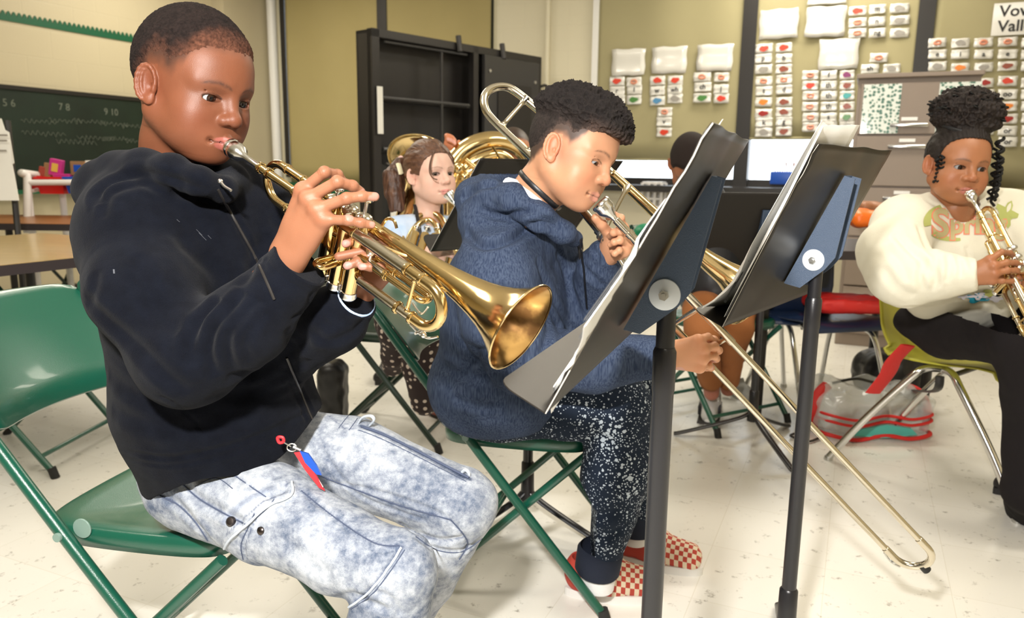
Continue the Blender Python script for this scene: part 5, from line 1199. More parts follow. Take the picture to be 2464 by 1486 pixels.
def nails_front(part, tips, col, r=.0062):      # nails that face the camera on curled fingers
    V, Q, C_ = part
    for t_, ax in tips:
        c = t_-f_*.006; d = V-c; a = d@nrm(ax); b = np.linalg.norm(d-np.outer(a, nrm(ax)), axis=1); k = np.clip(1.3-np.sqrt((a/(r*1.1))**2+(b/(r*.85))**2), 0, .3)/.3
        C_ = C_*(1-k[:, None])+np.array(col)*k[:, None]
    return V, Q, C_
hl = nails_front(hl, [(fg[0][-1], r_), (fg[2][-1], r_), (fg[3][-1], r_)], (.42, .20, .17))
sR, sL = p(310, 545, 1.17), p(628, 520, 1.33); fl1 = flesh([(p(418, 420, 1.235), .045), (p(455, 560, 1.26), .075), (p(500, 800, 1.30), .085), (p(500, 1080, 1.37), .09)], [[p(440, 520, 1.25), sR, p(448, 868, 1.095), wr1], [p(450, 520, 1.26), sL, p(665, 855, 1.27), wr2]], sk1)
Vb, Qb, Cb = join([hv, hr, hl, fl1]); mesh_obj('body', Vb, Qb, M['skin1'], P1, cols=Cb)
# hoodie
M['hood1'] = mat('black_navy_fleece', (.0020, .0028, .0060), .95, sheen=.03, bump=.6, bscale=700, spec=.12, col2=(.0034, .0046, .0090), vscale=40)
H1 = Field(at(120, 300, 1.4)-V3(.12, .45, .95), at(930, 330, 1.25)+V3(.05, .42, .10), .0036)
H1 = Field((-.83, .88, .38), (-.14, 1.62, 1.17), .0036)
sR, sL = p(322, 545, 1.17), p(628, 520, 1.33); ac = nrm(sL-sR)
ap = nrm(np.cross(ac, Z)); Rt = np.stack([ac, ap, Z], 1)
H1.add(el(p(455, 600, 1.27), (.165, .118, .17), Rt), .03)
H1.add(el(p(500, 780, 1.29), (.160, .130, .17), Rt), .05)
H1.add(el(p(520, 960, 1.325), (.172, .145, .13), Rt), .05)
H1.add(el(p(545, 1060, 1.345), (.155, .138, .10), Rt), .04)
H1.add(rc(p(515, 1130, 1.36), p(640, 1070, 1.38), .120, .115), .03)
H1.add(rc(p(400, 460, 1.235), sR, .052, .067), .05); H1.add(rc(p(520, 455, 1.27), sL, .055, .066), .05)
eR = p(448, 868, 1.095); H1.add(rc(sR+V3(0, 0, -.01), p(346, 700, 1.12), .067, .071), .04); H1.add(rc(p(346, 700, 1.12), eR, .074, .060), .03)
H1.add(rc(eR, p(590, 780, 1.08), .062, .058), .035); H1.add(rc(p(590, 780, 1.08), p(700, 662, 1.075), .056, .041), .02); H1.add(rc(p(690, 672, 1.075), p(716, 640, 1.07), .0415, .0415), .01)
eL = p(665, 855, 1.27); H1.add(rc(sL, eL, .062, .056), .03); H1.add(rc(eL, p(800, 770, 1.18), .060, .052), .03); H1.add(rc(p(800, 770, 1.18), p(850, 725, 1.15), .050, .037), .012)
# hood: a thick roll round the neck, fuller behind
hd = [(262, 490, 1.23, .036), (252, 452, 1.235, .036), (288, 416, 1.21, .030), (345, 402, 1.165, .025), (415, 412, 1.13, .023), (478, 434, 1.12, .019), (530, 456, 1.15, .017)]
for a, b in zip(hd[:-1], hd[1:]): H1.add(rc(p(*a[:3]), p(*b[:3]), a[3], b[3]), .018)
hb = [(252, 452, 1.235, .034), (288, 416, 1.29, .031), (350, 398, 1.34, .027), (450, 395, 1.35, .024), (530, 418, 1.30, .022), (560, 432, 1.22, .020), (540, 456, 1.16, .017)]
for a, b in zip(hb[:-1], hb[1:]): H1.add(rc(p(*a[:3]), p(*b[:3]), a[3], b[3]), .018)
H1.add(el(p(318, 462, 1.26), (.080, .072, .046), Rt), .03)
# cavities: neck opening, cuffs, hem
H1.cut(rc(p(425, 330, 1.225), p(430, 440, 1.24), .060, .050), .012)
d_ = nrm(p(732, 622, 1.067)-p(706, 652, 1.074)); H1.cut(rbox(p(720, 636, 1.070)+d_*.05, (.05, .07, .07), basis(d_, Z), .002), .002)
d_ = nrm(p(868, 706, 1.14)-p(850, 724, 1.152)); H1.cut(rbox(p(860, 716, 1.147)+d_*.04, (.04, .05, .05), basis(d_, Z), .002), .002)
ha, hb_, hc = p(352, 1214, 1.27), p(770, 1022, 1.30), p(590, 1040, 1.52); hn = nrm(np.cross(hb_-ha, hc-ha)); hn = hn if hn[2] < 0 else -hn
H1.cut(rc(p(730, 840, 1.20), p(700, 640, 1.21), .012, .012), .03)
H1.clip(lambda X, Y, Zg: (X-ha[0])*hn[0]+(Y-ha[1])*hn[1]+(Zg-ha[2])*hn[2]-.016*np.sin(X*23+Y*9))
cr = [([(205, 722), (262, 775), (332, 835), (400, 905), (452, 945)], .006, .010), ([(332, 610), (352, 690), (388, 760), (430, 800)], .005, .010),
      ([(520, 905), (500, 850), (512, 790), (552, 742), (590, 700)], .0100, .0085), ([(560, 895), (545, 840), (552, 795), (585, 755), (622, 715)], .0090, .008), ([(470, 880), (462, 820), (485, 760), (530, 715)], .008, .009),
      ([(600, 870), (588, 828), (600, 790), (640, 745)], .004, .007), ([(640, 560), (618, 610), (600, 655), (575, 690)], .004, .010), ([(430, 560), (452, 600), (500, 640), (545, 668)], .004, .012),
      ([(545, 905), (640, 885), (720, 830), (790, 770)], .006, .010), ([(500, 955), (600, 940), (680, 900), (740, 860)], .004, .010),
      ([(300, 1085), (400, 1102), (520, 1082), (640, 1042), (755, 985)], .0035, .005), ([(290, 1100), (400, 1118), (520, 1098), (640, 1058), (760, 1002)], .0025, .004),
      ([(540, 470), (590, 560), (640, 650)], .0025, .004), ([(528, 466), (578, 560), (628, 655)], .0018, .003), ([(676, 880), (700, 930), (728, 985), (742, 1030)], .0030, .004), ([(700, 870), (722, 930), (748, 980), (765, 1020)], .0030, .004),
      ([(440, 985), (470, 1015), (480, 1040)], .002, .003), ([(440, 985), (400, 960), (380, 955)], .002, .004),
      ([(262, 900), (300, 930), (380, 980), (430, 1010)], .004, .012), ([(270, 985), (330, 1010), (420, 1030), (520, 1020)], .004, .012), ([(560, 960), (630, 950), (700, 925)], .003, .010),
      ([(240, 490), (236, 462), (268, 435), (340, 420), (420, 436), (500, 464)], .007, .009), ([(250, 525), (262, 470), (320, 445), (400, 452), (480, 480), (535, 500)], .005, .007),
      ([(205, 735), (225, 700), (232, 650)], .003, .008), ([(765, 600), (700, 560), (650, 520)], .003, .01), ([(700, 770), (735, 740), (752, 700)], .0025, .004), ([(610, 600), (640, 625), (720, 690), (745, 715)], .0016, .003),
      ([(740, 800), (790, 820), (850, 800), (880, 760)], .004, .008), ([(690, 790), (700, 850), (690, 900)], .004, .008)]
def cuff_f(V, N_): return V
o, Vx, Qx = cloth('hoodie', H1, M['hood1'], P1, cr, seed=2, wr=.0030, wsc=12, it=2)
hoodie1 = o
# zipper with pull, chalk-like marks
zc = cast(Vx, Qx, [[(524, 455), (570, 540), (625, 640), (660, 720)], [(690, 860), (730, 960), (757, 1022)]])
for c in zc:
    if len(c) > 3: MB().tube([q[0]+q[1]*.0006 for q in c], .0022, 8).build('zipper', M['blackf'], hoodie1)
zp = p(530, 436, 1.11); MB().tube(spline([zp, p(540, 448, 1.105), p(556, 458, 1.10)], 5), .0022, 8).ball(zp, .004).build('zip_pull', M['steel'], hoodie1)
mk = cast(Vx, Qx, [[(472, 552), (486, 566)], [(478, 560), (496, 578)], [(500, 566), (508, 574)], [(274, 648), (275, 658)], [(425, 528), (432, 534)]])
for c in mk:
    if len(c) > 2: MB().tube([q[0]+q[1]*.0004 for q in c], .0012, 6, sx=.4).build('chalk_mark', mat('chalk_dust', (.07, .075, .09), .9), hoodie1)
# light blue shirt cuff inside the far sleeve and rim of the near one
M['shirt1'] = mat('pale_blue_knit', (.35, .48, .72), .8)
q = [p(848, 722, 1.15)+0*V3(1, 1, 1)]
def cuff(c, ax, r, r2, L_, m, name, root):
    MB().lathe([(r2, -L_), (r, -L_*.6), (r, 0), (r*.94, .002), (r*.90, -.002), (r*.88, -L_)], c, ax, 28).build(name, m, root)
cuff(p(858, 716, 1.147), p(868, 706, 1.14)-p(850, 724, 1.152), .0325, .030, .02, M['shirt1'], 'shirt_cuff', P1)
cuff(p(722, 634, 1.070), p(732, 622, 1.067)-p(706, 652, 1.074), .0425, .041, .020, M['hood1'], 'sleeve_rib', hoodie1)
# ------------------------------------------------------------------ jeans
def denim():
    m = mat('acid_wash_denim', (.6, .68, .8), .82, attr=True, bump=.5, bscale=900, spec=.25); nt = m.node_tree; N = nt.nodes.new; Lk = nt.links.new; b = nt.nodes['Principled BSDF']
    tc = N('ShaderNodeTexCoord'); a = N('ShaderNodeAttribute'); a.attribute_name = 'Col'
    def nz(s, d, lo, hi, rg=.7):
        n = N('ShaderNodeTexNoise'); n.inputs['Scale'].default_value = s; n.inputs['Detail'].default_value = d; n.inputs['Roughness'].default_value = rg; Lk(tc.outputs['Object'], n.inputs[0]); r = N('ShaderNodeMapRange'); r.inputs[1].default_value = lo; r.inputs[2].default_value = hi; Lk(n.outputs[0], r.inputs[0]); return r.outputs[0]
    n1, n2, n3 = nz(9, 8, .42, .59), nz(65, 7, .38, .66), nz(900, 2, .3, .7)
    m1 = N('ShaderNodeMix'); m1.data_type = 'RGBA'; m1.inputs[6].default_value = (.11, .145, .225, 1); m1.inputs[7].default_value = (.58, .62, .68, 1)
    s = N('ShaderNodeMath'); s.operation = 'MULTIPLY_ADD'; s.use_clamp = True; Lk(n2, s.inputs[0]); s.inputs[1].default_value = .55
    t = N('ShaderNodeMath'); t.operation = 'MULTIPLY'; Lk(n1, t.inputs[0]); t.inputs[1].default_value = .62; Lk(t.outputs[0], s.inputs[2]); Lk(s.outputs[0], m1.inputs[0])
    m2 = N('ShaderNodeMix'); m2.data_type = 'RGBA'; m2.blend_type = 'MULTIPLY'; m2.inputs[0].default_value = 1; Lk(m1.outputs[2], m2.inputs[6]); Lk(a.outputs['Color'], m2.inputs[7])
    m3 = N('ShaderNodeMix'); m3.data_type = 'RGBA'; m3.blend_type = 'MULTIPLY'; m3.inputs[0].default_value = .25; Lk(m2.outputs[2], m3.inputs[6]); cb = N('ShaderNodeCombineColor'); [Lk(n3, cb.inputs[i]) for i in range(3)]; Lk(cb.outputs[0], m3.inputs[7]); Lk(m3.outputs[2], b.inputs[0])
    return m
M['denim'] = denim()
J = Field((-.80, .93, .02), (.10, 1.78, .66), .0036)
hR, hL = p(458, 1158, 1.335), p(610, 1075, 1.47); kR, kL = p(955, 1372, 1.150), p(1106, 1214, 1.385)
J.add(el(p(540, 1120, 1.40), (.135, .120, .090), Rt), .02)
J.add(rc(hR, p(640, 1228, 1.265), .082, .078), .03); J.add(rc(p(640, 1228, 1.265), p(815, 1318, 1.20), .078, .066), .015); J.add(rc(p(815, 1318, 1.20), kR, .066, .060), .015)
J.add(rc(hL, p(850, 1110, 1.43), .090, .079), .012); J.add(rc(p(850, 1110, 1.43), kL, .079, .068), .008)
aR, aL = p(905, 1720, 1.235), p(925, 1555, 1.515)
J.add(rc(kR, p(930, 1530, 1.175), .060, .063), .01); J.add(rc(p(930, 1530, 1.175), aR, .063, .055), .01)
J.add(rc(kL, p(1015, 1390, 1.45), .066, .060), .01); J.add(rc(p(1015, 1390, 1.45), aL, .060, .052), .01)
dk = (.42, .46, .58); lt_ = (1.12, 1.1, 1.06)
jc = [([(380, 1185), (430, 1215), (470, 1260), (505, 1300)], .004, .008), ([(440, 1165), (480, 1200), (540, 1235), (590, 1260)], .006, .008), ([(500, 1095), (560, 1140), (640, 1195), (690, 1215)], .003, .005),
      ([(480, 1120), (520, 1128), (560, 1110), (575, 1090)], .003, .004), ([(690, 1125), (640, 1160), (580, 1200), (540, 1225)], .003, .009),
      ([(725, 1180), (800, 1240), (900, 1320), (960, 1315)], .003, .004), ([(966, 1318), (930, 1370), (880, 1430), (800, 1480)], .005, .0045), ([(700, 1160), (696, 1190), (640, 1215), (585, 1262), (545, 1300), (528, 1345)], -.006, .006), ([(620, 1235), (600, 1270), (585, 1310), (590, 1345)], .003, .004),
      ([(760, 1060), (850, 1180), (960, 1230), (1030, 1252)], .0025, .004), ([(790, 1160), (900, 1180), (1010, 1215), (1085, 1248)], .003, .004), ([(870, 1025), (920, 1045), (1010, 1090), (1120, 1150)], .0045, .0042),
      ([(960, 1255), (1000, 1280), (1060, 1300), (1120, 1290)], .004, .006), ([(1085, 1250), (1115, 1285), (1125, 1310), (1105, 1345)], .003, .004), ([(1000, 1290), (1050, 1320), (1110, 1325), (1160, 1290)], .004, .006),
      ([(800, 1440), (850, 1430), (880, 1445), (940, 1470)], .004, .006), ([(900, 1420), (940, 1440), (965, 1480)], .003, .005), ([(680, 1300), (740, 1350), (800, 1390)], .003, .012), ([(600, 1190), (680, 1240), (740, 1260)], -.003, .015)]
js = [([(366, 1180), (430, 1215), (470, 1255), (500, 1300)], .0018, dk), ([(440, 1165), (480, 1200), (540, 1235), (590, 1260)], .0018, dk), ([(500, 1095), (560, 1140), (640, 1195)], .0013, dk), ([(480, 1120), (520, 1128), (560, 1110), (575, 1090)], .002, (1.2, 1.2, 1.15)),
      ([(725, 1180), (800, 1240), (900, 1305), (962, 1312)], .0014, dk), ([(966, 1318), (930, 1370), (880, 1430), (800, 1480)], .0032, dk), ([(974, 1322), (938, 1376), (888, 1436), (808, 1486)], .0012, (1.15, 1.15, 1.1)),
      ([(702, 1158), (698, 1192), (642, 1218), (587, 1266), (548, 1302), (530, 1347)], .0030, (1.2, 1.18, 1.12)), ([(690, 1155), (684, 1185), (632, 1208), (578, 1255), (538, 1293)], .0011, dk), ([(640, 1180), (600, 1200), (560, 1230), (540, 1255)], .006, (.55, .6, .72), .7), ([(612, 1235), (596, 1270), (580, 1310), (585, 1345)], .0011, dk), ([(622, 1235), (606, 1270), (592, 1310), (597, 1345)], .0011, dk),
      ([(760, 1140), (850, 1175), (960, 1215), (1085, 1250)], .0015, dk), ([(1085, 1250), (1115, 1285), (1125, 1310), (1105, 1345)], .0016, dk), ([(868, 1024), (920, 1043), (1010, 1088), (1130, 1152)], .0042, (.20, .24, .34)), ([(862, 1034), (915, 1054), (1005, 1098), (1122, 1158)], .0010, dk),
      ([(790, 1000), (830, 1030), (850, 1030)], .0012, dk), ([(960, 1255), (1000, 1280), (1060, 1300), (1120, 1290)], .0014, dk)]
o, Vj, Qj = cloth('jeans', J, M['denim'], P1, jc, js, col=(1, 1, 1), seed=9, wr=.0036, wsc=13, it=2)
jeans1 = o
def button(px, r, m, name='snap_button'):
    c = cast(Vj, Qj, [[px, (px[0]+.5, px[1])]])[0]
    if c: MB().lathe([(0, .004*r/.0075), (r*.7, .0034*r/.0075), (r, .001), (r*1.02, -.001)], c[0][0]+c[0][1]*.001, c[0][1], 22).build(name, m, jeans1)
M['gun'] = mat('gunmetal', (.10, .085, .08), .3, 1.0)
button((556, 1254), .0078, M['gun']); button((628, 1276), .0062, M['gun']); button((527, 1092), .007, M['gun'])
def flap(pts, wd, m, name, nrm_off=.004, thick=.003):
    c = cast(Vj, Qj, [pts])[0]; 
    if len(c) < 3: return
    P = [q[0]+q[1]*nrm_off for q in c]; MB().tube(P, wd, 10, sx=1, ref=c[0][1]).build(name, m, jeans1)
M['denimw'] = mat('washed_denim_edge', (.50, .55, .62), .85, bump=.4, bscale=300); M['denimd'] = mat('raw_denim_edge', (.07, .09, .15), .9, bump=.5, bscale=300)
for sp_, sr_ in (([(366, 1182), (400, 1200), (430, 1215), (470, 1255), (500, 1300)], .0011), ([(440, 1165), (480, 1200), (540, 1235), (590, 1260)], .0011), ([(500, 1095), (560, 1140), (640, 1195)], .0009), ([(482, 1120), (520, 1128), (560, 1110), (575, 1090)], .0012), ([(725, 1180), (800, 1240), (900, 1305), (962, 1312)], .0010), ([(760, 1140), (850, 1175), (960, 1215), (1085, 1250)], .0011),
               ([(1085, 1250), (1115, 1285), (1125, 1310), (1105, 1345)], .0011), ([(862, 1034), (915, 1054), (1005, 1098), (1122, 1158)], .0007), ([(612, 1235), (596, 1270), (580, 1310), (585, 1345)], .0009), ([(1000, 1290), (1050, 1322), (1110, 1327), (1160, 1295)], .0009), ([(974, 1322), (938, 1376), (888, 1436), (808, 1486)], .0010), ([(660, 1200), (640, 1225), (596, 1262)], .0008), ([(470, 1170), (520, 1150), (560, 1175)], .0007), ([(815, 1030), (828, 1012), (838, 1000)], .0008), ([(840, 1034), (852, 1018), (860, 1006)], .0008)):
    flap(sp_, sr_, M['denimd'], 'seam', .0002)
flap([(702, 1160), (698, 1192), (642, 1218), (587, 1266), (548, 1302), (532, 1345)], .0022, M['denimw'], 'pocket_flap_edge', .0015)
flap([(868, 1026), (920, 1044), (1010, 1088), (1128, 1150)], .0024, M['denimd'], 'frayed_seam', .001)
flap([(966, 1316), (932, 1370), (882, 1430), (806, 1482)], .0020, M['denimw'], 'knee_seam', .001)
# loose loops standing off the far leg
MB().tube(spline([p(860, 1022, 1.40), p(872, 1004, 1.395), p(892, 1000, 1.39), p(900, 1010, 1.39), p(890, 1022, 1.40)], 5), .0045, 8, sx=.5).build('belt_tab', M['denimw'], jeans1)
MB().tube(spline([p(1112, 1136, 1.36), p(1120, 1130, 1.355), p(1128, 1138, 1.355), p(1128, 1150, 1.36)], 5), .003, 8).build('seam_end', M['denimw'], jeans1)
# red shoes, mostly below the picture
M['reds'] = mat('red_sneaker', (.62, .02, .03), .5); M['sole'] = mat('white_sole', (.8, .79, .76), .5)
def shoe(heel, fw, L_, w_, mu, root, name='shoe', h_=.075, ms=None, res=.003):
    fw = nrm(V3(fw[0], fw[1], 0)); R = np.stack([fw, V3(-fw[1], fw[0], 0), Z], 1); F_ = Field((-.05, -w_, -.005), (L_+.04, w_, h_+.06), res)
    F_.add(rc((.035, 0, .045), (L_*.45, 0, .042), .036, .036), .03); F_.add(rc((L_*.45, 0, .040), (L_-.035, 0, .032), .037, .030), .03); F_.add(rc((.03, 0, .05), (.05, 0, h_+.01), .032, .034), .02)
    F_.cut(rc((.04, 0, h_+.005), (.045, 0, h_+.06), .026, .032), .006); F_.clip(lambda X, Y, Zg: .012-Zg+0*X+0*Y)
    V, Q = F_.mesh(); o = mesh_obj(name, V, Q, mu, root, True, False)
    b = V3(heel[0], heel[1], heel[2] if len(heel) > 2 else 0)-off(root); o.matrix_local = Matrix(((R[0][0], R[0][1], 0, b[0]), (R[1][0], R[1][1], 0, b[1]), (0, 0, 1, b[2]), (0, 0, 0, 1)))
    S_ = []
    for i in range(40):
        t = i/40*2*math.pi; x = L_*.49+math.cos(t)*(L_*.505); y = math.sin(t)*w_*.40*(1-.16*math.cos(t+.3)**2)*(.92+.14*math.cos(t)); S_.append((x, y))
    s = MB().poly([V3(x, y, .011) for x, y in S_], Z, .022).build('sole', ms or M['sole'], o, smooth=False, world=False)
    return o, V, Q
shoe(onz(905, 1740, 0)-V3(.03, 0, 0), (.9, -.45), .235, .10, M['reds'], P1); shoe(onz(900, 1600, 0)-V3(.05, -.02, 0), (.9, -.35), .235, .10, M['reds'], P1)
# keychain at the belt loop
kc = thing('keychain', 'red and blue keychain with metal ring hanging at the hoodie hem', 'keychain', p(712, 1080, 1.235))
kp = lambda x, y: p(x, y, 1.215)
MB().tube(spline([kp(668, 1052), kp(672, 1064), kp(682, 1062), kp(680, 1052)], 5, True), .0026, 8, closed=True).build('red_loop', M['reds'], kc)
MB().tube([kp(702, 1076)+(r_*math.cos(t)+u_*math.sin(t)*.8)*.0075 for t in np.linspace(0, 2*math.pi, 20, endpoint=False)], .0012, 8, closed=True).tube([kp(680, 1062), kp(700, 1074)], .0012, 6).tube([kp(706, 1074), kp(724, 1082)], .0025, 8).build('split_ring', M['steel'], kc)
MB().poly([kp(708, 1088), kp(724, 1086), kp(760, 1140), kp(782, 1180), kp(768, 1172), kp(735, 1130)], f_, .004).build('red_tag', M['reds'], kc, smooth=False)
MB().poly([kp(722, 1084), kp(742, 1090), kp(762, 1118), kp(774, 1142), kp(762, 1140), kp(735, 1112)], f_, .005).build('blue_tag', mat('iridescent_blue', (.03, .12, .6), .2, .3), kc, smooth=False)
MB().tube([kp(738, 1118), kp(756, 1140), kp(776, 1172)], .0018, 6).build('white_edge', M['sole'], kc)
# ------------------------------------------------------------------ boy with the trombone
P2 = person('boy in a denim-blue hoodie and speckled trousers playing the trombone', (at(1200, 1000, 1.8)[0], at(1200, 1000, 1.8)[1], 0))
sk2 = (.49, .245, .140); M['skin2'] = skin_mat('skin_tan', .45, .4)
R2 = ypr(-33, -15, -13); HO2 = at(1376, 365, 1.56); SC2 = .985
lips2 = place(np.array([[.0925, 0, -.0706]]), HO2, R2, SC2, .97)[0]
nk2 = R2.T@((at(1270, 492, 1.62)-HO2)/SC2)
F_, base_, E2 = head_skin(.0016, nk2, .050, cheek=1.12, lips=.82, nose=.95, lid=.60)
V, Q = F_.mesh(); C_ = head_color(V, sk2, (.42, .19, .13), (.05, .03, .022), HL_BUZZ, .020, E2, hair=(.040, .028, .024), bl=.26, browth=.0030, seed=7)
x, y, z = V.T; k = (.45*np.exp(-(((x-.035)/.022)**2+((np.abs(y)-.058)/.03)**2+((z+.020)/.018)**2)))[:, None]; C_ = C_*(1-k)+np.array((.62, .16, .11))*k
hv2 = (place(V, HO2, R2, SC2, .97), Q, C_)
def t2(X, Y, Zg):
    L_ = hairline(X, HL_BUZZ); s = sstep(.014, .05, Zg-L_); top = sstep(.046, .078, Zg+.12*np.maximum(X, 0)); return -.0012+.0035*s+.021*top+.007*top*sstep(.03, .09, X)
G = hair_shell(F_, base_, t2, 0, clipz=lambda X, Y, Zg: hairline(X, HL_BUZZ)-.004-Zg+0*Y)
Vh, Qh = G.mesh(); Nh = vnormals(Vh, Qh); tp = sstep(.040, .085, Vh[:, 2]+.12*np.maximum(Vh[:, 0], 0))
cur = 1-np.abs(vnoise(Vh, 75, 3)); cur2 = 1-np.abs(vnoise(Vh, 150, 5))
Vh = Vh+Nh*((.0085*(cur**2-.5)+.0045*(cur2**2-.5)+.0015*vnoise(Vh, 380))*tp+.0006*vnoise(Vh, 400))[:, None]
M['hair2'] = mat('curly_black_hair', (.008, .006, .006), .8, spec=.25, bump=.8, bscale=500, attr=True)
c_ = hair_cols(Vh, HL_BUZZ, (.10, .065, .052), (.022, .016, .014), .012, .045, 2, .5); c_ = c_*(1-tp[:, None])+np.array((.010, .0075, .007))*tp[:, None]*(1+1.2*np.clip(cur2-.6, 0, 1))[:, None]
mesh_obj('hair', place(Vh, HO2, R2, SC2, .97), Qh, M['hair2'], P2, cols=c_)
eyes(HO2, R2, SC2, P2, (.02, .009, .005), nrm(V3(1, .10, -.55)), .97)
# left hand under the mouthpipe
mc = [p(1500, 548, 1.575), p(1509, 566, 1.570), p(1510, 587, 1.570), p(1503, 606, 1.575)]
fg = [[p(1494, 524, 1.555), p(1478, 517, 1.550), p(1464, 523, 1.556)], [p(1492, 556, 1.540), p(1476, 560, 1.548), p(1468, 568, 1.565)],
      [p(1492, 578, 1.545), p(1478, 582, 1.545), p(1468, 588, 1.555)], [p(1490, 602, 1.548), p(1479, 610, 1.550), p(1472, 606, 1.56)]]
hl2 = hand(.0014, p(1466, 604, 1.62), p(1430, 628, 1.66), mc, fg, [p(1468, 568, 1.59), p(1448, 540, 1.565), p(1433, 524, 1.555)], tuple(c*1.05 for c in sk2), (.75, .42, .34), dors=nrm(V3(.6, .5, .3)), wr=.023, fr=.0070, pr=.0115)
# right hand on the slide brace
B2 = TB['P'](.385, .039); bp = proj_ = None
def pxd(P): d = np.asarray(P)-CAM; z = d@f_; return CX+F*(d@r_)/z, CY-F*(d@u_)/z, z
bx, by, bd = pxd(B2); q = lambda x, y, d: p(bx+(x-1705), by+(y-785), bd+d)
mc = [q(1668, 772, -.045), q(1680, 792, -.050), q(1680, 815, -.045), q(1672, 836, -.035)]
fg = [[q(1692, 764, -.030), q(1708, 775, -.005), q(1704, 788, .012)], [q(1708, 786, -.035), q(1718, 796, -.008), q(1704, 802, .012)],
      [q(1706, 808, -.030), q(1712, 816, -.004), q(1698, 820, .012)], [q(1694, 832, -.022), q(1700, 838, .0), q(1688, 840, .014)]]
hr2 = hand(.0014, q(1622, 806, -.015), q(1570, 812, -.01), mc, fg, [q(1660, 776, .0), q(1686, 768, .005), q(1706, 770, .0)], tuple(c*1.6 for c in sk2), (.75, .42, .34), dors=nrm(V3(-.1, -1, .3)), wr=.027, fr=.0076, pr=.0135, seed=4)  # skin colour raised in place of flash light missing on this hand
fl2 = flesh([(p(1262, 500, 1.63), .045), (p(1225, 640, 1.70), .075), (p(1215, 800, 1.76), .085), (p(1200, 960, 1.80), .09)], [[p(1240, 640, 1.68), p(1192, 660, 1.60), p(1255, 862, 1.60), q(1622, 806, -.015)], [p(1250, 630, 1.70), p(1330, 640, 1.82), p(1425, 745, 1.76), p(1466, 604, 1.62)]], sk2)
Vb, Qb, Cb = join([hv2, hl2, hr2, fl2]); mesh_obj('body', Vb, Qb, M['skin2'], P2, cols=Cb)
def heather(name, a, b, st, sc_=60):
    m = mat(name, a, .92, spec=.15, bump=.7, bscale=260, stretch=st, col2=b, vscale=sc_, vlo=.34, vhi=.66); return m
M['hood2'] = heather('heathered_blue_knit', (.022, .034, .070), (.060, .082, .135), (3, 3, .35), 120)
H2 = Field((-.36, 1.28, .40), (.56, 2.02, 1.06), .0038)
fw2 = nrm(V3(.93, -.36, 0)); lf2 = V3(-fw2[1], fw2[0], 0); Rt2 = np.stack([lf2, fw2, Z], 1)
s2R, s2L = p(1192, 650, 1.60), p(1330, 630, 1.82)
H2.add(el(p(1215, 690, 1.71), (.160, .120, .145), Rt2), .02); H2.add(el(p(1215, 800, 1.76), (.165, .150, .17), Rt2), .05); H2.add(el(p(1195, 930, 1.80), (.168, .158, .125), Rt2), .05)
H2.add(rc(p(1250, 560, 1.66), s2R, .065, .078), .04); H2.add(rc(p(1290, 560, 1.70), s2L, .06, .07), .04)
e2R = p(1255, 862, 1.60); H2.add(rc(s2R, p(1205, 770, 1.57), .080, .082), .03); H2.add(rc(p(1205, 770, 1.57), e2R, .080, .070), .02)
w2R = q(1588, 812, -.01); mid = (e2R+w2R)/2+V3(0, .0, -.01); H2.add(rc(e2R, mid, .070, .062), .025); H2.add(rc(mid, w2R, .060, .042), .02)
e2L = p(1425, 745, 1.76); H2.add(rc(s2L, e2L, .068, .062), .03); H2.add(rc(e2L, p(1440, 650, 1.68), .058, .048), .02); H2.add(rc(p(1440, 650, 1.68), p(1455, 615, 1.645), .046, .036), .01)
for a, b in zip([(1155, 530, 1.66, .048), (1148, 478, 1.70, .044), (1200, 436, 1.76, .038), (1262, 430, 1.80, .030)], [(1148, 478, 1.70, .044), (1200, 436, 1.76, .038), (1262, 430, 1.80, .030), (1330, 480, 1.78, .026)]): H2.add(rc(p(*a[:3]), p(*b[:3]), a[3], b[3]), .02)
for a, b in zip([(1148, 478, 1.68, .038), (1180, 470, 1.62, .032), (1235, 478, 1.575, .030), (1300, 520, 1.56, .026), (1355, 560, 1.58, .022)], [(1180, 470, 1.62, .032), (1235, 478, 1.575, .030), (1300, 520, 1.56, .026), (1355, 560, 1.58, .022), (1380, 575, 1.62, .02)]): H2.add(rc(p(*a[:3]), p(*b[:3]), a[3], b[3]), .02)
H2.add(el(p(1178, 540, 1.66), (.070, .058, .058), Rt2), .03)
H2.cut(rc(p(1268, 420, 1.64), p(1265, 520, 1.66), .066, .052), .01)
d_ = nrm(q(1640, 800, -.015)-w2R); H2.cut(rbox(w2R+d_*.058, (.05, .06, .06), basis(d_, Z), .002), .002)
H2.clip(lambda X, Y, Zg: (.492-Zg)+0*X+.10*(Y-1.75))
c2 = [([(1150, 690), (1200, 690), (1270, 700), (1330, 740)], .004, .006), ([(1120, 560), (1160, 590), (1230, 575), (1290, 540), (1350, 545)], .009, .010), ([(1150, 500), (1200, 520), (1280, 510), (1330, 535)], .005, .008), ([(1110, 480), (1150, 450), (1200, 440)], .006, .01),
      ([(1280, 720), (1330, 760), (1350, 810), (1340, 870)], .005, .010), ([(1255, 700), (1305, 745), (1320, 800), (1300, 860)], .004, .009), ([(1100, 820), (1160, 845), (1230, 850)], .005, .012), ([(1060, 880), (1120, 905), (1200, 900), (1260, 880)], .005, .012), ([(1090, 960), (1150, 975), (1220, 970)], .004, .01),
      ([(1290, 620), (1320, 700), (1370, 790), (1400, 840)], .004, .010), ([(1340, 600), (1370, 680), (1395, 760)], .004, .009), ([(1420, 590), (1440, 620), (1425, 650)], .003, .006), ([(1400, 640), (1430, 670), (1450, 690)], .004, .008), ([(1150, 840), (1130, 880), (1080, 930)], .004, .01), ([(1270, 900), (1320, 880), (1380, 870)], .004, .01)]
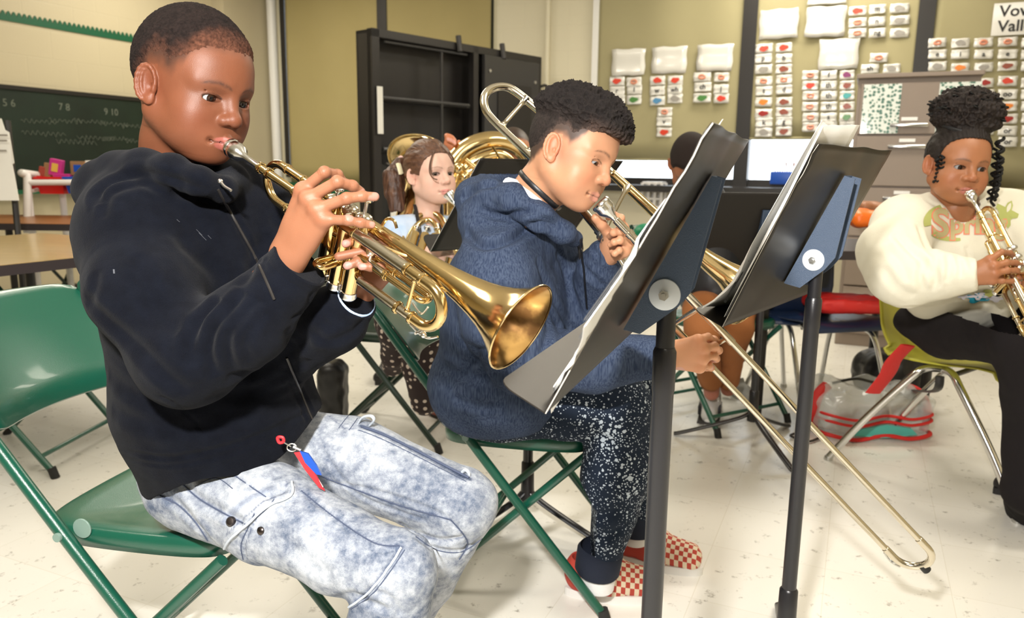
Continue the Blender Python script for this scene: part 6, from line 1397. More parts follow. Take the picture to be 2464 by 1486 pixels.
o, V2x, Q2x = cloth('hoodie', H2, M['hood2'], P2, [(a[0], a[1]*1.5, a[2]) for a in c2], seed=21, wr=.0042, wsc=12, it=2)
# white undershirt collar and black lanyard
tsh = MB(); tsh.tube(spline([p(1222, 440, 1.60), p(1246, 448, 1.58), p(1272, 468, 1.562), p(1296, 492, 1.56)], 6), .015, 10, sx=.8).build('shirt_collar', mat('white_cotton', (.85, .86, .9), .8), P2)
Vc, Qc, _c = join([(hv2[0], hv2[1], hv2[2]), (V2x, Q2x, np.zeros((len(V2x), 3)))])
lc = cast(Vc, Qc, [[(1246, 404), (1264, 428), (1292, 455), (1332, 490), (1368, 520)], [(1396, 575), (1402, 620), (1408, 680), (1412, 740)]])
for c in lc:
    if len(c) > 3: MB().tube([q_[0]+q_[1]*.002 for q_ in c], .0058, 8, sx=.3, ref=c[0][1]).build('lanyard', M['black'], P2)
# zipper edge and drawcord at the front opening
MB().tube(spline([p(1388, 560, 1.62), p(1396, 620, 1.66), p(1404, 700, 1.70), p(1415, 780, 1.72)], 6), .003, 6).build('zipper', M['blackf'], P2)
def speck():
    m = mat('paint_speckled_cotton', (.012, .020, .038), .85, spec=.2, bump=.3, bscale=500); nt = m.node_tree; N = nt.nodes.new; Lk = nt.links.new
    tc = N('ShaderNodeTexCoord'); prev = None
    n = N('ShaderNodeTexNoise'); n.inputs['Scale'].default_value = 9; Lk(tc.outputs['Object'], n.inputs[0])
    for sc_, rad in ((75, .235), (170, .26), (36, .13)):
        v = N('ShaderNodeTexVoronoi'); v.inputs['Scale'].default_value = sc_; Lk(tc.outputs['Object'], v.inputs[0])
        a = N('ShaderNodeMath'); a.operation = 'MULTIPLY_ADD'; Lk(n.outputs[0], a.inputs[0]); a.inputs[1].default_value = .55; a.inputs[2].default_value = rad-.275
        b = N('ShaderNodeMath'); b.operation = 'LESS_THAN'; Lk(v.outputs['Distance'], b.inputs[0]); Lk(a.outputs[0], b.inputs[1])
        if prev is None: prev = b.outputs[0]
        else: c = N('ShaderNodeMath'); c.operation = 'MAXIMUM'; Lk(prev, c.inputs[0]); Lk(b.outputs[0], c.inputs[1]); prev = c.outputs[0]
    mx = N('ShaderNodeMix'); mx.data_type = 'RGBA'; Lk(prev, mx.inputs[0]); mx.inputs[6].default_value = (.012, .020, .038, 1); mx.inputs[7].default_value = (.55, .63, .72, 1); Lk(mx.outputs[2], nt.nodes['Principled BSDF'].inputs[0]); return m
M['speck'] = speck(); M['navyrib'] = mat('navy_rib', (.008, .013, .03), .9, bump=.4, bscale=300)
T2 = Field((-.25, 1.42, .08), (.62, 2.15, .68), .0038)
T2.add(el(p(1195, 965, 1.86), (.160, .145, .085), Rt2), .02)
T2.add(rc(p(1210, 965, 1.81), p(1360, 972, 1.80), .084, .082), .03); T2.add(rc(p(1360, 972, 1.80), p(1486, 978, 1.79), .082, .078), .02)
T2.add(rc(p(1486, 978, 1.79), p(1482, 1140, 1.82), .078, .082), .02); T2.add(rc(p(1482, 1140, 1.82), p(1446, 1325, 1.87), .080, .056), .02)
T2.add(rc(p(1300, 950, 1.97), p(1545, 945, 1.96), .085, .076), .03); T2.add(rc(p(1545, 945, 1.96), p(1530, 1240, 2.07), .074, .052), .015)
T2.clip(lambda X, Y, Zg: np.where(X < .10, .452-Zg, np.where(X < .20, .452-Zg-(X-.10)*1.6, -1))+0*Y)
o, V_, Q_ = cloth('trousers', T2, M['speck'], P2, [([(1400, 1060), (1440, 1050), (1480, 1065)], .005, .01), ([(1400, 1270), (1450, 1290), (1500, 1270)], .006, .012), ([(1395, 1230), (1440, 1240), (1490, 1225)], .004, .01), ([(1430, 1040), (1480, 1080), (1540, 1090)], .004, .012)], seed=30, wr=.0036, wsc=12)
MB().lathe([(.050, .04), (.056, .03), (.055, -.022), (.050, -.030), (.045, -.025)], p(1440, 1350, 1.872), p(1447, 1330, 1.866)-p(1441, 1365, 1.876), 28).build('ankle_rib', M['navyrib'], P2)
MB().lathe([(.048, .04), (.053, .03), (.053, -.03), (.050, -.04), (.045, -.035)], p(1530, 1245, 2.07), Z, 28).build('ankle_rib', M['navyrib'], P2)
M['sock'] = mat('white_sock', (.85, .85, .85), .85, bump=.4, bscale=300)
MB().tube([p(1443, 1365, 1.875), p(1436, 1408, 1.89)], .042, 20).build('sock', M['sock'], P2); MB().tube([p(1530, 1255, 2.075), p(1528, 1300, 2.09)], .036, 20).build('sock', M['sock'], P2)
def checker():
    m = mat('red_checker_canvas', (.6, .1, .07), .7, bump=.4, bscale=500); nt = m.node_tree; N = nt.nodes.new; Lk = nt.links.new
    uv = N('ShaderNodeUVMap'); uv.uv_map = 'UVMap'; ck = N('ShaderNodeTexChecker'); ck.inputs['Scale'].default_value = 1.0; ck.inputs[1].default_value = (.50, .055, .035, 1); ck.inputs[2].default_value = (.82, .70, .52, 1)
    Lk(uv.outputs[0], ck.inputs[0]); Lk(ck.outputs[0], nt.nodes['Principled BSDF'].inputs[0]); return m
M['check'] = checker()
def slipon(pt, toe, L_=.245):
    d = toe-pt; o, V, Q = shoe(pt, d, L_, .096, M['check'], P2, 'slip_on_shoe', .062, res=.0025)
    zz = o.data; co = np.zeros(len(zz.vertices)*3, np.float32); zz.vertices.foreach_get('co', co); co = co.reshape(-1, 3); co[:, 2] = .02+(co[:, 2]-.012)*1.28; co[:, 1] *= 1.06; zz.vertices.foreach_set('co', co.ravel()); zz.update()
    me = o.data; uv = me.uv_layers.new(name='UVMap'); li = np.zeros(len(me.loops), np.int32); me.loops.foreach_get('vertex_index', li)
    s = np.sign(V[:, 1]); U = np.stack([(V[:, 0]+.5)*88, (np.abs(V[:, 1])*.75-(V[:, 2])*.9+.3)*s*88], 1); U[V[:, 0] < .115] = (1.5, .5); uv.data.foreach_set('uv', U.astype(np.float32)[li].ravel()); return o
slipon(onz(1362, 1428), onz(1580, 1442)); slipon(onz(1478, 1340), onz(1640, 1372))
# ------------------------------------------------------------------ school chairs with chrome legs
M['lime'] = mat('lime_plastic', (.48, .46, .05), .35, bump=.1, bscale=500); M['navyp'] = mat('navy_plastic', (.010, .022, .06), .35, bump=.1, bscale=500)
def school_chair(x, y, yaw, m, label, h_=.43, number=None, spr=1.0, straight=False, group='school chairs with chrome legs'):
    t = thing('school_chair', label, 'chair', (x, y, 0), yaw, group); k = dict(parent=t, world=False)
    # one-piece shell
    prof = [(.215, h_-.022), (.20, h_-.004), (.14, h_+.004), (.03, h_-.006), (-.09, h_-.010), (-.155, h_+.004), (-.185, h_+.04), (-.200, h_+.09), (-.212, h_+.17), (-.226, h_+.26), (-.240, h_+.34), (-.246, h_+.365)]
    P = spline([(a, 0, b) for a, b in prof], 4); V = []; Fc = []; n = 16
    for i, (a, _, b) in enumerate(P):
        s = i/(len(P)-1); wd = np.interp(s, [0, .06, .3, .46, .55, .66, .9, .97, 1], [.17, .200, .205, .19, .17, .195, .205, .18, .13])
        for j in range(n+1):
            u = -1+2*j/n; cu = (.020*u*u if s > .5 else 0); cz = (.016*u*u if .1 < s < .45 else .0)
            V.append((a+cu, u*wd, b+cz))
    for i in range(len(P)-1):
        for j in range(n): q_ = i*(n+1)+j; Fc.append((q_, q_+1, q_+n+2, q_+n+1))
    o = mesh_obj('seat_shell', V, Fc, m, t, True, False); o.modifiers.new('s', 'SOLIDIFY').thickness = .007
    for s in (-1, 1):
        y0, y1 = s*.11, s*.215
        fr_ = spline([(.02, y0, h_-.028), (.10, y0*1.25, h_-.034), (.155, y0*1.4, h_-.06), (.19*(1+spr)/2, y1*.8, h_-.16), (.235*spr, y1, 0.012)], 7)
        if straight: fr_ = spline([(.0, y0, h_-.030), (.045, y0*1.3, h_-.034), (.085, y0*1.5, h_-.075), (.16*spr, (y0*1.5+y1)/2, (h_-.075)/2), (.235*spr, y1, .012)], 6)
        MB().tube(fr_, .0115*(1.15 if straight else 1), 14).build('leg', M['chrome'], **k)
        fr_ = spline([(.02, y0, h_-.028), (-.06, y0*1.25, h_-.034), (-.11, y0*1.4, h_-.06), (-.16*(1+spr)/2, y1*.8, h_-.16), (-.245*spr, y1, 0.012)], 7)
        if straight: fr_ = spline([(.0, y0, h_-.030), (-.045, y0*1.3, h_-.034), (-.085, y0*1.5, h_-.075), (-.165*spr, (y0*1.5+y1)/2, (h_-.075)/2), (-.245*spr, y1, .012)], 6)
        MB().tube(fr_, .0115*(1.15 if straight else 1), 14).build('leg', M['chrome'], **k)
        for xx in (.237*spr, -.247*spr): MB().lathe([(0, 0), (.016, 0), (.017, .006), (.013, .016), (0, .02)], (xx, y1, 0), Z, 16).build('glide', M['steel'], **k)
    MB().tube([(.05, -.13, h_-.034), (.05, .13, h_-.034)], .009, 10).build('crossbar', M['blackf'], **k); MB().tube([(-.05, -.13, h_-.034), (-.05, .13, h_-.034)], .009, 10).build('crossbar', M['blackf'], **k)
    if number:
        c = bpy.data.curves.new('n', 'FONT'); c.body = number; c.size = .09; c.extrude = .0004; c.align_x = 'CENTER'; c.align_y = 'CENTER'; tmp = bpy.data.objects.new('n', c); COL.objects.link(tmp)
        me = bpy.data.meshes.new_from_object(tmp); bpy.data.objects.remove(tmp); me.materials.clear(); me.materials.append(PC['grey'])
        o = bpy.data.objects.new('painted_number', me); link(o, t); o.location = (.10, 0, h_+.008); o.rotation_euler = (0, 0, -math.pi/2)
    return t
fa = onz(2445, 1255); ra = onz(1992, 1105); d = nrm(fa-ra); yawR = math.atan2(d[1], d[0]); lf = V3(-d[1], d[0], 0)
cR = fa-d*.31+lf*.215; school_chair(cR[0], cR[1], yawR, M['lime'], 'lime green plastic school chair with chrome legs under the girl in cream', .44, spr=1.32, straight=True)
bc = onz(1990, 775, .43); school_chair(bc[0]+.02, bc[1]+.12, math.radians(-75), M['navyp'], 'navy plastic school chair with a number on its seat and a red bag', .43, '17')
bc2 = onz(1850, 770, .43); school_chair(bc2[0], bc2[1]+.25, math.radians(-100), M['navyp'], 'navy plastic school chair behind the second music stand')
# red bag on the navy chair
def pillow(c, r, R, m, name, label, cat, res=.006, extra=()):
    F_ = Field(np.asarray(c)-max(r)*1.3, np.asarray(c)+max(r)*1.3, res); F_.add(rbox(c, r, R, min(r)*.85), .01)
    for e in extra: F_.add(*e)
    V, Q = F_.mesh(); N_ = vnormals(V, Q); V = V+N_*(fbm(V, 14, 3)*.008)[:, None]; o = mesh_obj(name, V, Q, m, None); o.data.transform(Matrix.Translation(Vector([-a for a in c]))); o.location = Vector([float(a) for a in c])
    return tag(o, label, cat)
M['redf'] = mat('red_fabric', (.60, .018, .015), .6, bump=.4, bscale=200)
pillow(onz(2030, 765, .45)+V3(.04, .10, .05), (.15, .12, .030), np.eye(3), M['redf'], 'red_bag', 'red bag lying on the seat of the numbered navy chair', 'bag')
# clear backpack with red trim
M['clear'] = mat('clear_vinyl', (.75, .77, .75), .12, alpha=.42, spec=.8, bump=.9, bscale=18); M['teal'] = mat('teal_folder', (.08, .42, .36), .5)
bb_ = onz(2100, 1062); 
def bag():
    t = thing('clear_backpack', 'clear vinyl backpack with red trim lying on the floor beside the lime chair', 'backpack', bb_)
    a = nrm(onz(2240, 1052)-onz(1975, 1050)); L_ = np.linalg.norm(onz(2240, 1052)-onz(1975, 1050)); Bq = V3(-a[1], a[0], 0); R = np.stack([a, Bq, Z], 1); c = (onz(2240, 1060)+onz(1975, 1060))/2+Bq*.14; hh = .21
    F_ = Field(c-V3(.5, .5, .03), c+V3(.5, .5, .32), .006); F_.add(rbox(c+Z*.10, (L_*.5, .15, .10), R, .06), .01)
    V, Q = F_.mesh(); N_ = vnormals(V, Q); V = V+N_*(fbm(V, 11, 3, 3)*.022)[:, None]; V[:, 2] = np.maximum(V[:, 2], .002); mesh_obj('vinyl_body', V, Q, M['clear'], t)
    P = lambda u, v, z: c+a*u*L_*.5+Bq*v*.15+Z*z
    for z, n_ in ((.018, 'trim'), (.075, 'trim'), (.10, 'zip_trim')):
        w_ = random.Random(int(z*1000)); pts = [P(-1.0, -.2, z), P(-.9, -.95, z+.01), P(-.4, -1.08, z-.008), P(.1, -1.06, z+.012), P(.55, -1.1, z), P(.95, -.95, z+.012), P(1.05, -.2, z)]
        MB().tube(spline(pts, 6), .0085 if z < .05 else .006, 10).build(n_, M['redf'], t)
    MB().tube(spline([P(-.98, -.3, .02), P(-1.05, -.5, .10), P(-.95, -.4, .17), P(-.75, -.2, .20)], 6), .022, 10, sx=.5).build('side_trim', M['redf'], t)
    MB().tube(spline([P(.98, -.5, .02), P(1.08, -.4, .10), P(.98, -.2, .17), P(.8, 0, .19)], 6), .022, 10, sx=.5).build('side_trim', M['redf'], t)
    MB().poly([P(-.55, -1.06, .030), P(-.3, -1.10, .060), P(.1, -1.12, .078), P(.55, -1.08, .062), P(.68, -1.05, .034), P(.1, -1.10, .022)], Bq, .006).build('folder', M['teal'], t, smooth=False)
    MB().box(P(.1, .1, .13), (L_*.7, .20, .012), R).build('notebook', M['paper'], t, smooth=False)
    MB().tube(spline([P(-.6, 0, .20), P(-.2, -.1, .225), P(.2, 0, .205), P(.55, .1, .215)], 6), .006, 8).build('zip_line', M['blackf'], t)
    # straps up to the seat
    s0 = at(2110, 935, 2.62); s1 = at(2178, 835, 2.50)
    MB().tube(spline([at(2100, 945, 2.66), at(2135, 900, 2.60), at(2150, 868, 2.55), at(2185, 830, 2.50)], 6), .032, 12, sx=.12, ref=(.3, -1, .2)).build('strap', M['redf'], t)
    MB().tube(spline([P(.9, .1, .17), at(2250, 940, 2.7), at(2262, 905, 2.62)], 6), .014, 8, sx=.3).build('strap', M['blackf'], t)
    MB().tube(spline([P(-1.0, -.9, .01), P(-1.3, -1.2, .01), P(-1.5, -.8, .012), P(-1.25, -.5, .01)], 6), .005, 8).build('cord', M['blackf'], t)
bag()
# black bags behind the first boy and behind the lime chair
pillow(at(800, 880, 3.0)*V3(1, 1, 0)+Z*.16, (.05, .08, .16), np.eye(3), M['black'], 'black_bag', 'black bag standing on the floor behind the boy in the black hoodie', 'bag', .008)
pillow(at(2150, 850, 3.6)*V3(1, 1, 0)+Z*.13, (.16, .14, .12), np.eye(3), M['black'], 'black_bag', 'black bag on the floor beneath the navy numbered chair', 'bag', .008)
q_ = onz(790, 990); t = thing('chrome_table_leg', 'slim metal chair leg standing behind the first boy', 'leg post', q_); MB().tube([q_, q_+Z*.42], .012, 12).build('tube', M['steel'], t)
bpy.data.objects.remove(t.children[0]); bpy.data.objects.remove(t)
tag(MB().tube([q_, q_+Z*.60], .013, 12).build('metal_post', M['steel'], None), 'slim metal post standing behind the knees of the first boy', 'post')
# small orange and wooden things on the far table at the right
cc = onz(2085, 600, .74)
table([cc+V3(-.5, -.1, 0), cc+V3(.35, -.1, 0), cc+V3(.35, .5, 0), cc+V3(-.5, .5, 0)], .74, M['edge'], 'dark table behind the second music stand')
pillow(at(2085, 525, 3.3), (.07, .06, .035), np.eye(3), mat('orange_plastic', (.85, .16, .01), .4), 'orange_pouch', 'orange pouch beside the sleeve of the girl in cream', 'pouch', .006)
pillow(at(2105, 500, 3.5), (.08, .06, .02), np.eye(3), mat('brown_leather', (.30, .12, .05), .5), 'brown_pouch', 'brown pouch lying behind the orange pouch', 'pouch', .006)
# ------------------------------------------------------------------ girl in the cream sweatshirt
KR = 1.0
P3 = person('girl in a cream graphic sweatshirt with a high curly bun playing a trumpet', (cR[0], cR[1], 0))
sk3 = (.36, .150, .070); M['skin3'] = skin_mat('skin_brown', .42, .4)
R3 = ypr(-92, -3, -5); SC3 = .985; D3 = 2.215; HO3 = at(2302.4, 394, D3)
nk3 = R3.T@((at(2296, 500, D3+.06)-HO3)/SC3)
F_, base_, E3 = head_skin(.002, nk3, .050, cheek=1.16, lips=1.05, nose=1.15)
V, Q = F_.mesh(); C_ = head_color(V, sk3, (.40, .14, .10), (.04, .022, .015), HL_GIRL, .012, E3, hair=(.012, .008, .007), bl=.22, browth=.0032, seed=5, lash=1.0)
hv3 = (place(V, HO3, R3, SC3), Q, C_)
def t3(X, Y, Zg): return -.0015+.0085*sstep(0, .020, Zg-hairline(X, HL_GIRL))
G = hair_shell(F_, base_, t3, 0, clipz=lambda X, Y, Zg: hairline(X, HL_GIRL)-.002-Zg+0*Y)
# bun: big curly ball on the crown
G = Field((-.15, -.14, -.08), (.14, .14, .26), .0030)
X, Y, Zg = G.ax[0][:, None, None], G.ax[1][None, :, None], G.ax[2][None, None, :]
G.add((lambda X, Y, Zg: np.maximum(el((-.008, 0, .028), (.104, .081, .096))[0](X, Y, Zg), hairline(X, HL_GIRL)-Zg+0*Y), V3(-.12, -.1, -.08), V3(.12, .1, .14)), .006)
G.add(el((-.018, 0, .150), (.088, .092, .058)), .02); G.add(el((-.02, .01, .118), (.085, .085, .030)), .02)
for i in range(46):
    a = rr.random()*6.28; b = rr.uniform(-.2, 1.4); c0 = V3(-.018+.082*math.cos(a)*math.cos(b), .086*math.sin(a)*math.cos(b), .150+.052*math.sin(b)); G.add(el(c0, (.016, .016, .015)), .008)
Vh, Qh = G.mesh(); Nh = vnormals(Vh, Qh); bu = sstep(.095, .118, Vh[:, 2]); cz = 1-np.abs(vnoise(Vh, 85, 9)); c3 = 1-np.abs(vnoise(Vh, 190, 11))
Vh = Vh+Nh*((.011*(cz**2-.5)+.007*(c3**2-.5))*bu+(.0012*np.sin(Vh[:, 1]*700)+.001*vnoise(Vh, 200))*(1-bu))[:, None]
M['hair3'] = mat('curly_dark_hair', (.012, .008, .007), .6, spec=.35, bump=.8, bscale=400, attr=True)
ch = np.tile(np.array((.012, .0075, .006)), (len(Vh), 1))*(1+.9*bu*np.clip(c3-.6, 0, 1)*2)[:, None]
ho = mesh_obj('hair', place(Vh, HO3, R3, SC3), Qh, M['hair3'], P3, cols=ch)
W3 = lambda x, y, z: place(np.array([[x, y, z]]), HO3, R3, SC3)[0]
def ringlet(c, L_, r, tr, n=60, turns=6, par=None, ph=0):
    pts = [W3(*c)+V3(0, 0, -L_*i/n)+(R3[:, 1]*math.cos(turns*6.28*i/n+ph)+R3[:, 0]*math.sin(turns*6.28*i/n+ph))*r*(1-.35*i/n)+R3[:, 1]*.008*math.sin(i/n*3) for i in range(n+1)]
    MB().tube(pts, tr, 6).build('curl', M['hair3'], par or ho)
for i, (c, L_, r, tr) in enumerate([((.045, .080, .085), .19, .009, .0042), ((.030, .088, .080), .17, .010, .0045), ((.055, .076, .07), .15, .008, .0038), ((.020, .085, .060), .15, .009, .004), ((.046, -.072, .020), .075, .006, .0036), ((.034, -.078, .012), .070, .006, .0036)]): ringlet(c, L_, r, tr, ph=i)
tg = MB()
for i in range(70):
    a = rr.random()*6.28; b = rr.uniform(-.3, 1.5); c0 = V3(-.018+.088*math.cos(a)*math.cos(b), .092*math.sin(a)*math.cos(b), .150+.058*math.sin(b)); dv = nrm(c0-V3(-.018, 0, .14))
    pts = [W3(*(c0+dv*(.012*math.sin(k*.55))+V3(.006*math.cos(k+i), .006*math.sin(k*1.1+i), .003*math.cos(k*.7)))) for k in range(9)]
    tg.tube(spline(pts, 2), .0022, 5)
tg.build('loose_curls', M['hair3'], ho)
MB().tube([W3(-.01+.07*math.cos(t), .066*math.sin(t), .108-.02*math.cos(t)) for t in np.linspace(0, 6.28, 30, endpoint=False)], .006, 8, closed=True).build('hair_tie', M['black'], ho)
MB().ball(W3(.035, .084, .062), .006, 10).build('hair_bead', mat('violet_bead', (.4, .35, .8), .3), ho)
eyes(HO3, R3, SC3, P3, (.03, .013, .007), nrm(V3(1, .22, -.12)))
MO3 = W3(.0945, 0, -.0706); BE3 = at(2530, 850, 1.90); A3 = nrm(BE3-MO3)
TP3 = trumpet(MO3+A3*.005, A3, nrm(at(2395, 640, 2.12)-at(2440, 560, 2.02)), 'brass trumpet held by the girl in the cream sweatshirt', sc=.98)
c = TP3['P'](.241, .02, .018); tx, ty, td = pxd(c)
qq = lambda x, y, d: at(tx+(x-2418), ty+(y-595), td+d)
mc = [qq(2372, 578, -.055), qq(2382, 594, -.062), qq(2384, 612, -.060), qq(2378, 628, -.05)]
fg = [[qq(2400, 560, -.055), qq(2420, 562, -.035), qq(2434, 572, -.02)], [qq(2412, 585, -.062), qq(2434, 586, -.045), qq(2448, 592, -.03)], [qq(2414, 604, -.062), qq(2436, 604, -.05), qq(2452, 608, -.035)], [qq(2402, 630, -.055), qq(2424, 630, -.045), qq(2442, 634, -.035)]]
hr3 = hand(.002, qq(2342, 612, -.03), qq(2300, 625, .0), mc, fg, [qq(2372, 610, .02), qq(2396, 618, .03), qq(2412, 610, .03)], sk3, (.45, .22, .16), dors=nrm(V3(-.1, -1, .3)), wr=.024, fr=.0078, pr=.012)
mc = [qq(2468, 600, .02), qq(2474, 618, .02), qq(2474, 636, .02), qq(2470, 652, .02)]
fg = [[qq(2452, 596, -.01), qq(2436, 604, -.02), qq(2424, 608, -.02)], [qq(2456, 618, -.015), qq(2440, 622, -.025), qq(2428, 626, -.02)], [qq(2456, 636, -.015), qq(2440, 640, -.025), qq(2430, 644, -.02)], [qq(2454, 652, -.012), qq(2442, 656, -.02), qq(2434, 658, -.02)]]
hl3 = hand(.002, qq(2500, 650, .03), qq(2540, 670, .04), mc, fg, [qq(2480, 610, .03), qq(2460, 600, .035), qq(2444, 596, .03)], sk3, (.55, .30, .22), dors=nrm(V3(.9, -.2, .3)), wr=.024, fr=.0075, pr=.012, seed=3)
fl3 = flesh([(at(2296, 500, 2.26), .045), (at(2300, 600, 2.36), .08), (at(2300, 760, 2.46), .09)], [[at(2290, 570, 2.34), at(2175, 550, 2.30), at(2170, 665, 2.12), qq(2342, 612, -.03)], [at(2310, 570, 2.34), at(2440, 530, 2.34), at(2560, 690, 2.18), qq(2500, 650, .03)]], sk3)
Vb, Qb, Cb = join([hv3, hr3, hl3, fl3]); mesh_obj('body', Vb, Qb, M['skin3'], P3, cols=Cb)
M['cream'] = mat('cream_fleece', (.73, .70, .58), .9, sheen=.1, bump=.4, bscale=400, spec=.15)
S3 = Field(V3(.84, 1.55, .36), V3(1.95, 2.95, 1.08), .0055)
fw3 = nrm(V3(.35, -.94, 0)); lf3 = V3(-fw3[1], fw3[0], 0); Rt3 = np.stack([lf3, fw3, Z], 1)
S3.add(el(at(2300, 600, 2.36), (.175, .125, .17), Rt3), .03); S3.add(el(at(2310, 690, 2.44), (.190, .165, .14), Rt3), .06)
s3R, s3L = at(2175, 545, 2.30), at(2440, 525, 2.34); S3.add(rc(at(2285, 500, 2.29), s3R, .060, .080), .04); S3.add(rc(at(2330, 495, 2.30), s3L, .060, .078), .04)
e3R = at(2170, 665, 2.12); S3.add(rc(s3R, at(2145, 610, 2.20), .082, .092), .04); S3.add(rc(at(2145, 610, 2.20), e3R, .092, .080), .03)
wx = hr3[0].mean(0); w3 = qq(2338, 614, -.03); S3.add(rc(e3R, (e3R+w3)/2, .078, .066), .03); S3.add(rc((e3R+w3)/2, w3+ (w3-e3R)*.02, .062, .044), .02)
e3L = at(2560, 690, 2.18); S3.add(rc(s3L, e3L, .08, .075), .03); S3.add(rc(e3L, qq(2506, 655, .03), .072, .044), .02)
S3.cut(rc(at(2300, 440, 2.24), at(2298, 500, 2.27), .066, .056), .012); S3.cut(rbox(w3+nrm(w3-e3R)*.055, (.05, .07, .07), basis(nrm(w3-e3R), Z), .002), .002)
S3.clip(lambda X, Y, Zg: (.475-Zg)+.28*(X-1.55)-.06*np.sin(X*9))
c3_ = [([(2150, 560), (2190, 600), (2240, 650), (2255, 690)], .008, .010), ([(2210, 540), (2230, 590), (2260, 620)], .006, .010), ([(2120, 640), (2160, 690), (2200, 715)], .006, .012), ([(2250, 620), (2255, 660), (2245, 700)], .006, .008), ([(2280, 610), (2285, 640), (2275, 680)], .005, .008), ([(2225, 620), (2215, 660), (2220, 700)], .006, .009), ([(2150, 740), (2220, 735), (2300, 715), (2400, 700)], .005, .008), ([(2300, 610), (2310, 640), (2312, 665)], .004, .006), ([(2130, 590), (2170, 640), (2180, 680)], .005, .01),
       ([(2215, 462), (2240, 488), (2290, 505), (2340, 500), (2385, 470)], .0035, .005), ([(2326, 592), (2334, 622), (2345, 652)], .004, .006)]
o3, V3x, Q3x = cloth('sweatshirt', S3, M['cream'], P3, c3_, seed=40, wr=.006, wsc=9, it=2)
# front print, laid on the fabric
bv3 = BVHTree.FromPolygons([tuple(v) for v in V3x], [tuple(q) for q in Q3x.tolist()])
def on3(x, y, o_=.0015):
    h = bv3.ray_cast(Vector(CAM), Vector(at(x, y, 1)-CAM)); return None if h[0] is None else np.array(h[0])+np.array(h[1])*o_
def decal(V2, F2, m, name, o_):
    P = [on3(x, y, o_) for x, y in V2]; ok = [p_ is not None for p_ in P]; P = [p_ if p_ is not None else V3(0, 0, 0) for p_ in P]; F2 = [f for f in F2 if all(ok[i] for i in f) and max(np.linalg.norm(P[f[0]]-P[i]) for i in f) < .06]
    if F2: mesh_obj(name, np.array(P), F2, m, o3, True)
def text2d(s, size, x, y, bold=0, rot=0, sq=1.0):
    c = bpy.data.curves.new('t', 'FONT'); c.body = s; c.size = size; c.offset = bold; c.align_x = 'CENTER'; c.align_y = 'CENTER'; c.resolution_u = 4; c.fill_mode = 'FRONT'; c.extrude = 0; tmp = bpy.data.objects.new('t', c); COL.objects.link(tmp); me = bpy.data.meshes.new_from_object(tmp); bpy.data.objects.remove(tmp)
    bm = bmesh.new(); bm.from_mesh(me); bmesh.ops.triangulate(bm, faces=bm.faces); bmesh.ops.subdivide_edges(bm, edges=[e for e in bm.edges if e.calc_length() > 9], cuts=2); bmesh.ops.triangulate(bm, faces=bm.faces); V = [(x+(v.co.x*math.cos(rot)+v.co.y*math.sin(rot))*sq, y-v.co.y*math.cos(rot)+v.co.x*math.sin(rot)) for v in bm.verts]; Fq = [[v.index for v in f.verts] for f in bm.faces]; bm.free(); return V, Fq
M['tan'] = mat('tan_print', (.50, .43, .22), .7); M['pinkp'] = mat('coral_print', (.85, .25, .16), .6); M['limep'] = mat('olive_print', (.42, .45, .14), .7); M['cyan'] = mat('cyan_print', (.02, .42, .70), .6); M['lil'] = mat('pale_lilac_print', (.68, .68, .82), .7)
def ring2(cx, cy, ax, ay, w_, t0, t1, n=30, rot=0):
    V = []; Fq = []
    for i in range(n+1):
        t = t0+(t1-t0)*i/n; w2 = w_*math.sin(math.pi*(.12+.8*i/n))
        for s in (-1, 1): a, b = (ax+s*w2)*math.cos(t), (ay+s*w2)*math.sin(t); V.append((cx+a, cy+b))
    for i in range(n): Fq.append((2*i, 2*i+1, 2*i+3, 2*i+2))
    return V, Fq
decal(*ring2(2300, 534, 70, 42, 9, math.pi*.45, math.pi*1.55), M['limep'], 'crescent_print', .0015)
for s_, sz, x, y in (('S', 92, 2262, 540), ('pring', 66, 2352, 540)):
    decal(*text2d(s_, sz, x, y, 4.5), M['pinkp'], 'print_outline', .0018); decal(*text2d(s_, sz, x, y, 2.2), M['tan'], 'print_letter', .0026)
def blob(cx, cy, rx, ry, n=22, k=3, amp=.3, ph=0): V = [(cx, cy)]+[(cx+rx*math.cos(t)*(1+amp*math.sin(k*t+ph)), cy+ry*math.sin(t)*(1+amp*math.sin(k*t+ph))) for t in np.linspace(0, 6.283, n, endpoint=False)]; return V, [(0, i+1, (i+1) % n+1) for i in range(n)]
decal(*blob(2420, 515, 24, 26, k=5, amp=.35, ph=1), M['limep'], 'leaf_print', .0016); decal(*blob(2350, 716, 26, 11, k=4, amp=.3), M['cyan'], 'flower_print', .0016); decal(*blob(2352, 711, 20, 8, k=5, amp=.35), M['lil'], 'flower_print', .0024); decal(*blob(2318, 712, 12, 7, k=5, amp=.3), M['lil'], 'flower_print', .0022)
decal(*blob(2384, 704, 20, 8, k=3, amp=.3, ph=2), M['limep'], 'leaf_print', .0018); decal(*blob(2394, 718, 18, 7, k=4, amp=.3, ph=2), M['lil'], 'flower_print', .0017)
M['blackj'] = mat('black_trousers', (.012, .010, .011), .85, spec=.15, bump=.3, bscale=300)
T3 = Field((1.02, 1.85, -.0), (2.0, 2.95, .66), .0055)
T3.add(el(at(2290, 780, 2.50), (.17, .17, .085), Rt3), .02); h3, k3 = at(2275, 792, 2.44), at(2462, 815, 2.06)
T3.add(rc(h3, k3, .092, .078), .03); T3.add(rc(k3, at(2478, 960, 2.13), .078, .070), .02); T3.add(rc(at(2478, 960, 2.13), at(2475, 1180, 2.22), .068, .064), .02); T3.add(rc(at(2475, 1180, 2.22), onz(2478, 1245)+Z*.04, .064, .074), .02)
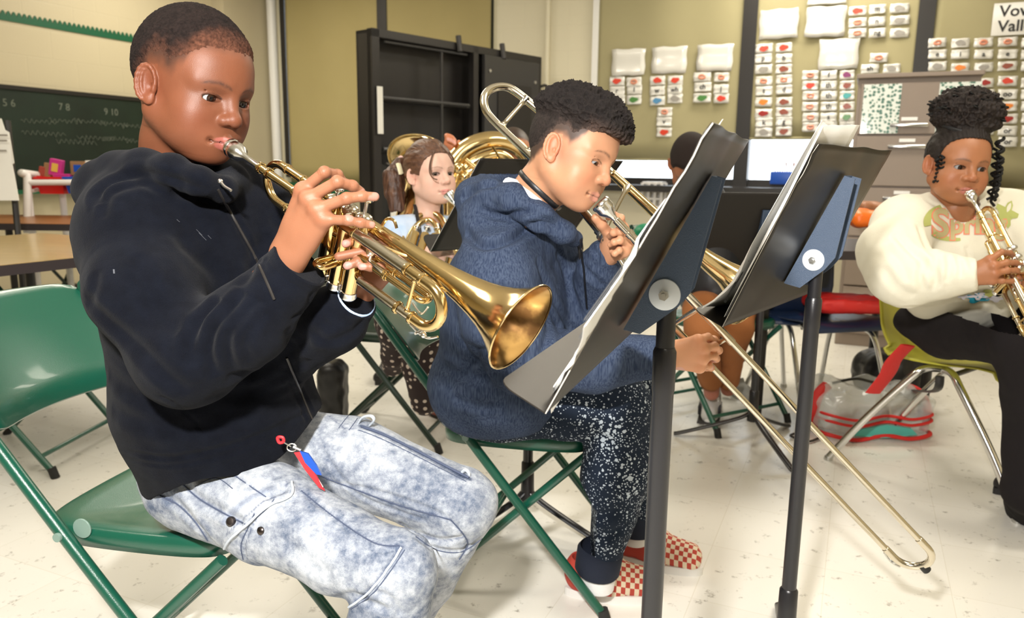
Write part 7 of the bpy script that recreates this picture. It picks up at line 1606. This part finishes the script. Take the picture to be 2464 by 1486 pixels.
T3.add(rc(at(2400, 770, 2.55), at(2600, 790, 2.25), .09, .08), .03); T3.add(rc(at(2600, 790, 2.25), onz(2620, 1180)+Z*.05, .078, .07), .02)
cloth('trousers', T3, M['blackj'], P3, (), seed=50, wr=.005, wsc=9)
M['shoeb'] = mat('black_shoe', (.012, .011, .012), .5); shoe(onz(2470, 1230), V3(.5, -.8, 0), .22, .09, M['shoeb'], P3, ms=M['shoeb']); shoe(onz(2400, 1195)+V3(.22, .05, 0), V3(-1, -.1, 0), .22, .08, M['shoeb'], P3, ms=M['shoeb'])
# ------------------------------------------------------------------ girl with the ponytail
P4 = person('girl with a brown ponytail and pale blue shirt playing a baritone horn', (at(1010, 900, 2.55)[0], at(1010, 900, 2.55)[1], 0))
sk4 = (.72, .46, .36); M['skin4'] = skin_mat('skin_fair', .5, .35)
R4 = ypr(-50.6, 6, 1); SC4 = .895; HO4 = at(1036, 417, 2.46)
nk4 = R4.T@((at(1030, 515, 2.49)-HO4)/SC4)
F_, base_, E4 = head_skin(.0022, nk4, .040, cheek=1.02, lips=1.0, nose=.9)
V, Q = F_.mesh(); C_ = head_color(V, sk4, (.62, .26, .22), (.20, .11, .07), HL_GIRL, .010, E4, hair=(.10, .05, .03), bl=.16, browth=.0024, seed=8)
hv4 = (place(V, HO4, R4, SC4), Q, C_)
W4 = lambda x, y, z: place(np.array([[x, y, z]]), HO4, R4, SC4)[0]
M['hair4'] = mat('brown_hair', (.085, .038, .020), .45, spec=.5, bump=.5, bscale=260, attr=True)
G = Field((-.15, -.12, -.10), (.14, .12, .15), .0028)
G.add((lambda X, Y, Zg: np.maximum(el((-.010, 0, .026), (.107, .084, .099))[0](X, Y, Zg), hairline(X, [(-.14, -.07), (-.07, -.068), (-.03, -.050), (-.012, -.002), (.012, -.002), (.03, -.01), (.045, .016), (.06, .045), (.08, .062), (.12, .07)])-Zg+0*Y), V3(-.13, -.1, -.10), V3(.12, .1, .14)), .004)
Vh, Qh = G.mesh(); Nh = vnormals(Vh, Qh); ang = np.arctan2(Vh[:, 1]+.06, Vh[:, 2]-.02); Vh = Vh+Nh*(.0005*np.sin(ang*90+Vh[:, 0]*60)+.0030*vnoise(Vh*V3(.35, 1, 1), 60)+.0012*vnoise(Vh*V3(.3, 1, 1), 200))[:, None]
M['hair4s'] = mat('brown_hair_strand', (.09, .040, .022), .5); st4 = np.clip(.35+.4*vnoise(Vh*V3(.25, 1, 1), 130, 4)+.3*vnoise(Vh*V3(.25, 1, 1), 300, 6), 0, 1); ch = np.array((.055, .022, .012))*(1-st4[:, None])+np.array((.17, .080, .042))*st4[:, None]
ho4 = mesh_obj('hair', place(Vh, HO4, R4, SC4), Qh, M['hair4'], P4, cols=ch)
tie = at(962, 388, 2.50)
F_ = Field(at(915, 360, 2.70)-V3(.02, .25, .22), at(1010, 360, 2.45)+V3(.06, .14, .06), .003)
F_ = Field((tie[0]-.12, tie[1]-.12, tie[2]-.32), (tie[0]+.14, tie[1]+.12, tie[2]+.06), .003)
for i in range(13):
    a = i/13*6.28; o_ = V3(math.cos(a)*.018, math.sin(a)*.018, 0)
    F_.add(rc(tie+o_*.25, at(948, 420, 2.5)+o_*1.1, .010, .015), .006); F_.add(rc(at(948, 420, 2.5)+o_*1.1, at(950, 465, 2.49)+o_*1.1, .015, .013), .006); F_.add(rc(at(950, 465, 2.49)+o_*1.1, at(956+6*math.cos(a), 506, 2.48)+o_*.6, .013, .004), .006)
Vt, Qt = F_.mesh(); Nt = vnormals(Vt, Qt); an = np.arctan2(Vt[:, 1]-tie[1], Vt[:, 0]-at(950, 450, 2.49)[0]); Vt = Vt+Nt*(.0030*vnoise(Vt*V3(1, 1, .15), 150)+.001*vnoise(Vt*V3(1, 1, .1), 400))[:, None]; st_ = np.clip(.35+.45*vnoise(Vt*V3(1, 1, .12), 180, 4)+.3*vnoise(Vt*V3(1, 1, .1), 400, 6), 0, 1)
mesh_obj('ponytail', Vt, Qt, M['hair4'], ho4, cols=np.array((.040, .016, .010))*(1-st_[:, None])+np.array((.13, .058, .030))*st_[:, None])
MB().tube([tie+(R4[:, 1]*math.cos(t)*.3+V3(.3, 0, 1)*math.sin(t)*.8+R4[:, 0]*.2*math.cos(t))*.016 for t in np.linspace(0, 6.28, 20, endpoint=False)], .006, 8, closed=True).build('hair_tie', mat('pink_elastic', (.8, .5, .45), .7), ho4)
MB().tube(spline([at(958, 392, 2.46), at(962, 405, 2.455), at(966, 420, 2.46)], 5), [.003]+[.009]*9+[.002], 8, sx=.4).build('hair_ribbon', mat('pale_ribbon', (.75, .68, .45), .6), ho4)
for pts, r in (([(1040, 372, 2.36), (1034, 395, 2.345), (1034, 415, 2.34), (1042, 428, 2.335), (1052, 432, 2.33)], .0032), ([(1046, 362, 2.37), (1038, 385, 2.35), (1036, 405, 2.345), (1040, 420, 2.34)], .003), ([(1062, 352, 2.37), (1080, 372, 2.36), (1092, 395, 2.37)], .004)):
    MB().tube(spline([at(*a) for a in pts], 6), r*.6, 6).build('loose_strand', M['hair4s'], ho4)
eyes(HO4, R4, SC4, P4, (.06, .035, .02), nrm(V3(1, -.18, -.02)))
mc = [at(1046, 600, 2.22), at(1054, 606, 2.21), at(1060, 615, 2.21), at(1062, 626, 2.22)]; fg = [[m_+V3(.012, -.01, .02), m_+V3(.03, 0, .012), m_+V3(.035, .015, .0)] for m_ in mc]
hh4 = hand(.003, at(1020, 640, 2.25), at(990, 650, 2.28), mc, fg, [at(1035, 600, 2.24), at(1048, 590, 2.25), at(1058, 588, 2.26)], sk4, (.7, .45, .4), dors=nrm(V3(-.2, -1, .2)), wr=.02, fr=.0066, pr=.010)
fl4 = flesh([(at(1030, 515, 2.49), .036), (at(1020, 620, 2.52), .06), (at(1000, 750, 2.56), .07)], [[at(1020, 590, 2.51), at(965, 568, 2.47), at(945, 620, 2.42), at(1020, 640, 2.25)], [at(1025, 590, 2.52), at(1080, 560, 2.60), at(1090, 640, 2.5)]], sk4)
Vb, Qb, Cb = join([hv4, hh4, fl4]); mesh_obj('body', Vb, Qb, M['skin4'], P4, cols=Cb)
M['bluet'] = mat('pale_blue_tie_dye', (.36, .50, .72), .85, col2=(.60, .66, .76), vscale=12, bump=.2, bscale=300)
S4 = Field((-.62, 2.05, .42), (.10, 2.85, 1.0), .0055); R4t = np.stack([V3(.75, .66, 0), V3(.66, -.75, 0), Z], 1)
S4.add(el(at(1020, 620, 2.52), (.125, .085, .14), R4t), .03); S4.add(el(at(1010, 730, 2.55), (.12, .10, .15), R4t), .05)
S4.add(rc(at(1030, 545, 2.50), at(962, 562, 2.46), .040, .052), .03); S4.add(rc(at(1035, 545, 2.52), at(1085, 555, 2.62), .040, .05), .03); S4.add(rc(at(962, 562, 2.46), at(940, 625, 2.40), .055, .050), .03)
S4.cut(rc(at(1030, 490, 2.48), at(1028, 540, 2.49), .047, .040), .008)
cloth('shirt', S4, M['bluet'], P4, [([(960, 540), (975, 580), (985, 620)], .004, .008), ([(990, 560), (1005, 600)], .003, .008)], seed=60, wr=.004)
MB().tube(spline([at(998, 492, 2.47), at(1004, 520, 2.44), at(1010, 560, 2.40), at(1012, 600, 2.40), at(1014, 640, 2.42)], 6), .006, 8, sx=.3).build('lanyard', M['black'], P4)
MB().tube(spline([at(1062, 492, 2.50), at(1063, 520, 2.47), at(1058, 560, 2.43), at(1050, 600, 2.43)], 6), .006, 8, sx=.3).build('lanyard', M['black'], P4)
def arm(pts, rads, m, name, root, res=.005, k=.015, wr=.002):
    P = np.array(pts); F_ = Field(P.min(0)-max(rads)*1.3, P.max(0)+max(rads)*1.3, res); chain(F_, pts, rads, k); V, Q = F_.mesh(); N_ = vnormals(V, Q); V = V+N_*(fbm(V, 14, 3)*wr)[:, None]; return mesh_obj(name, V, Q, m, root)
def dots():
    m = mat('polka_dot_cotton', (.02, .012, .012), .85); nt = m.node_tree; N = nt.nodes.new; Lk = nt.links.new
    tc = N('ShaderNodeTexCoord'); v = N('ShaderNodeTexVoronoi'); v.inputs['Scale'].default_value = 42; v.inputs['Randomness'].default_value = .35; Lk(tc.outputs['Object'], v.inputs[0])
    b = N('ShaderNodeMath'); b.operation = 'LESS_THAN'; Lk(v.outputs['Distance'], b.inputs[0]); b.inputs[1].default_value = .30
    mx = N('ShaderNodeMix'); mx.data_type = 'RGBA'; Lk(b.outputs[0], mx.inputs[0]); mx.inputs[6].default_value = (.025, .013, .013, 1); mx.inputs[7].default_value = (.62, .52, .45, 1); Lk(mx.outputs[2], nt.nodes['Principled BSDF'].inputs[0]); return m
M['dots'] = dots()
arm([at(960, 770, 2.60), at(1010, 800, 2.42), at(1012, 880, 2.46), at(1022, 965, 2.50)], [.085, .070, .058, .046], M['dots'], 'trousers', P4)
arm([at(960, 770, 2.62), at(955, 790, 2.50), at(950, 850, 2.60), at(945, 880, 2.66)], [.08, .06, .045, .036], M['dots'], 'trousers', P4)
shoe(onz(1030, 985), V3(.5, -.8, 0), .18, .075, mat('rust_shoe', (.35, .06, .03), .5), P4, ms=M['shoeb']); shoe(onz(945, 905), V3(-.3, -.9, 0), .18, .075, M['shoeb'], P4, ms=M['shoeb'])
# ------------------------------------------------------------------ player hidden behind the tuba
P5 = person('child almost hidden behind the tuba, fingers curled over its tubing', (at(1190, 600, 3.2)[0], at(1190, 600, 3.2)[1], 0))
R5 = ypr(-80, 0, 0); HO5 = at(1235, 372, 3.15); F_, base_, E5 = head_skin(.0035, V3(-.03, 0, -.16), .042)
V, Q = F_.mesh(); sk5 = (.50, .22, .12); C_ = head_color(V, sk5, (.5, .2, .15), (.05, .03, .02), HL_BUZZ, .02, E5, hair=(.02, .015, .012)); hv5 = (place(V, HO5, R5, .95), Q, C_)
mc = [at(1076, 345, 2.92), at(1082, 347, 2.92), at(1088, 350, 2.92), at(1092, 354, 2.92)]; fg = [[m_+V3(0, -.015, .028), m_+V3(.005, -.04, .025), m_+V3(.008, -.055, .01)] for m_ in mc]
hh5 = hand(.003, at(1082, 385, 2.98), at(1090, 430, 3.02), mc, fg, [at(1095, 365, 2.93), at(1102, 352, 2.91), at(1104, 342, 2.9)], (.55, .20, .10), (.6, .3, .25), dors=nrm(V3(0, .3, 1)), wr=.02, fr=.0085, pr=.012)
fl5 = flesh([(at(1232, 440, 3.17), .04), (at(1225, 500, 3.2), .07), (at(1215, 720, 3.22), .09)], [[at(1215, 500, 3.2), at(1175, 480, 3.2), at(1120, 540, 3.12), at(1085, 395, 2.98)]], sk5)
Vb, Qb, Cb = join([hv5, hh5, fl5]); mesh_obj('body', Vb, Qb, M['skin2'], P5, cols=Cb); eyes(HO5, R5, .95, P5, (.02, .01, .006))
arm([at(1225, 480, 3.2), at(1220, 620, 3.22), at(1215, 720, 3.22)], [.10, .15, .15], mat('grey_shirt', (.08, .08, .09), .9), 'shirt', P5, .008)
arm([at(1180, 470, 3.2), at(1120, 540, 3.12), at(1092, 440, 3.03)], [.055, .045, .032], mat('grey_shirt_sleeve', (.08, .08, .09), .9), 'sleeve', P5, .006)
pz = at(1215, 740, 3.25); folding_chair(pz[0], pz[1]+.02, math.radians(-85), 'green folding chair under the child almost hidden behind the tuba')
# ------------------------------------------------------------------ child in orange-brown trousers
P6 = person('child in dark top, orange-brown trousers and white sneakers behind the nearest stand', (at(1700, 780, 3.2)[0], at(1700, 780, 3.2)[1], 0))
R6 = ypr(-100, -52, 0); HO6 = at(1660, 392, 3.05); F_, base_, E6 = head_skin(.0035, V3(-.03, 0, -.16), .044)
V, Q = F_.mesh(); C_ = head_color(V, (.34, .14, .07), (.4, .15, .1), (.03, .02, .01), HL_BUZZ, .015, E6, hair=(.02, .013, .010)); hv6 = (place(V, HO6, R6, .98), Q, C_)
G = hair_shell(F_, base_, lambda X, Y, Zg: -.001+.008*sstep(0, .03, Zg-hairline(X, HL_BUZZ)), 0, clipz=lambda X, Y, Zg: hairline(X, HL_BUZZ)-.004-Zg+0*Y); Vh, Qh = G.mesh()
mesh_obj('hair', place(Vh, HO6, R6, .98), Qh, M['hair2'], P6, cols=np.tile(np.array((.018, .011, .009)), (len(Vh), 1)))
lg = [at(1722, 905, 3.24), at(1725, 935, 3.28)]; F_ = Field(lg[1]-V3(.1, .1, .12), lg[0]+V3(.14, .14, .1), .004); F_.add(rc(at(1712, 895, 3.20), at(1712, 945, 3.26), .036, .032), .01); F_.add(rc(at(1752, 895, 3.26), at(1752, 935, 3.34), .036, .032), .01); v, q2 = F_.mesh()
fl6 = flesh([(at(1668, 450, 3.08), .04), (at(1680, 500, 3.1), .07), (at(1712, 720, 3.14), .08)], [[at(1712, 740, 3.12), at(1692, 770, 2.98), at(1698, 850, 3.08), at(1712, 905, 3.2)], [at(1740, 740, 3.14), at(1770, 770, 3.0), at(1760, 850, 3.14), at(1752, 900, 3.26)]], (.4, .15, .1))
Vb, Qb, Cb = join([hv6, (v, q2, np.tile(np.array((.40, .15, .10)), (len(v), 1))), fl6]); mesh_obj('body', Vb, Qb, M['skin1'], P6, cols=Cb); eyes(HO6, R6, .98, P6, (.02, .01, .006))
arm([at(1680, 470, 3.1), at(1705, 560, 3.13), at(1715, 690, 3.16)], [.10, .15, .15], M['black'], 'shirt', P6, .008)
M['rust'] = mat('orange_brown_corduroy', (.30, .105, .028), .85, bump=.5, bscale=120)
arm([at(1700, 745, 3.14), at(1690, 752, 2.98), at(1690, 790, 2.94), at(1698, 850, 3.08), at(1710, 912, 3.20)], [.10, .074, .068, .054, .050], M['rust'], 'trousers', P6)
arm([at(1760, 745, 3.16), at(1770, 755, 3.0), at(1772, 790, 2.98), at(1760, 850, 3.14), at(1752, 912, 3.26)], [.10, .070, .064, .052, .048], M['rust'], 'trousers', P6)
ws = shoe(onz(1712, 985), onz(1698, 1050)-onz(1712, 985), .25, .10, mat('white_sneaker', (.56, .55, .54), .6, bump=.4, bscale=120), P6)[0]; ws.scale = (1, 1.05, 1.35)  # white upper greyed: its shading is put into the base colour
MB().box((.13, .0, .066), (.030, .066, .010), None, .003).box((.095, .0, .080), (.028, .066, .010), None, .003).build('shoe_strap', M['sole'], ws, world=False); MB().box((.13, .040, .035), (.10, .010, .030), None, .003).build('side_patch', M['black'], ws, world=False); MB().box((.13, -.042, .035), (.10, .010, .030), None, .003).build('side_patch', M['black'], ws, world=False); MB().box((.125, 0, .012), (.262, .088, .006), None, .002).build('sole_line', M['blackf'], ws, world=False)
shoe(onz(1752, 960)+V3(.02, .06, 0), V3(.35, -.8, 0), .21, .080, mat('grey_sneaker', (.28, .27, .24), .6), P6)
tag(MB().ball(at(1552, 560, 3.4), (.05, .05, .042), 20).build('green_ball', mat('green_rubber', (.01, .28, .14), .4), None), 'green ball showing beside the trombone hand of the boy in blue', 'ball')
